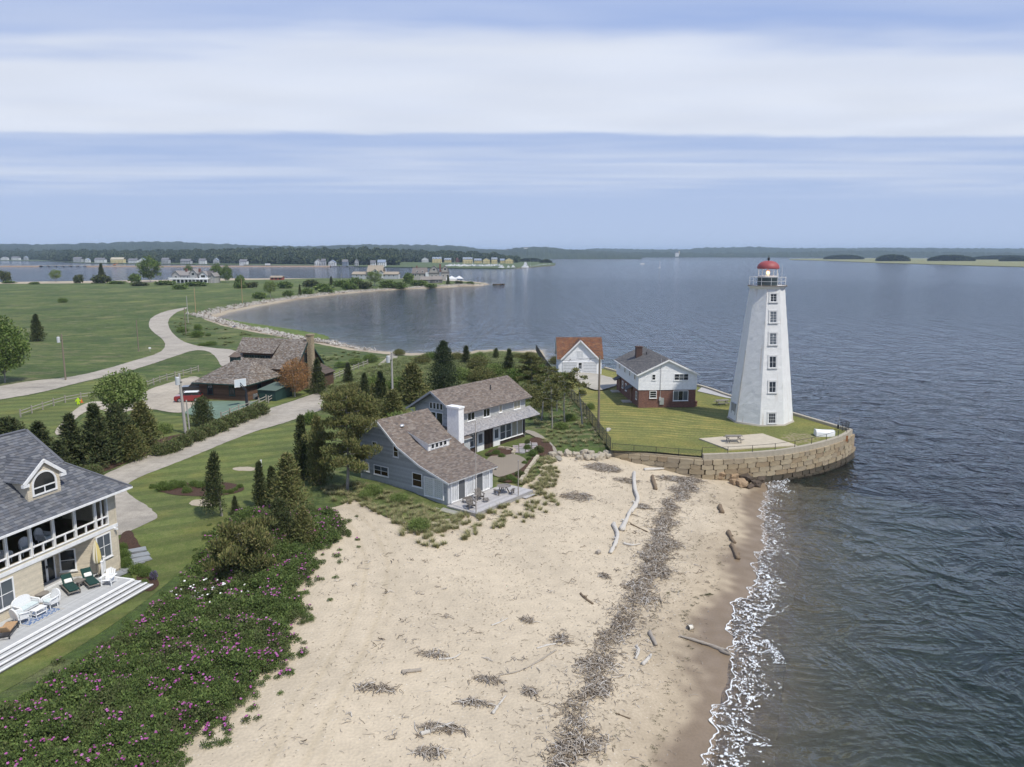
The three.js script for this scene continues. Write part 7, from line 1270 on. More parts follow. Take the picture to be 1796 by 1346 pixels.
{
const r = rngOf(601), th = new THREE.Group(); th.name = 'rose_thicket'; tag(th, 'dense green beach rose thicket with magenta flowers in the left foreground', 'rose thicket', undefined, 'stuff'); scene.add(th);
const pals = [[[0.075, 0.122, 0.026], [0.099, 0.148, 0.034], [0.057, 0.091, 0.021], [0.129, 0.159, 0.045]], [[0.093, 0.142, 0.033], [0.135, 0.182, 0.048], [0.072, 0.114, 0.025]], [[0.066, 0.099, 0.025], [0.090, 0.119, 0.035], [0.111, 0.125, 0.045]]];
const clumpG = pals.map((p, i) => leaves([{ p: [0, 0.12, 0], s: [0.5, 0.34, 0.5], n: 150 }, { p: [0.15, 0.3, 0.1], s: [0.3, 0.22, 0.3], n: 70 }, { p: [-0.2, 0.24, -0.12], s: [0.28, 0.2, 0.28], n: 60 }], 0.105, 0.085, p, 610 + i, 0.5, 0.4));
let x0 = 1e9, x1 = -1e9, z0 = 1e9, z1 = -1e9; for (const [x, z] of rosePoly) { x0 = Math.min(x0, x); x1 = Math.max(x1, x); z0 = Math.min(z0, z); z1 = Math.max(z1, z); }
const lists = [[], [], []], spots = [];
const edgeD = (x, z) => { let m = 1e9; rosePoly.forEach((a, i) => { const b = rosePoly[(i + 1) % rosePoly.length], dx = b[0] - a[0], dz = b[1] - a[1], t = clamp(((x - a[0]) * dx + (z - a[1]) * dz) / (dx * dx + dz * dz)); m = Math.min(m, Math.hypot(x - a[0] - dx * t, z - a[1] - dz * t)); }); return m; };
for (let x = Math.max(x0, -40); x < x1 + 2; x += 0.4) for (let z = z0 - 1; z < Math.min(z1, -22); z += 0.4) {
const px = x + (r() - 0.5) * 0.4, pz = z + (r() - 0.5) * 0.4, ins = inPoly(rosePoly, px, pz), d = edgeD(px, pz), sd = ins ? d : -d;
if (sd + 0.9 * n2(px * 0.7, pz * 0.7) < 0.1 && !(sd > -1.6 && r() < 0.05)) continue;
const q = groundAt(px, pz), hgt = clamp(sd * 0.5, 0, 0.75) * (0.75 + 0.6 * n2(px * 0.35, pz * 0.35) + 0.25 * n2(px, pz)), s = sd < 0.6 ? 0.35 + 0.4 * r() : 0.7 + 0.55 * r();
const k = clamp(Math.floor((n2(px * 0.16 + 7, pz * 0.16) * 0.5 + 0.5 + (r() - 0.5) * 0.6) * 3), 0, 2);
lists[k].push({ p: [px, q + Math.max(0, hgt) - 0.05, pz], r: [(r() - 0.5) * 0.5, r() * 6.28, (r() - 0.5) * 0.5], s }); spots.push([px, q + Math.max(0, hgt), pz, s]);
if (hgt > 0.35) lists[2].push({ p: [px, q + hgt * 0.3, pz], r: [0, r() * 6.28, 0], s: 0.9 });
}
lists.forEach((l, i) => instanced('foliage', clumpG[i], leafMat, l, th));
const petal = (() => { const g = []; for (let i = 0; i < 5; i++) g.push(new THREE.CircleGeometry(0.027, 6).scale(1, 1.2, 1).translate(0, 0.027, 0.0).rotateX(-R(62)).rotateY(i * 1.2566)); g.push(new THREE.SphereGeometry(0.014, 5, 4)); return merge(g); })();
const fl = [], wf = [], whiteC = hit(368, 1062);
for (let i = 0; i < 5200; i++) { const s = spots[Math.floor(r() * spots.length)]; if (n2(s[0] * 0.4, s[2] * 0.4) + 0.35 < r() * 0.9) continue; const a = r() * 6.28, q = 0.3 * r(); fl.push({ p: [s[0] + Math.cos(a) * q * s[3], s[1] + (0.42 + 0.1 * r()) * s[3], s[2] + Math.sin(a) * q * s[3]], r: [(r() - 0.3) * 0.9, r() * 6, (r() - 0.5) * 0.8], s: 0.7 + 0.8 * r(), c: mix3([0.30, 0.05, 0.23], [0.46, 0.20, 0.42], r() * r()) }); }
for (let i = 0; i < 110; i++) { const x = whiteC[0] + (r() + r() - 1) * 3.4, z = whiteC[1] + (r() + r() - 1) * 1.7; if (n2(x * 1.6, z * 1.6) < -0.05) continue; let b = null; for (const s of spots) if (Math.abs(s[0] - x) < 0.3 && Math.abs(s[2] - z) < 0.3) { b = s; break; } if (b) wf.push({ p: [x, b[1] + 0.47 * b[3], z], r: [0.3, r() * 6, 0], s: 1.1 + 0.6 * r(), c: [0.75, 0.75, 0.72] }); }
const petM = std([1, 1, 1], 0.8, { side: THREE.DoubleSide });
instanced('blossoms', petal, petM, fl, th, true); instanced('white_blossoms', petal, petM, wf, th, true);
// the strip of shaggy lawn between deck and roses is field; add loose grass through the thicket
}
// ---- dune grass and rough tufts
const bladeTuft = (n, h, pal, seed) => { const r = rngOf(seed), pos = [], col = []; for (let i = 0; i < n; i++) { const a = r() * 6.28, b = 0.16 * r(), L = h * (0.5 + 0.6 * r()), lean = 0.25 + 0.5 * r(), w = 0.014 + 0.01 * r(), x = Math.cos(a) * b, z = Math.sin(a) * b, dx = Math.cos(a + r() - 0.5), dz = Math.sin(a + r() - 0.5), c = pal[Math.floor(r() * pal.length)]; const P = (t, s) => [x + dx * L * lean * t * t - dz * w * s * (1 - t), L * t * (1 - 0.25 * t * lean), z + dz * L * lean * t * t + dx * w * s * (1 - t)]; for (const v of [P(0, -1), P(0, 1), P(0.55, 1), P(0, -1), P(0.55, 1), P(0.55, -1), P(0.55, -1), P(0.55, 1), P(1, 0)]) { pos.push(...v); col.push(...c); } } const g = new THREE.BufferGeometry(); g.setAttribute('position', new THREE.Float32BufferAttribute(pos, 3)); g.setAttribute('color', new THREE.Float32BufferAttribute(col, 3)); g.computeVertexNormals(); return g; };
const duneTuft = bladeTuft(60, 0.75, [[0.19, 0.205, 0.075], [0.25, 0.235, 0.105], [0.14, 0.18, 0.055], [0.32, 0.28, 0.15]], 71), fieldTuft = bladeTuft(70, 0.9, [[0.12, 0.155, 0.045], [0.155, 0.18, 0.06], [0.10, 0.14, 0.04], [0.20, 0.195, 0.09]], 72);
function scatter(poly, step, keep, make, r) { const out = []; let x0 = 1e9, x1 = -1e9, z0 = 1e9, z1 = -1e9; for (const [x, z] of poly) { x0 = Math.min(x0, x); x1 = Math.max(x1, x); z0 = Math.min(z0, z); z1 = Math.max(z1, z); } for (let x = x0; x < x1; x += step) for (let z = z0; z < z1; z += step) { const px = x + (r() - 0.5) * step, pz = z + (r() - 0.5) * step; if (inPoly(poly, px, pz) && keep(px, pz)) out.push(make(px, pz)); } return out; }
const houseA = [gh(-11.6, 0, 0.1), gh(3.5, 0, 0.3), gh(3.5, 0, -8.2), gh(0.2, 0, -8.2), gh(0.2, 0, -6.4), gh(-11.6, 0, -6.4)].map((p) => [p[0], p[2]]), walk = [gh(-10.3, 0, 0.5), gh(2.1, 0, 0.5), gh(2.1, 0, 1.5), gh(-10.3, 0, 1.5)].map((p) => [p[0], p[2]]);
{
const r = rngOf(711), tuft = (x, z) => ({ p: [x, groundAt(x, z) - 0.02, z], r: [0, r() * 6.28, 0], s: [0.7 + 0.6 * r(), 0.35 + 0.5 * r(), 0.7 + 0.6 * r()] });
const free = (x, z) => !inPoly(houseA, x, z) && !inPoly(walk, x, z);
const A = [[560, 860], [620, 846], [700, 870], [800, 900], [880, 885], [900, 880], [870, 905], [800, 925], [740, 950], [700, 925], [640, 890], [590, 885]].map((p) => hit(...p));
const B = [[915, 845], [935, 815], [960, 800], [985, 815], [975, 850], [950, 875], [925, 870], [905, 866]].map((p) => hit(...p));
const C = [[700, 900], [830, 905], [920, 875], [960, 860], [990, 880], [940, 910], [850, 935], [770, 965], [700, 945]].map((p) => hit(...p));
const D = [[930, 740], [1000, 690], [1040, 720], [1066, 788], [1010, 795], [965, 795], [945, 770]].map((p) => hit(...p));
const all = [...scatter(A, 0.4, (x, z) => free(x, z) && n2(x * 0.6, z * 0.6) + 0.4 * n2(x * 2, z * 2) > -0.1, tuft, r), ...scatter(B, 0.38, (x, z) => free(x, z) && n2(x * 0.6, z * 0.6) + 0.4 * n2(x * 2, z * 2) > -0.15, tuft, r), ...scatter(C, 0.5, (x, z) => free(x, z) && n2(x * 0.5 + 4, z * 0.5) > 0.1, tuft, r), ...scatter(D, 0.6, (x, z) => n2(x * 0.5, z * 0.5) > 0.15, tuft, r)];
const o = instanced('dune_grass', duneTuft, leafMat, all); tag(o, 'loose dune grass round the beach house and its deck', 'grass');
const ft = (x, z) => ({ p: [x, groundAt(x, z) - 0.03, z], r: [0, r() * 6.28, 0], s: [1.6 + 1.4 * r(), 0.5 + 0.5 * r(), 1.6 + 1.4 * r()] });
const F2 = [[300, 565], [330, 555], [380, 575], [520, 605], [640, 622], [640, 632], [560, 640], [545, 615], [410, 608], [330, 598]].map((p) => hit(...p)), F4 = [[560, 690], [640, 650], [700, 630], [800, 626], [930, 624], [985, 650], [1000, 690], [930, 740], [900, 690], [780, 680], [680, 720], [640, 740], [600, 730]].map((p) => hit(...p));
const fo = instanced('field_grass', fieldTuft, leafMat, [...scatter(F2, 2.2, (x, z) => n2(x * 0.06, z * 0.08) > 0.3, ft, r), ...scatter(F4, 0.9, () => true, ft, r)]); tag(fo, 'tussocks of rough grass in the field and round the road', 'grass');
}
// ================================================================ wrack, driftwood, rocks, foam
{
const r = rngOf(801);
const stick = [0, 1, 2].map((k) => limb([[-0.5, 0, 0], [-0.15, 0.03 + 0.05 * k, 0.05 * (k - 1)], [0.2, 0.02, -0.04 * k], [0.5, 0.05, 0.06]], [0.016, 0.02, 0.016, 0.006], 4));
const wood = () => { const t = r(); return t < 0.5 ? mix3([0.27, 0.225, 0.175], [0.37, 0.33, 0.28], r()) : t < 0.85 ? mix3([0.13, 0.10, 0.07], [0.22, 0.175, 0.125], r()) : [0.47, 0.44, 0.40]; };
const L = [[], [], []], put = (x, z, len, lift = 0.02, thick = 1) => { if (shoreDist(x, z)[0] < 1.2) return; L[Math.floor(r() * 3)].push({ p: [x, groundAt(x, z) + lift * r() + 0.01, z], r: [(r() - 0.5) * 0.25, r() * 6.28, (r() - 0.5) * 0.3], s: [len, thick * (0.7 + 0.6 * r()), thick * (0.7 + 0.6 * r())], c: wood() }); };
const band = resample([[960, 1400], [985, 1330], [1012, 1255], [1050, 1185], [1072, 1140], [1100, 1100], [1120, 1048], [1143, 998], [1156, 958], [1160, 910], [1185, 875], [1212, 842]].map((p) => hit(...p)), 0.25);
band.forEach(([x, z], i) => { const w = 0.45 + 0.85 * clamp(0.5 + 0.7 * n2(i * 0.07, 3)), dens = clamp(0.55 + 0.8 * n2(i * 0.11, 9), 0.2), off = 0.7 * n2(i * 0.06, 20); for (let k = 0; k < 64 * dens; k++) { const g = (r() + r() + r() - 1.5) * 1.15; put(x + off + g * w, z + (r() - 0.5) * 0.9, 0.25 + 0.75 * r() * r() + (r() < 0.06 ? 0.7 : 0), 0.22 * (1 - Math.abs(g)), 0.8 + 0.7 * r()); } for (let k = 0; k < 9; k++) put(x + (r() + r() - 1) * 3.2, z + (r() - 0.5), 0.15 + 0.4 * r(), 0.01, 0.7); });
const heap = (px, py, rx, rz, n) => { const [x, z] = hit(px, py); for (let k = 0; k < n; k++) { const a = r() * 6.28, q = Math.sqrt(r()) * (0.6 + 0.4 * r()); put(x + Math.cos(a) * q * rx, z + Math.sin(a) * q * rz, 0.3 + 0.8 * r(), 0.3 * (1 - q), 1); } };
heap(1058, 822, 2.2, 1.6, 520); heap(1012, 872, 1.8, 1.2, 200); heap(1190, 842, 2.6, 1.0, 330); heap(1128, 890, 0.7, 0.7, 90); heap(1060, 1012, 0.4, 0.4, 40); heap(755, 1322, 0.9, 0.35, 70); heap(770, 1280, 1.4, 0.35, 90); heap(930, 1215, 0.45, 0.35, 60); heap(985, 1125, 0.8, 0.6, 60); heap(830, 1235, 1.0, 0.2, 60); heap(760, 1150, 1.1, 0.25, 50); heap(860, 1195, 0.8, 0.4, 50); heap(925, 1090, 0.5, 0.35, 40); heap(660, 1210, 1.6, 0.4, 70); heap(1100, 845, 1.6, 0.8, 120);
const open = [[600, 900], [900, 890], [1000, 805], [1250, 830], [1290, 950], [1250, 1060], [1200, 1346], [380, 1346], [540, 1190], [560, 1020], [640, 950]].map((p) => hit(...p));
scatter(open, 0.36, (x, z) => { const d = shoreDist(x, z)[0]; return d > 1.5 && r() < (0.28 + 0.5 * clamp(n2(x * 0.18 + 3, z * 0.3) + 0.2)) * (d > 20 ? 0.6 : 1); }, (x, z) => { put(x, z, 0.1 + 0.32 * r() * r() + (r() < 0.03 ? 0.4 : 0), 0.01, 0.6); return 0; }, r);
scatter(open, 1.15, (x, z) => { const d = shoreDist(x, z)[0]; return d > 3 && r() < 0.06 + 0.5 * clamp(n2(x * 0.16 + 9, z * 0.25)); }, (x, z) => { for (let k = 0; k < 3; k++) put(x + (r() - 0.5) * 0.8, z + (r() - 0.5) * 0.5, 0.3 + 0.8 * r() * r(), 0.03, 0.7 + 0.9 * r()); return 0; }, r);
const W = new THREE.Group(); W.name = 'beach_wrack'; tag(W, 'tide line of tangled twigs and reeds down the middle of the beach', 'driftwood', undefined, 'stuff'); scene.add(W);
const sm = std([1, 1, 1], 0.95); L.forEach((l, i) => instanced('twigs', stick[i], sm, l, W, true));
const weed = bladeTuft(14, 0.16, [[0.05, 0.06, 0.018], [0.08, 0.085, 0.03], [0.035, 0.03, 0.015]], 74), wl = [];
for (let i = 0; i < 1000; i++) { const t = r(), s = Math.floor(r() * 11) + 1, a = SH[s], b = SH[s + 1], x0 = mix(a[0], b[0], t), z0 = mix(a[1], b[1], t), d = (r() < 0.6 ? 3.0 : 5.2) + 0.5 * n2(z0 * 0.3, 3) + (r() - 0.5) * 0.5; const x = x0 - d * 0.96, z = z0 - d * 0.05; if (n2(x * 1.2, z * 1.2) < 0.0 || z > -26) continue; wl.push({ p: [x, groundAt(x, z), z], r: [1.3 * (r() - 0.5), r() * 6, 0], s: [0.35 + 0.5 * r(), 0.25, 0.35 + 0.5 * r()] }); }
tag(instanced('seaweed', weed, leafMat, wl), 'thin broken line of dark seaweed on the damp sand', 'seaweed');
// single logs
const pale = noisy([0.50, 0.47, 0.42], 0.95, 0.6, 0.01), grey = noisy([0.33, 0.29, 0.24], 0.95, 0.6, 0.012), brown = noisy([0.19, 0.14, 0.09], 0.95, 0.6, 0.014), dark = noisy([0.09, 0.065, 0.045], 0.9, 0.6, 0.014);
const log = (label, pts, r0, r1, mat, stubs = 2, name = 'driftwood_log') => {
const P = pts.map(([a, b]) => { const [x, z] = hit(a, b); return [x, groundAt(x, z) + Math.max(r0, r1) * 0.55, z]; }), c = new THREE.CatmullRomCurve3(P.map((p) => V(...p))), o = thing(name, label, 'driftwood', P[0], 0), n = Math.max(6, P.length * 3), q = c.getPoints(n).map((v) => [v.x - P[0][0], v.y - P[0][1], v.z - P[0][2]]);
part('stem', limb(q, q.map((_, i) => mix(r0, r1, i / n) * (0.75 + 0.5 * r())), 8, 0.35), mat, o);
for (let k = 0; k < stubs; k++) { const i = 1 + Math.floor(r() * (n - 2)), b = q[i], a = r() * 6.28, l = 0.2 + 0.5 * r(); part('branch_stub', limb([b, [b[0] + Math.cos(a) * l * 0.6, b[1] + 0.1 + 0.12 * r(), b[2] + Math.sin(a) * l * 0.6], [b[0] + Math.cos(a) * l, b[1] + 0.1, b[2] + Math.sin(a) * l]], [r1 * 0.6, r1 * 0.45, 0.008], 5), mat, o); }
};
log('long straight pale log at the foot of the sea wall', [[1130, 826], [1180, 823], [1236, 824]], 0.14, 0.09, pale, 1); log('curved silver trunk running down from the sea wall heap', [[1112, 832], [1113, 858], [1118, 880], [1106, 900]], 0.17, 0.2, pale, 2); log('forked silver log below the curved trunk', [[1106, 898], [1098, 915], [1090, 932]], 0.13, 0.24, pale, 2); log('bent silver trunk left of the tide line', [[1076, 922], [1083, 940], [1078, 958], [1070, 972]], 0.2, 0.14, pale, 1);
log('short thick brown log standing near the sea wall rocks', [[1144, 838], [1150, 860]], 0.2, 0.16, brown, 0); log('thin brown pole lying across the sand left of the tide line', [[1106, 920], [1136, 934]], 0.07, 0.06, brown, 1); log('small silver root lying right of the bent trunk', [[1094, 955], [1108, 958], [1124, 955]], 0.12, 0.03, pale, 2);
log('dark gnarled log on the damp sand, upper half', [[1277, 936], [1284, 948], [1288, 954]], 0.18, 0.14, brown, 2); log('dark gnarled log on the damp sand, lower half', [[1283, 958], [1290, 972], [1294, 982]], 0.15, 0.2, brown, 1); log('short brown stump near the top of the damp sand', [[1262, 890], [1267, 901]], 0.2, 0.2, brown, 0); log('long tapered pale trunk pointing at the foam', [[1192, 1118], [1225, 1128], [1255, 1138], [1280, 1150]], 0.06, 0.17, grey, 1); log('brown weathered post left of the long tapered trunk', [[1139, 1111], [1151, 1134]], 0.14, 0.12, grey, 0); log('curved grey log half buried by the tide line', [[1127, 1168], [1138, 1156], [1142, 1150]], 0.12, 0.08, pale, 1); log('pale split log among the lower tide line twigs', [[1115, 1157], [1120, 1142], [1116, 1134]], 0.1, 0.07, pale, 2);
log('dark broken plank left of the tide line middle', [[1018, 1042], [1028, 1052], [1040, 1060]], 0.09, 0.07, brown, 2); log('long thin driftwood branch on the open sand', [[875, 1186], [910, 1178], [940, 1164], [975, 1142]], 0.03, 0.06, grey, 3); log('flat grey log lying alone in the left middle sand', [[705, 1182], [738, 1177]], 0.12, 0.1, grey, 1); log('white forked log above the bottom edge', [[738, 1290], [770, 1280], [796, 1270]], 0.13, 0.06, pale, 2); log('bleached stick with a dark root end', [[864, 1254], [875, 1238], [888, 1222]], 0.1, 0.03, pale, 1); log('pale branch by the left middle twigs', [[770, 1158], [795, 1156], [808, 1148]], 0.07, 0.04, pale, 2); log('two pronged stick right of the left middle twigs', [[862, 1098], [878, 1092], [890, 1086]], 0.06, 0.03, pale, 1); log('bleached log on the sand near the left edge of the tide line', [[942, 1138], [958, 1134], [975, 1131]], 0.06, 0.05, pale, 0); log('brown stick below the tide line on damp sand', [[1080, 1252], [1105, 1262]], 0.04, 0.03, brown, 1); log('small dark log by the rocks at the water', [[1312, 858], [1330, 848], [1338, 842]], 0.2, 0.16, dark, 1);
// rocks at the wall foot, stones at the lawn edge
const rock = [3, 8, 15, 22].map((s) => { const g = new THREE.IcosahedronGeometry(1, 2), p = g.attributes.position; for (let i = 0; i < p.count; i++) { const v = V(p.getX(i), p.getY(i), p.getZ(i)), k = 0.8 + 0.28 * n3(v.x * 1.1 + s, v.y * 1.1, v.z * 1.1) + 0.06 * n3(v.x * 4, v.y * 4 + s, v.z * 4); p.setXYZ(i, clamp(v.x * k, -0.82, 0.85), clamp(v.y * k, -0.7, 0.62), clamp(v.z * k, -0.85, 0.8)); } g.computeVertexNormals(); return g; });
const tanR = noisy([0.34, 0.24, 0.145], 0.95, 0.8, 0.03), dkR = noisy([0.085, 0.062, 0.042], 0.7, 0.8, 0.03), palR = noisy([0.40, 0.35, 0.27], 0.95, 0.8, 0.03);
const stone = (px, py, w, m, label, grp, y = 0.18) => { const [x, z] = hit(px, py), k = w / FOCAL * Math.hypot(z, 20), o = part('boulder', rock[Math.floor(r() * 4)], m); o.position.set(x, groundAt(x, z) + k * y, z); o.scale.set(k * 0.62, k * 0.5, k * 0.52); o.rotation.set(r() * 0.4, r() * 6.28, r() * 0.4); tag(o, label, 'rock', grp); };
[[1258, 838, 30, tanR], [1272, 834, 24, tanR], [1284, 842, 26, tanR], [1295, 838, 24, dkR], [1306, 845, 28, dkR], [1319, 841, 26, dkR], [1300, 853, 24, tanR], [1331, 845, 24, dkR], [1287, 849, 18, tanR], [1344, 843, 20, dkR], [1312, 836, 22, dkR], [1326, 853, 20, dkR]].sort((a, b) => a[0] - b[0]).forEach(([a, b, w, m], i) => stone(a, b, w, m, `${m === dkR ? 'dark wet' : 'tan'} boulder below the sea wall, ${ordinal(i + 1)} from the left`, m === dkR ? 'wet boulders by the sea wall' : 'dry boulders by the sea wall'));
fromLeft([[968, 800, 16], [982, 799, 14], [996, 800, 18], [1010, 801, 16], [1024, 800, 18], [1036, 802, 20], [1044, 807, 20], [1054, 803, 20], [1064, 800, 20], [1030, 806, 18], [1016, 806, 14]]).forEach(([a, b, w], i) => stone(a, b, w, palR, `pale rounded stone along the lawn edge above the sand, ${ordinal(i + 1)} from the left`, 'stones along the lawn edge'));
const t = thing('white_bucket', 'white cut off bucket lying on the damp sand', 'bucket', (() => { const [x, z] = hit(1210, 1104); return [x, groundAt(x, z) + 0.12, z]; })(), 0.6); part('shell', new THREE.CylinderGeometry(0.18, 0.15, 0.36, 16, 1, true).rotateZ(1.45), noisy([0.62, 0.58, 0.5], 0.7, 0.4, 0.002, { side: THREE.DoubleSide }), t); part('bottom', new THREE.CylinderGeometry(0.15, 0.15, 0.02, 16).rotateZ(1.45).translate(0.17, 0.02, 0), noisy([0.55, 0.52, 0.45], 0.7, 0.4), t);
const sp = thing('sand_spool', 'short cut log end lying in the sand left of the bent trunk', 'driftwood', (() => { const [x, z] = hit(1049, 972); return [x, groundAt(x, z) + 0.12, z]; })(), 0.9); part('stem', new THREE.CylinderGeometry(0.16, 0.17, 0.4, 12).rotateZ(1.5), grey, sp);
// driftwood strewn along the bay beach
const bl = [[], [], []]; const bay = resample([[345, 553], [372, 560], [420, 574], [470, 583], [530, 596], [600, 606], [660, 616]].map((p) => hit(...p)), 0.5), bay2 = resample([[850, 499], [780, 501], [700, 506], [600, 513], [520, 523], [450, 533], [400, 543], [352, 553]].map((p) => hit(...p)), 0.9);
for (const [path, n, w] of [[bay, 12, 3.4], [bay2, 7, 5]]) path.forEach(([x, z]) => { for (let k = 0; k < n; k++) { const px = x + (r() + r() - 1) * w, pz = z + (r() + r() - 1) * w * 0.8; if (groundAt(px, pz) < 0.25) continue; bl[Math.floor(r() * 3)].push({ p: [px, groundAt(px, pz) + 0.08, pz], r: [0, r() * 6.28, 0], s: [0.8 + 2.4 * r() * r(), 3 + 4 * r(), 3 + 4 * r()], c: r() < 0.75 ? mix3([0.42, 0.39, 0.35], [0.58, 0.55, 0.50], r()) : [0.2, 0.16, 0.12] }); } });
const BW = new THREE.Group(); BW.name = 'bay_wrack'; tag(BW, 'pale driftwood strewn along the curved bay beach', 'driftwood', undefined, 'stuff'); scene.add(BW); bl.forEach((l, i) => instanced('logs', stick[i], sm, l, BW, true));
}
// ---- foam of the small surf
{
const r = rngOf(901), path = SH.slice(2, 13).map((p) => [p[0], p[1]]), P = resample(path, 0.12), nrm = (i) => { const a = P[Math.max(0, i - 2)], b = P[Math.min(P.length - 1, i + 2)], L = Math.hypot(b[0] - a[0], b[1] - a[1]); return [(b[1] - a[1]) / L, -(b[0] - a[0]) / L]; };
const F = new THREE.Group(); F.name = 'surf_foam'; tag(F, 'white lacy foam of the small surf along the sand', 'foam', undefined, 'stuff'); scene.add(F);
// lace: walls between bubbles drawn out by the backwash
const cells = []; const rc = rngOf(31); for (let i = 0; i < 1400; i++) cells.push([rc(), rc()]);
const N1 = 1024, N2 = 256, near = new Map(); cells.forEach((c, i) => { const k = `${Math.floor(c[0] * 64)},${Math.floor(c[1] * 16)}`; near.has(k) ? near.get(k).push(i) : near.set(k, [i]); });
const lace = grayTex(N1, (u, v) => { let a = 9, b = 9; const gx = Math.floor(u * 64), gy = Math.floor(v * 16); const uu = u + 0.004 * n2(u * 90, v * 30), vv = v + 0.012 * n2(u * 80, v * 25 + 7); for (let i = -2; i <= 2; i++) for (let j = -2; j <= 2; j++) for (const q of near.get(`${(gx + i + 64) % 64},${gy + j}`) || []) { let dx = cells[q][0] - uu; dx -= Math.round(dx); const d = Math.hypot(dx * 64, (cells[q][1] - vv) * 16 * 0.8); if (d < a) { b = a; a = d; } else if (d < b) b = d; } const edge = 1 - sstep(0.03, 0.17, b - a), patch = clamp(0.5 + 1.1 * fbm(u * 40, v * 4, 3)), lead = 1 - sstep(0.01, 0.035 + 0.03 * fbm(u * 40, 1, 2), v), back = 1 - sstep(0.35, 1.0, v + 0.3 * fbm(u * 14, v * 3 + 4, 3)); return Math.max(edge * patch * back * 1.15, lead * clamp(0.75 + 0.5 * fbm(u * 60, 5, 2))); }, N2);
const pos = [], uv = [], idx = [], M = 14; let s = 0;
P.forEach(([x, z], i) => { if (i) s += Math.hypot(x - P[i - 1][0], z - P[i - 1][1]); const [a, b] = nrm(i), k = i / P.length, wide = mix(4.2, 2.0, sstep(0.35, 0.75, k)) * (0.8 + 0.3 * n2(s * 0.3, 4)), run = 0.15 + 0.45 * n2(s * 0.35, 9) + 0.2 * n2(s * 1.1, 2); for (let j = 0; j <= M; j++) { const d = run - wide * j / M, px = x + a * d, pz = z + b * d; pos.push(px, Math.max(groundAt(px, pz), 0.0) + 0.05 + 0.03 * n2(px * 0.8, pz * 0.8), pz); uv.push(s / 26, j / M); } });
for (let i = 0; i < P.length - 1; i++) for (let j = 0; j < M; j++) { const a = i * (M + 1) + j, b = a + M + 1; idx.push(a, b, a + 1, a + 1, b, b + 1); }
const g = new THREE.BufferGeometry(); g.setAttribute('position', new THREE.Float32BufferAttribute(pos, 3)); g.setAttribute('uv', new THREE.Float32BufferAttribute(uv, 2)); g.setIndex(idx); g.computeVertexNormals();
const m = part('lace', g, std([0.70, 0.71, 0.70], 0.9, { alphaMap: lace, alphaTest: 0.5, side: THREE.DoubleSide }), F); m.userData.kind = 'stuff';
// broken water: small lumps of froth where the wavelet tips over
const lump = new THREE.IcosahedronGeometry(1, 1), L = [];
P.forEach(([x, z], i) => { const [a, b] = nrm(i), k = i / P.length, hot = clamp(0.28 + 0.9 * n2(i * 0.012 + 3, 7)) + (k > 0.9 ? 0.9 : 0) + (k > 0.1 && k < 0.3 ? 0.35 : 0); for (let q = 0; q < (k > 0.9 ? 4 : 1.6) * hot; q++) { const d = -0.7 - 0.8 * r() - (k > 0.9 ? 0.8 * r() : 0) + 0.5 * n2(i * 0.05, 1), px = x + a * d + (r() - 0.5) * 0.3, pz = z + b * d + (r() - 0.5) * 0.3, e = 0.015 + 0.05 * r() * r(); L.push({ p: [px, 0.04 + 0.07 * r() * hot, pz], r: [0, r() * 6, 0], s: [e * 1.6, e * 0.8, e * 1.6] }); } });
const c = G(1362, 1145, 0); for (let i = 0; i < 330; i++) { const t = r(), q = (r() + r() - 1), e = 0.012 + 0.035 * r() * r(); if (n2(t * 9, q * 2) < -0.25) continue; L.push({ p: [c[0] - 0.35 + 0.35 * t + 0.5 * q * (1 - t * 0.5) + 0.15 * Math.sin(t * 5), 0.02 + 0.04 * r(), c[1] + 1.4 - 2.9 * t], r: [0, 0, 0], s: [e * 1.4, e, e * 1.4] }); }
instanced('froth', lump, std([0.72, 0.73, 0.73], 0.8), L, F);
}
// ================================================================ across the water
const atDist = (px, D) => [(px - IMG_W / 2) / FOCAL * (D * CT + 0) , -D];           // column of the photo at a forward distance
const rowHeight = (py, D) => { const k = (IMG_H / 2 - py) / FOCAL; return EYE + (k * CT - ST) * D / (CT + k * ST); };
function ridge(name, tops, D, rough, depth, colors, seed, foot = 0.5) {
const pos = [], idx = [], col = [], rows = 9, x0 = tops[0][0], x1 = tops.at(-1)[0], n = Math.round((x1 - x0) / 1.1), r = rngOf(seed);
const topAt = (px) => { for (let i = 0; i < tops.length - 1; i++) if (px <= tops[i + 1][0]) return mix(tops[i][1], tops[i + 1][1], sstep(tops[i][0], tops[i + 1][0], px)); return tops.at(-1)[1]; };
for (let j = 0; j < rows; j++) for (let i = 0; i <= n; i++) {
const px = mix(x0, x1, i / n), t = j / (rows - 2), back = j === rows - 1, d = back ? D + depth * 0.5 : D - depth * (1 - t), h0 = rowHeight(topAt(px), D), x = (px - IMG_W / 2) / FOCAL * (d / CT) * 1.0, w = back ? 0 : Math.pow(t, 0.8);
const bump = back || j === 0 ? 0 : rough * (0.6 * n2(x * 0.02 + seed, d * 0.02) + 0.6 * (r() - 0.5));
pos.push(x, foot + (h0 - rough * 0.4 - foot) * w + bump * (j === 0 ? 0 : 1), -d); const c = mix3(colors[0], colors[1], clamp(0.5 + 0.5 * n2(x * 0.006, d * 0.01 + seed) + 0.5 * (r() - 0.5))); col.push(...c);
}
for (let j = 0; j < rows - 1; j++) for (let i = 0; i < n; i++) { const a = j * (n + 1) + i, b = a + n + 1; idx.push(a, a + 1, b, a + 1, b + 1, b); }
const g = new THREE.BufferGeometry(); g.setAttribute('position', new THREE.Float32BufferAttribute(pos, 3)); g.setAttribute('color', new THREE.Float32BufferAttribute(col, 3)); g.setIndex(idx); g.computeVertexNormals();
return struct(name, g, std(null, 1, { vertexColors: true }));
}
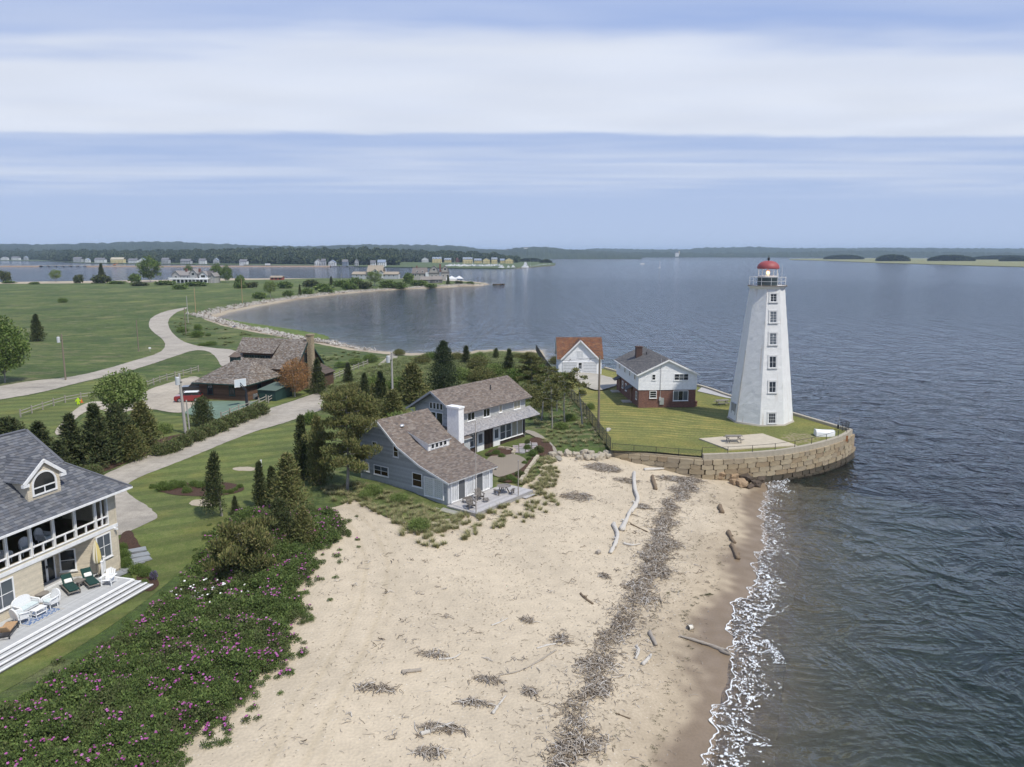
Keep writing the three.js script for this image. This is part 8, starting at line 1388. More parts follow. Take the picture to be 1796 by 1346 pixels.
const wood = [[0.018, 0.033, 0.018], [0.040, 0.058, 0.027]];
ridge('hills', [[-140, 428], [0, 427], [100, 428], [200, 425.5], [260, 423], [320, 423], [400, 427], [470, 430], [560, 431], [640, 428.5], [720, 428.5], [800, 430], [850, 436], [880, 437], [910, 433.5], [945, 432.5], [1000, 437], [1060, 440], [1120, 444]], 4200, 6, 1300, wood, 3);
ridge('hills', [[820, 441], [900, 438], [1000, 437.5], [1060, 435.5], [1110, 436.5], [1180, 437], [1240, 433.5], [1310, 432.5], [1370, 434.5], [1450, 434.5], [1550, 434], [1650, 434.5], [1800, 435.5], [1960, 435]], 6400, 8, 1700, wood, 5);
ridge('far_treeline', [[930, 446], [960, 443.5], [1040, 441.5], [1100, 442], [1180, 442], [1230, 443.5], [1290, 443], [1380, 442], [1420, 440], [1500, 439], [1600, 441], [1700, 442], [1800, 443], [1960, 443]], 4300, 6, 400, wood, 7, 1);
// low ground of the far shores
const sheetOf = (name, px, e, mat) => struct(name, new THREE.ExtrudeGeometry(new THREE.Shape(px.map(([a, b]) => { const [x, z] = G(a, b, e); return new THREE.Vector2(x, -z); })), { depth: e + 1, bevelEnabled: false }).rotateX(-Math.PI / 2).translate(0, -1, 0), mat);
const marshM = noisy([0.20, 0.20, 0.085], 1, 60, 0.0), farGrass = noisy([0.075, 0.105, 0.032], 1, 80, 0);
sheetOf('far_shore', [[-160, 456], [0, 457], [90, 458], [140, 461], [300, 463], [450, 464.5], [560, 465.5], [640, 467.5], [720, 468.5], [800, 470], [880, 470.5], [940, 467.5], [972, 465], [975, 462], [940, 459], [900, 454], [700, 451], [400, 450], [-160, 450]], 1.2, farGrass);
sheetOf('far_marsh', [[880, 455.5], [960, 453.5], [1060, 452], [1200, 450.5], [1290, 450.3], [1290, 449], [1000, 449], [880, 451]], 0.8, marshM);
sheetOf('far_marsh', [[1385, 455.5], [1470, 458], [1540, 461], [1620, 463], [1720, 466], [1800, 468], [1980, 470], [1980, 456], [1700, 453.5], [1500, 453], [1385, 454]], 0.8, marshM);
const shoreY = (px) => (px < 90 ? 457 : px < 140 ? mix(457.5, 461, (px - 90) / 50) : px < 640 ? mix(461, 467.5, (px - 140) / 500) : mix(467.5, 470, clamp((px - 640) / 230)));
{
// far woods: crowns by the thousand, one mass
const r = rngOf(1001), cg = [0, 1].map((k) => leaves([{ p: [0, 0.5, 0], s: [0.42, 0.4, 0.42], n: 60 }, { p: [0.15, 0.75, 0.1], s: [0.28, 0.24, 0.28], n: 30 }, { p: [-0.15, 0.35, -0.1], s: [0.34, 0.3, 0.34], n: 30 }], 0.3, 0.26, [[0.034, 0.055, 0.02], [0.05, 0.075, 0.026], [0.066, 0.09, 0.034], [0.026, 0.042, 0.018]].map((c) => (k ? c.map((q, i) => q * [1.3, 1.15, 1.1][i]) : c)), 1010 + k, 0.2, 0.6));
const L = [[], []], add = (x, z, y, h) => L[r() < 0.7 ? 0 : 1].push({ p: [x, y, z], r: [0, r() * 6.28, 0], s: [h * (0.9 + 0.5 * r()), h, h * (0.9 + 0.5 * r())] });
const bandTop = [[-60, 437], [0, 436], [80, 437.5], [160, 436], [250, 437], [330, 436], [400, 435], [440, 433.5], [490, 430.5], [520, 432], [600, 433.5], [640, 431.5], [700, 434], [760, 436], [800, 438], [850, 441], [880, 446], [900, 450]];
const topOf = (px) => { for (let i = 0; i < bandTop.length - 1; i++) if (px <= bandTop[i + 1][0]) return mix(bandTop[i][1], bandTop[i + 1][1], (px - bandTop[i][0]) / (bandTop[i + 1][0] - bandTop[i][0])); return 452; };
for (let px = -80; px < 905; px += 1.05) for (let k = 0; k < 7; k++) {
const qx = px + r() * 2, base = shoreY(qx), D0 = -G(qx, base, 1.2)[1], t = (k + 0.3 + r() * 0.7) / 7, D = D0 * (qx > 700 ? 1.5 + 0.35 * t : 1.09 + 0.4 * t), x = (qx - IMG_W / 2) / FOCAL * D / CT, maxTop = rowHeight(topOf(qx) + 2.5 * n2(qx * 0.06, 1), D0 * 1.45), gy = 1 + Math.max(0, maxTop - 17) * Math.pow(t, 1.2), h = Math.min(8 + 6 * r() + 3 * n2(qx * 0.1, k), Math.max(4, maxTop - gy + 2));

add(x, -D, gy - 1, h);
}
const isle = (p0, p1, yb, h) => { for (let px = p0; px < p1; px += 0.55) for (let k = 0; k < 3; k++) { const D = -G(px, yb - k * 0.5, 0.8)[1], e = Math.sin(Math.PI * clamp((px - p0) / (p1 - p0))) ** 0.4; add((px - IMG_W / 2) / FOCAL * D / CT, -D, 0.3, h * e * (0.75 + 0.4 * r())); } };
isle(1520, 1578, 458.3, 15); isle(1608, 1690, 458, 14); isle(1730, 1775, 458.5, 10); isle(1782, 1830, 461, 15); isle(1430, 1500, 455, 13); isle(910, 950, 459.5, 8); isle(946, 966, 461.5, 7); isle(1680, 1800, 455.5, 12);
const W = new THREE.Group(); W.name = 'far_woods'; tag(W, 'dark green woods along the far shores across the water', 'woods', undefined, 'stuff'); scene.add(W); L.forEach((l, i) => instanced('foliage', cg[i], leafMat, l, W));
}
// ---------------------------------------------------------------- small far houses
const farWhite = std([0.62, 0.63, 0.63], 0.8), farGrey = std([0.36, 0.37, 0.38], 0.9), farCream = std([0.62, 0.52, 0.26], 0.85), farRoof = std([0.16, 0.16, 0.17], 0.95), farRoofTan = std([0.30, 0.25, 0.19], 0.95), farRed = std([0.30, 0.07, 0.06], 0.9), farTan = std([0.45, 0.40, 0.30], 0.9), farBlue = std([0.22, 0.26, 0.33], 0.9);
function farHouse(label, px, py, wpx, o = {}) {
const e = o.e ?? 1.2, [x, z] = G(px, py, e), W = wpx / FOCAL * -z, D = o.d || Math.min(W * 0.8, 12), h = (o.h || 5.2), rh = o.rh || h * 0.6, wall = o.wall || farWhite, roofM = o.roof || farRoof;
const H = thing(o.name || 'shore_house', label, 'house', [x, e, z], o.turn ?? 0, o.group);
part('wall', o.front ? [bx(-W / 2, W / 2, -1, h, -D, 0), prism([[-W / 2, h], [W / 2, h], [0, h + rh]], -D, -0.02)] : [bx(-W / 2, W / 2, -1, h, -D, 0)], wall, H);
const ov = 0.5, f = o.front ? [[[-W / 2 - ov, h - 0.3, ov], [-W / 2 - ov, h - 0.3, -D - ov], [0, h + rh + 0.2, -D - ov], [0, h + rh + 0.2, ov]], [[W / 2 + ov, h - 0.3, -D - ov], [W / 2 + ov, h - 0.3, ov], [0, h + rh + 0.2, ov], [0, h + rh + 0.2, -D - ov]]] : [[[-W / 2 - ov, h - 0.2, ov], [W / 2 + ov, h - 0.2, ov], [W / 2 + ov, h + rh, -D / 2], [-W / 2 - ov, h + rh, -D / 2]], [[W / 2 + ov, h - 0.2, -D - ov], [-W / 2 - ov, h - 0.2, -D - ov], [-W / 2 - ov, h + rh, -D / 2], [W / 2 + ov, h + rh, -D / 2]]];
part('roof', f.map((q) => slab(q, 0.25)), roofM, H);
if (!o.front) { const pr = prism([[-D, h], [0, h], [-D / 2, h + rh - 0.3]], 0, 0.2).rotateY(-Math.PI / 2); for (const s of [-1, 1]) part('gable', pr.clone().scale(-1, 1, 1).translate(s * (W / 2 - 0.12) - 0.1, 0, 0), wall, H); }
const n = Math.max(2, Math.round(W / 3.2)), fl = h > 4.4 ? 2 : 1; for (let k = 0; k < fl; k++) for (let i = 0; i < n; i++) part('window', bx(-0.6, 0.6, -0.75, 0.75, -0.05, 0.06).translate(-W / 2 + (i + 0.5) * W / n, 1.5 + k * 2.7, 0), glassDark, H);
if (o.dormers) for (let i = 0; i < o.dormers; i++) { const dx = -W / 2 + (i + 0.5) * W / o.dormers; part('dormer', [prism([[-1.6, h - 0.2], [1.6, h - 0.2], [1.6, h + rh * 0.35], [0, h + rh * 0.8], [-1.6, h + rh * 0.35]], -D / 2, -0.3).translate(dx, 0, 0)], o.dormerMat || wall, H); part('dormer_window', bx(dx - 0.7, dx + 0.7, h + 0.2, h + 1.5, -0.32, -0.22), glassDark, H); }
return H;
}
[[6, 455.5, 13], [26, 455.5, 15], [44, 455, 7], [78, 455.5, 10], [92, 455.5, 12], [135, 457.5, 16], [152, 458, 9], [174, 459.5, 20], [205, 460, 26, farCream, farTan], [232, 460, 18], [248, 459.5, 12], [289, 460.5, 14], [325, 461, 20, farGrey], [354, 460, 13], [378, 460, 10], [426, 461, 15], [557, 464, 12], [567, 464.5, 9], [582, 464.5, 14], [605, 465, 11, farBlue], [625, 463.5, 7], [654, 465.5, 10], [669, 466.5, 16]].forEach(([x, y, w, wall, roof], i) => farHouse(`small pale house on the far left shore, ${ordinal(i + 1)} from the left edge`, x, shoreY(x) - 0.45, w * 0.85, { wall: wall || [farWhite, farWhite, farGrey][i % 3], roof: roof || (i % 4 === 2 ? farBlue : farRoof), front: i % 2 === 0 && w < 16, group: 'houses on the far left shore', h: 6 + (i % 3), rh: 4.2 }));
[[728, 457, 9, farWhite], [745, 460, 13, farWhite], [766, 460.5, 19, farCream], [785, 460.5, 14, farCream], [802, 460, 8, farRed], [820, 461.5, 20, farCream], [838, 462, 15, farCream], [853, 462, 15, farCream], [867, 462, 12, farCream], [881, 462, 9, farCream], [893, 462, 17, farCream]].forEach(([x, y, w, m], i) => farHouse(`${m === farCream ? 'yellow' : m === farRed ? 'red' : 'white'} waterfront building by the marina, ${ordinal(i + 1)} from the left`, x, y + (i % 3) * 0.4, w * 0.82, { wall: m, roof: m === farCream ? farBlue : farRoof, h: 6.2 + (i % 3) * 1.4, rh: 4, front: i % 3 === 1, dormers: m === farCream && w > 10 && i % 3 !== 1 ? 3 : 0, group: 'waterfront buildings by the marina', name: 'waterfront_building', dormerMat: farWhite }));
[[794, 446, 5], [888, 441.5, 6], [922, 437, 7], [940, 439.5, 6], [952, 442, 7], [1180, 446, 6]].forEach(([x, y, w], i) => { const D = 3900, e = rowHeight(y, D); const H = thing('hill_house', `tiny white house on the wooded far hill, ${ordinal(i + 1)} from the left`, 'house', [(x - 898) / FOCAL * D / CT, e, -D], 0, 'houses on the far hill'); const W = w / FOCAL * D; part('wall', bx(-W / 2, W / 2, -12, 6, -10, 0), farWhite, H); part('roof', slab([[-W / 2, 6, 0.5], [W / 2, 6, 0.5], [W / 2, 10, -5], [-W / 2, 10, -5]], 0.4), farRoof, H); });
// boats: hull, cabin, mast
function boat(label, px, py, L, o = {}) {
const [x, z] = G(px, py, 0), B = thing(o.name || 'motor_boat', label, 'boat', [x, 0.0, z], o.turn ?? 0.3, o.group), bw = L * 0.3, hh = L * 0.12;
const sh = new THREE.Shape([[-L / 2, -bw / 2], [L * 0.2, -bw / 2], [L * 0.42, -bw * 0.28], [L / 2, 0], [L * 0.42, bw * 0.28], [L * 0.2, bw / 2], [-L / 2, bw / 2]].map(([a, b]) => new THREE.Vector2(a, b)));
part('hull', new THREE.ExtrudeGeometry(sh, { depth: hh, bevelEnabled: true, bevelSize: hh * 0.25, bevelThickness: hh * 0.3, bevelSegments: 1 }).rotateX(-Math.PI / 2).translate(0, -0.1, 0), o.hull || farWhite, B);
if (o.tiers !== 0) for (let k = 0; k < (o.tiers || 1); k++) { const l = L * (0.5 - 0.14 * k), y = hh * 1.15 + k * L * 0.1; part('cabin', rbx(l, L * 0.1, bw * (0.75 - 0.15 * k), L * 0.02, -L * 0.04 - 0.03 * L * k, y + L * 0.05, 0), farWhite, B); part('windows', bx(-l * 0.46 - L * 0.04, l * 0.46 - L * 0.04, y + L * 0.035, y + L * 0.07, -bw * (0.382 - 0.075 * k), bw * (0.382 - 0.075 * k)), glassDark, B); }
if (o.mast) part('mast', cyl([0, hh, 0], [0, o.mast, 0], L * 0.012, L * 0.006, 5), farWhite, B);
return B;
}
boat('large white motor yacht at the right end of the marina', 922, 470, 21, { turn: R(75), tiers: 3, group: 'boats at the marina' }); boat('white motor yacht in the middle of the marina docks', 880, 471, 16, { turn: R(70), tiers: 2, group: 'boats at the marina' }); boat('white cruiser right of the middle yacht at the docks', 892, 470.5, 11, { turn: R(80), tiers: 2, group: 'boats at the marina' }); boat('white cruiser nearest the large yacht at the docks', 900.5, 470.3, 13, { turn: R(75), tiers: 2, group: 'boats at the marina' });
{ const r = rngOf(1101); for (let i = 0; i < 46; i++) { const px = 785 + i * 1.95 + r(); boat(`small white boat laid up along the marina shore, ${ordinal(i + 1)} from the left`, px, 467.3 + 2 * r() - 0.6, 6.5 + 4.5 * r(), { turn: r() * 6.28, group: 'small boats along the marina shore', mast: r() < 0.25 ? 13 : 0 }).position.y = 1.2; }
for (let i = 0; i < 9; i++) boat(`small white boat at the outer marina docks, ${ordinal(i + 1)} from the left`, 930 + i * 4 + r() * 2, 468.2 - i * 0.45, 7 + 3 * r(), { turn: R(60 + 40 * r()), group: 'boats at the outer docks', mast: i % 3 === 0 ? 14 : 0 });
const dk = thing('marina_dock', 'long low grey dock of the marina with pilings', 'dock', [0, 0, 0]); const a = G(905, 470.8, 0.6), b = G(972, 465.5, 0.6); part('walkway', bar([a[0], 0.6, a[1]], [b[0], 0.6, b[1]], 3, 0.4), farTan, dk); for (let i = 0; i <= 10; i++) part('piling', cyl([mix(a[0], b[0], i / 10), -1, mix(a[1], b[1], i / 10)], [mix(a[0], b[0], i / 10), 3, mix(a[1], b[1], i / 10)], 0.35, 0.3, 6), farRoof, dk); }
{ // sail boat out on the river, its sail up
const [x, z] = G(1157, 470, 0), S = thing('sailing_boat', 'white sailing boat with its tall sail up out on the open water', 'boat', [x, 0, z], R(75)), sc = 1.0;
const sh = new THREE.Shape([[-4.5, -1.3], [1.5, -1.4], [4.8, 0], [1.5, 1.4], [-4.5, 1.3]].map(([a, b]) => new THREE.Vector2(a, b))); part('hull', new THREE.ExtrudeGeometry(sh, { depth: 0.9, bevelEnabled: true, bevelSize: 0.2, bevelThickness: 0.2 }).rotateX(-Math.PI / 2).translate(0, -0.1, 0), farWhite, S); part('mast', cyl([0.6, 0.8, 0], [0.6, 13.8, 0], 0.09, 0.06, 6), farWhite, S);
const cloth = std([0.78, 0.78, 0.76], 0.9, { side: THREE.DoubleSide }), sail = (a, b, c, bulge) => { const g = new THREE.BufferGeometry(), p = [], id = [], N = 6; for (let i = 0; i <= N; i++) for (let j = 0; j <= N - i; j++) { const u = i / N, v = j / N, w = 1 - u - v; p.push(a[0] * w + b[0] * u + c[0] * v, a[1] * w + b[1] * u + c[1] * v, bulge * 27 * u * v * w * 0.4 + (a[2] * w + b[2] * u + c[2] * v)); } let k = 0; for (let i = 0; i < N; i++) { const row = N - i + 1; for (let j = 0; j < N - i; j++) { id.push(k + j, k + row + j, k + j + 1); if (j < N - i - 1) id.push(k + j + 1, k + row + j, k + row + j + 1); } k += row; } g.setAttribute('position', new THREE.Float32BufferAttribute(p, 3)); g.setIndex(id); g.computeVertexNormals(); return g; };
part('mainsail', sail([0.5, 1.8, 0.1], [-4.2, 1.9, 1.2], [0.55, 13.5, 0], 0.8), cloth, S); part('jib', sail([0.9, 1.6, 0.6], [4.5, 1.2, 0], [0.75, 11.8, 0], 0.6), cloth, S);
}
boat('small speedboat left of the sailing boat on open water', 1127, 463.5, 9, { turn: R(10), tiers: 1 });
{ // causeway with a low bridge in its middle
const C = thing('causeway', 'low rubble causeway with a bridged gap crossing the cove on the left', 'causeway', [0, 0, 0]), P = (px, y = 0) => { const D = 1360; return [(px - 898) / FOCAL * D / CT, y, -D]; };
const rub = noisy([0.27, 0.20, 0.14], 1, 8, 0), con = std([0.42, 0.40, 0.37], 0.9);
const bank = (a, b) => { const A = P(a), B = P(b), n = Math.max(3, Math.round((B[0] - A[0]) / 4)), pos = [], idx = [], r = rngOf(a + 2000); for (let i = 0; i <= n; i++) { const x = mix(A[0], B[0], i / n); [[7, -0.5], [4, 0.9 + 0.6 * r()], [2.4, 1.7 + 0.4 * r()], [-2.4, 1.9], [-7, -0.5]].forEach(([dz, y]) => pos.push(x, y, A[2] + dz + 0.6 * r())); } for (let i = 0; i < n; i++) for (let j = 0; j < 4; j++) { const q = i * 5 + j; idx.push(q, q + 5, q + 1, q + 1, q + 5, q + 6); } const g = new THREE.BufferGeometry(); g.setAttribute('position', new THREE.Float32BufferAttribute(pos, 3)); g.setIndex(idx); g.computeVertexNormals(); return g; };
part('embankment', bank(-80, 92), rub, C); part('embankment', bank(172, 588), rub, C); part('bridge_deck', [bar(P(90, 2.4), P(174, 2.4), 5, 0.7)], con, C); part('guard_rail', [bar(P(-80, 2.9), P(588, 2.9), 0.2, 0.35)].map((g) => g.translate(0, 0, 2.2)), con, C);
for (let k = 0; k < 6; k++) part('bridge_pier', bx(-1.6, 1.6, -1, 2.1, -2.5, 2.5).translate(...P(104 + k * 12.6)), farRoof, C);
for (let k = 0; k < 3; k++) part('pier_block', bx(-5, 5, -0.5, 1.6, -2, 2).translate(...P(596 + k * 13)), farRoof, C);
const ex = thing('digger', 'small orange digger on the causeway', 'digger', P(218, 1.9), 0.4); part('body', rbx(4, 1.6, 2.4, 0.2, 0, 1.7, 0), std([0.5, 0.14, 0.03], 0.6), ex); part('cab', rbx(1.5, 1.5, 1.4, 0.1, -0.6, 3.1, 0.4), glassDark, ex); part('boom', [bar([1, 2.2, 0], [4.2, 4.6, 0], 0.5), bar([4.2, 4.6, 0], [6, 1.8, 0], 0.4)], std([0.5, 0.14, 0.03], 0.6), ex); part('tracks', [bx(-2.2, 2.2, 0, 0.9, -1.4, -0.8), bx(-2.2, 2.2, 0, 0.9, 0.8, 1.4)], darkMetal, ex);
const vn = thing('white_van', 'tiny white van driving along the right part of the causeway', 'van', P(480, 2.0), 0); part('body', rbx(9, 3, 2.2, 0.4, 0, 2.0, 0), farWhite, vn); part('windscreen', bx(4.3, 4.55, 1.9, 3, -0.9, 0.9), glassDark, vn); for (const q of [-2.8, 2.8]) part('wheel', new THREE.CylinderGeometry(0.5, 0.5, 2.3, 10).rotateX(Math.PI / 2).translate(q, 0.5, 0), darkMetal, vn);
}
{ // railway bridge far up the river
const D = 4150, X = (px) => (px - 898) / FOCAL * D / CT, B = thing('railway_bridge', 'long low steel bridge far up the river behind the lantern', 'bridge', [0, 0, -D]), st = std([0.22, 0.20, 0.19], 0.9);
part('deck', bx(X(1205), X(1420), 8, 10.5, -3, 3), st, B); for (let p = 1215; p < 1420; p += 17) part('pier', bx(X(p) - 5, X(p) + 5, -1, 8, -4, 4), st, B); for (let p = 1215; p < 1410; p += 17) part('truss', [bar([X(p), 10.5, 0], [X(p + 8.5), 17, 0], 1.2), bar([X(p + 8.5), 17, 0], [X(p + 17), 10.5, 0], 1.2)], st, B);
const t = thing('water_tower', 'thin pale tower above the far treeline left of the lantern', 'tower', [X(1181), 4, -D + 30], 0); part('shaft', cyl([0, 0, 0], [0, 28, 0], 4, 3.4, 10), farTan, t); part('cap', cyl([0, 28, 0], [0, 30, 0], 3.8, 2.5, 10), farRoof, t);
for (let i = 0; i < 12; i++) { const s = farHouse(`low white far building up the river, ${ordinal(i + 1)} from the left`, 1205 + i * 9 + (i % 3) * 2, 450.3, 6 + (i % 3) * 2, { h: 6, rh: 3, name: 'river_building', group: 'buildings up the river' }); }
}
// ---------------------------------------------------------------- the big houses on the spit
function gableBlock(H, cx, z, w, d, h, rh, wall, roof, wins, front = true, y0 = 0) {
part('wall', [bx(cx - w / 2, cx + w / 2, y0 - 0.5, h, z - d, z)].concat(front ? [prism([[cx - w / 2, h], [cx + w / 2, h], [cx, h + rh]], z - d, z - 0.02)] : []), wall, H);
const ov = 0.5; part('roof', (front ? [[[cx - w / 2 - ov, h - 0.3, z + ov], [cx - w / 2 - ov, h - 0.3, z - d], [cx, h + rh + 0.2, z - d], [cx, h + rh + 0.2, z + ov]], [[cx + w / 2 + ov, h - 0.3, z - d], [cx + w / 2 + ov, h - 0.3, z + ov], [cx, h + rh + 0.2, z + ov], [cx, h + rh + 0.2, z - d]]] : [[[cx - w / 2 - ov, h - 0.2, z + ov], [cx + w / 2 + ov, h - 0.2, z + ov], [cx + w / 2, h + rh, z - d / 2], [cx - w / 2, h + rh, z - d / 2]], [[cx + w / 2 + ov, h - 0.2, z - d - ov], [cx - w / 2 - ov, h - 0.2, z - d - ov], [cx - w / 2, h + rh, z - d / 2], [cx + w / 2, h + rh, z - d / 2]]]).map((f) => slab(f, 0.25)), roof, H);
for (const [x, y, ww, hh] of wins) win(H, [cx + x, y, z + 0.06], 0, ww, hh, { f: 0.14, cols: ww > 1.6 ? 2 : 1, sill: false });
}
{
const shg = noisy([0.36, 0.355, 0.345], 0.95, 4, 0), rf = noisy([0.25, 0.235, 0.225], 0.95, 3, 0), dk = noisy([0.115, 0.11, 0.105], 0.95, 3, 0);
const [x, z] = G(337, 496, 2.2), H = thing('shingle_mansion', 'large pale shingled house with white trim between trees at the field edge', 'house', [x, 2.0, z], R(-6));
gableBlock(H, -8, 0, 14, 9, 5.8, 3.2, shg, rf, [[-4.5, 4.2, 1.4, 1.6], [-1, 4.2, 1.4, 1.6], [1.8, 4.2, 1.4, 1.6], [4.6, 4.2, 1.4, 1.6]], false); gableBlock(H, -12, 1.2, 6, 8, 6.0, 3.0, shg, rf, [[0, 4.4, 2.2, 1.6]]); gableBlock(H, 1.5, 1.0, 5.5, 9, 7.2, 3.2, shg, rf, [[0, 6.6, 2.6, 2.2]]); gableBlock(H, 9, 0, 12, 9, 5.6, 3.4, shg, dk, [[-3.5, 4, 1.6, 1.5]], false); gableBlock(H, 9.5, 1.4, 6, 8, 5.8, 2.8, farWhite, rf, [[0, 5.0, 3.4, 2.0]]); gableBlock(H, 15, -1, 4, 9, 5, 2.5, shg, rf, [[0, 3.5, 1.4, 1.5]]);
part('porch_roof', slab([[-16.5, 2.9, 4.5], [14, 2.9, 4.5], [14, 3.5, 0.5], [-16.5, 3.5, 0.5]], 0.3), farWhite, H); for (let i = 0; i < 11; i++) part('porch_column', bx(-0.25, 0.25, 0, 2.8, -0.25, 0.25).translate(-16 + i * 3, 0, 4.2), farWhite, H); for (let i = 0; i < 8; i++) win(H, [-14 + i * 3.6, 1.4, 1.5], 0, 2.4, 2, { f: 0.14, cols: 2, sill: false }); for (const q of [-6, 4.5]) part('chimney', bx(q - 0.7, q + 0.7, 6, 10.6, -4.5, -3.2), brickMat, H); part('railing', bx(-16.5, 4, 3.3, 4.1, 4.2, 4.35), farWhite, H);
}
{
const tn = noisy([0.34, 0.29, 0.225], 0.95, 4, 0), bl = noisy([0.40, 0.42, 0.44], 0.95, 4, 0), [x, z] = G(658, 490, 1.8), H = thing('long_lodge', 'long low building with tan roof and raised gabled centre on the spit', 'house', [x, 1.8, z], R(-3));
gableBlock(H, -12, 0, 16, 8, 4.4, 2.0, bl, tn, [[-4, 3, 1.4, 1.4], [0, 3, 1.4, 1.4], [4, 3, 1.4, 1.4]], false); gableBlock(H, 12, 0, 16, 8, 4.4, 2.0, bl, tn, [[-4, 3, 1.4, 1.4], [0, 3, 1.4, 1.4], [4, 3, 1.4, 1.4]], false); gableBlock(H, 0, 0.5, 13.5, 9, 6.4, 5.4, bl, tn, [[-4, 5, 1.4, 1.4], [4, 5, 1.4, 1.4]], false); gableBlock(H, 0.5, 1.4, 5.5, 4, 6.4, 2.4, farWhite, tn, [[0, 6.8, 1.6, 1.6]]); gableBlock(H, 5.5, 1.2, 3, 4, 6.2, 1.8, farWhite, tn, [[0, 6.5, 1.2, 1.3]]); part('chimney', bx(6, 7, 10, 13.2, -5, -4), farWhite, H);
}
{
const sh = noisy([0.34, 0.325, 0.30], 0.95, 4, 0), rf = noisy([0.17, 0.15, 0.135], 0.95, 3, 0), [x, z] = G(756, 492.5, 1.8), H = thing('gabled_mansion', 'grey shingled mansion with many steep gables near the tip of the spit', 'house', [x, 1.8, z], R(5));
gableBlock(H, -9, 0, 12, 10, 6, 4.5, sh, rf, [[-3.6, 4.5, 1.4, 1.8], [0, 4.5, 1.4, 1.8], [3.6, 4.5, 1.4, 1.8], [-2, 7.4, 1.2, 1.2], [2.2, 7.4, 1.2, 1.2]], false);
for (const [cx, w, h, rh] of [[2.5, 8.5, 6.5, 5.6], [11.5, 6.5, 7, 5.2]]) { gableBlock(H, cx, 1.5, w, 10, h, 0.1, sh, rf, [[-1.6, 4, 1.3, 1.6], [1.6, 4, 1.3, 1.6]], false); const gam = [[-w / 2, h], [w / 2, h], [w / 2 - w * 0.16, h + rh * 0.6], [0, h + rh], [-w / 2 + w * 0.16, h + rh * 0.6]]; part('gambrel_gable', prism(gam.map(([a, b]) => [a + cx, b]), -8, 1.55), sh, H); for (let s of [[4, 3], [3, 2]]) { const A = gam[s[0]], B = gam[s[1]]; } part('gambrel_roof', [[0, 4], [4, 3], [3, 2], [2, 1]].map(([i, j]) => slab([[gam[i][0] + cx, gam[i][1], 2], [gam[i][0] + cx, gam[i][1], -8.2], [gam[j][0] + cx, gam[j][1] + 0.15, -8.2], [gam[j][0] + cx, gam[j][1] + 0.15, 2]], 0.25)), rf, H); win(H, [cx, h + rh * 0.45, 1.62], 0, 2.2, 1.9, { f: 0.14, cols: 2, sill: false }); }
part('oriel', [bx(-4.4, -1.8, 3.4, 6.6, 0, 1.6)], farWhite, H); part('chimney', bx(6.8, 8.2, 7, 13.5, -3.5, -2), brickMat, H); part('chimney', bx(-12, -11, 8, 12, -5.5, -4.5), brickMat, H); part('porch', [bx(12, 21, -0.5, 2.6, -4, 2)], farWhite, H);
const [bx2, bz] = G(757, 497.2, 1.6), Bh = thing('boat_house', 'dark grey low boat house in front of the gabled mansion', 'house', [bx2, 1.5, bz], R(4)); const bw = noisy([0.165, 0.16, 0.155], 0.95, 3, 0); gableBlock(Bh, -3.6, 0, 9, 8, 2.9, 2.2, bw, noisy([0.24, 0.215, 0.19], 0.95, 3, 0), [[-2, 1.6, 1.2, 1], [1.6, 1.6, 1.2, 1]], false); gableBlock(Bh, 4.2, 1, 7.5, 8, 3.1, 2.4, bw, noisy([0.24, 0.215, 0.19], 0.95, 3, 0), [[0, 1.7, 2.2, 1.4]], false);
const tt = thing('white_marquee', 'white marquee tent right of the gabled mansion', 'tent', (() => { const q = G(799, 494, 1.6); return [q[0], 1.5, q[1]]; })(), 0.1); part('canopy', [new THREE.ConeGeometry(4.6, 2.2, 4).rotateY(Math.PI / 4).translate(-3, 3.6, 0), new THREE.ConeGeometry(4.6, 2.2, 4).rotateY(Math.PI / 4).translate(3, 3.6, 0)], farWhite, tt); for (const [a, b] of [[-6, -3], [6, -3], [-6, 3], [6, 3]]) part('pole', cyl([a, 0, b], [a, 2.6, b], 0.1, 0.1, 6), farWhite, tt);
const rh = farHouse('small dark red boat shed beside the water on the spit', 484, 492, 20, { wall: farRed, roof: farRoofTan, h: 2.6, rh: 1.2, e: 1.5, name: 'boat_shed' });
for (let i = 0; i < 5; i++) { const [a, b] = G(838 + i * 5.5 + (i % 2) * 2, 494.5, 0), p = thing('mooring_piling', `dark mooring piling off the tip of the spit, ${ordinal(i + 1)} from the left`, 'piling', [a, -1, b], 0, 'pilings off the spit'); part('shaft', cyl([0, 0, 0], [0, 4.8, 0], 0.3, 0.26, 8), farRoof, p); part('cap', cyl([0, 4.8, 0], [0, 5, 0], 0.32, 0.1, 8), farRoof, p); }
const rg = roughBox(4, 0.4), rm = noisy([0.12, 0.09, 0.065], 0.95, 2, 0.02); [[866, 500], [870, 500], [874, 499.8], [878, 499.6], [882, 499.4]].forEach(([a, b], i) => { const [q, w] = G(a, b, 0.2), o = part('groyne_rock', rg, rm); o.position.set(q, 0.2, w); o.scale.set(2.2, 1.3, 1.8); o.rotation.y = i; tag(o, `dark groyne rock off the tip of the spit, ${ordinal(i + 1)} from the left`, 'rock', 'groyne rocks'); });
[[545, 528, 8], [555, 527.5, 7], [575, 527, 5], [678, 515, 6]].forEach(([a, b, w], i) => { const [q, s] = hit(a, b), o = part('shore_rock', rg, rm); o.position.set(q, groundAt(q, s) + 0.2, s); o.scale.set(w / FOCAL * -s * 1.2, 0.9, 1.4); o.rotation.y = i; tag(o, `dark rock at the water edge of the bay beach, ${ordinal(i + 1)} from the left`, 'rock', 'rocks on the bay beach'); });
}
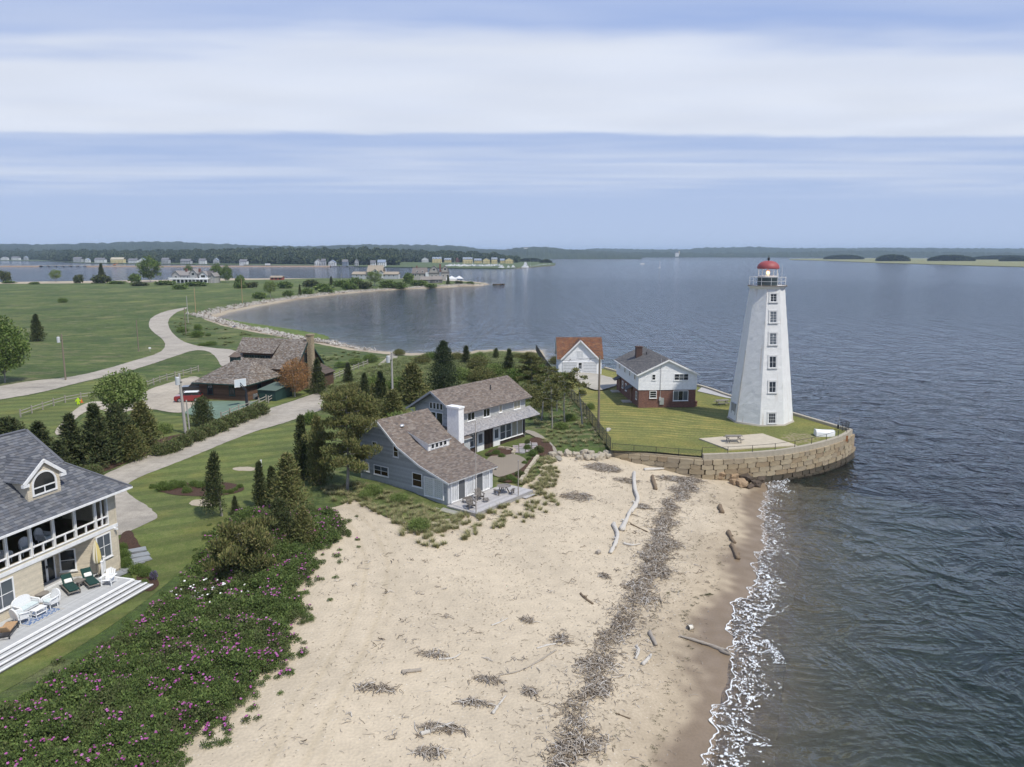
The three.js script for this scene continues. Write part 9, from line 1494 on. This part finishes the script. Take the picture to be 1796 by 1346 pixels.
// ---------------------------------------------------------------- two people sitting on the bay shore
function person(label, turn, shirt, trousers) {
const skin = [0.42, 0.27, 0.19], bones = [[[0, 0.12, 0], [0, 0.55, -0.06], 0.15, 0.17, shirt], [[0, 0.55, -0.06], [0, 0.68, -0.05], 0.1, 0.06, skin], [[0, 0.78, -0.03], [0, 0.84, -0.02], 0.1, 0.1, skin], [[-0.1, 0.12, 0.02], [-0.15, 0.42, 0.36], 0.09, 0.07, trousers], [[0.1, 0.12, 0.02], [0.15, 0.42, 0.36], 0.09, 0.07, trousers], [[-0.15, 0.42, 0.36], [-0.15, 0.05, 0.55], 0.065, 0.05, trousers], [[0.15, 0.42, 0.36], [0.15, 0.05, 0.55], 0.065, 0.05, trousers], [[-0.15, 0.04, 0.55], [-0.15, 0.04, 0.72], 0.05, 0.04, skin], [[0.15, 0.04, 0.55], [0.15, 0.04, 0.72], 0.05, 0.04, skin], [[-0.2, 0.53, -0.05], [-0.26, 0.32, 0.12], 0.06, 0.05, shirt], [[0.2, 0.53, -0.05], [0.26, 0.32, 0.12], 0.06, 0.05, shirt], [[-0.26, 0.32, 0.12], [-0.12, 0.4, 0.33], 0.045, 0.035, skin], [[0.26, 0.32, 0.12], [0.12, 0.4, 0.33], 0.045, 0.035, skin]];
const N = 44, S = 1.1, mc = new MarchingCubes(N, new THREE.MeshBasicMaterial(), false, false, 60000); mc.isolation = 0;
const sdf = (p) => { let d = 9, c = shirt, bd = 9; for (const [a, b, ra, rb, k] of bones) { const A = V(...a), B = V(...b).sub(A), t = clamp(p.clone().sub(A).dot(B) / B.lengthSq()), q = p.distanceTo(A.addScaledVector(B, t)) - mix(ra, rb, t); if (q < bd) { bd = q; c = k; } const h = clamp(0.5 + 0.5 * (d - q) / 0.05); d = mix(d, q, h) - 0.05 * h * (1 - h); } return [d, c]; };
for (let k = 0; k < N; k++) for (let j = 0; j < N; j++) for (let i = 0; i < N; i++) mc.field[k * N * N + j * N + i] = -sdf(V((i / N * 2 - 1) * S / 2, (j / N * 2 - 1) * S / 2 + 0.47, (k / N * 2 - 1) * S / 2 + 0.3))[0];
mc.update(); const n = mc.count, pos = new Float32Array(n * 3), col = new Float32Array(n * 3), nor = new Float32Array(n * 3);
for (let i = 0; i < n; i++) { const v = V(mc.positionArray[i * 3] * S / 2, mc.positionArray[i * 3 + 1] * S / 2 + 0.47, mc.positionArray[i * 3 + 2] * S / 2 + 0.3); pos.set([v.x, v.y, v.z], i * 3); col.set(sdf(v)[1], i * 3); const q = V(mc.normalArray[i * 3], mc.normalArray[i * 3 + 1], mc.normalArray[i * 3 + 2]).normalize(); nor.set([q.x, q.y, q.z], i * 3); }
const g = new THREE.BufferGeometry(); g.setAttribute('position', new THREE.BufferAttribute(pos, 3)); g.setAttribute('normal', new THREE.BufferAttribute(nor, 3)); g.setAttribute('color', new THREE.BufferAttribute(col, 3));
return { P: thing('person', label, 'person', [0, 0, 0], turn), g };
}
{
const put = (label, px, py, turn, a, b, hair) => { const [x, z] = hit(px, py), q = person(label, turn, a, b); q.P.position.set(x, groundAt(x, z) + 0.05, z); part('body', q.g, std(null, 0.85, { vertexColors: true }), q.P); part('hair', new THREE.SphereGeometry(0.115, 12, 8, 0, 6.3, 0, 1.7).translate(0, 0.84, -0.035), std(hair, 0.9), q.P); };
put('person in a white top sitting on the bay beach', 408, 575, R(60), [0.7, 0.7, 0.68], [0.08, 0.1, 0.16], [0.06, 0.04, 0.025]); put('person in a dark top sitting beside the one in white', 412, 575.3, R(70), [0.10, 0.12, 0.2], [0.28, 0.25, 0.2], [0.1, 0.07, 0.04]);
}
scene.traverse((o) => { if (o.isMesh) { o.castShadow = o.castShadow !== false; o.receiveShadow = true; } });
renderer.render(scene, camera);
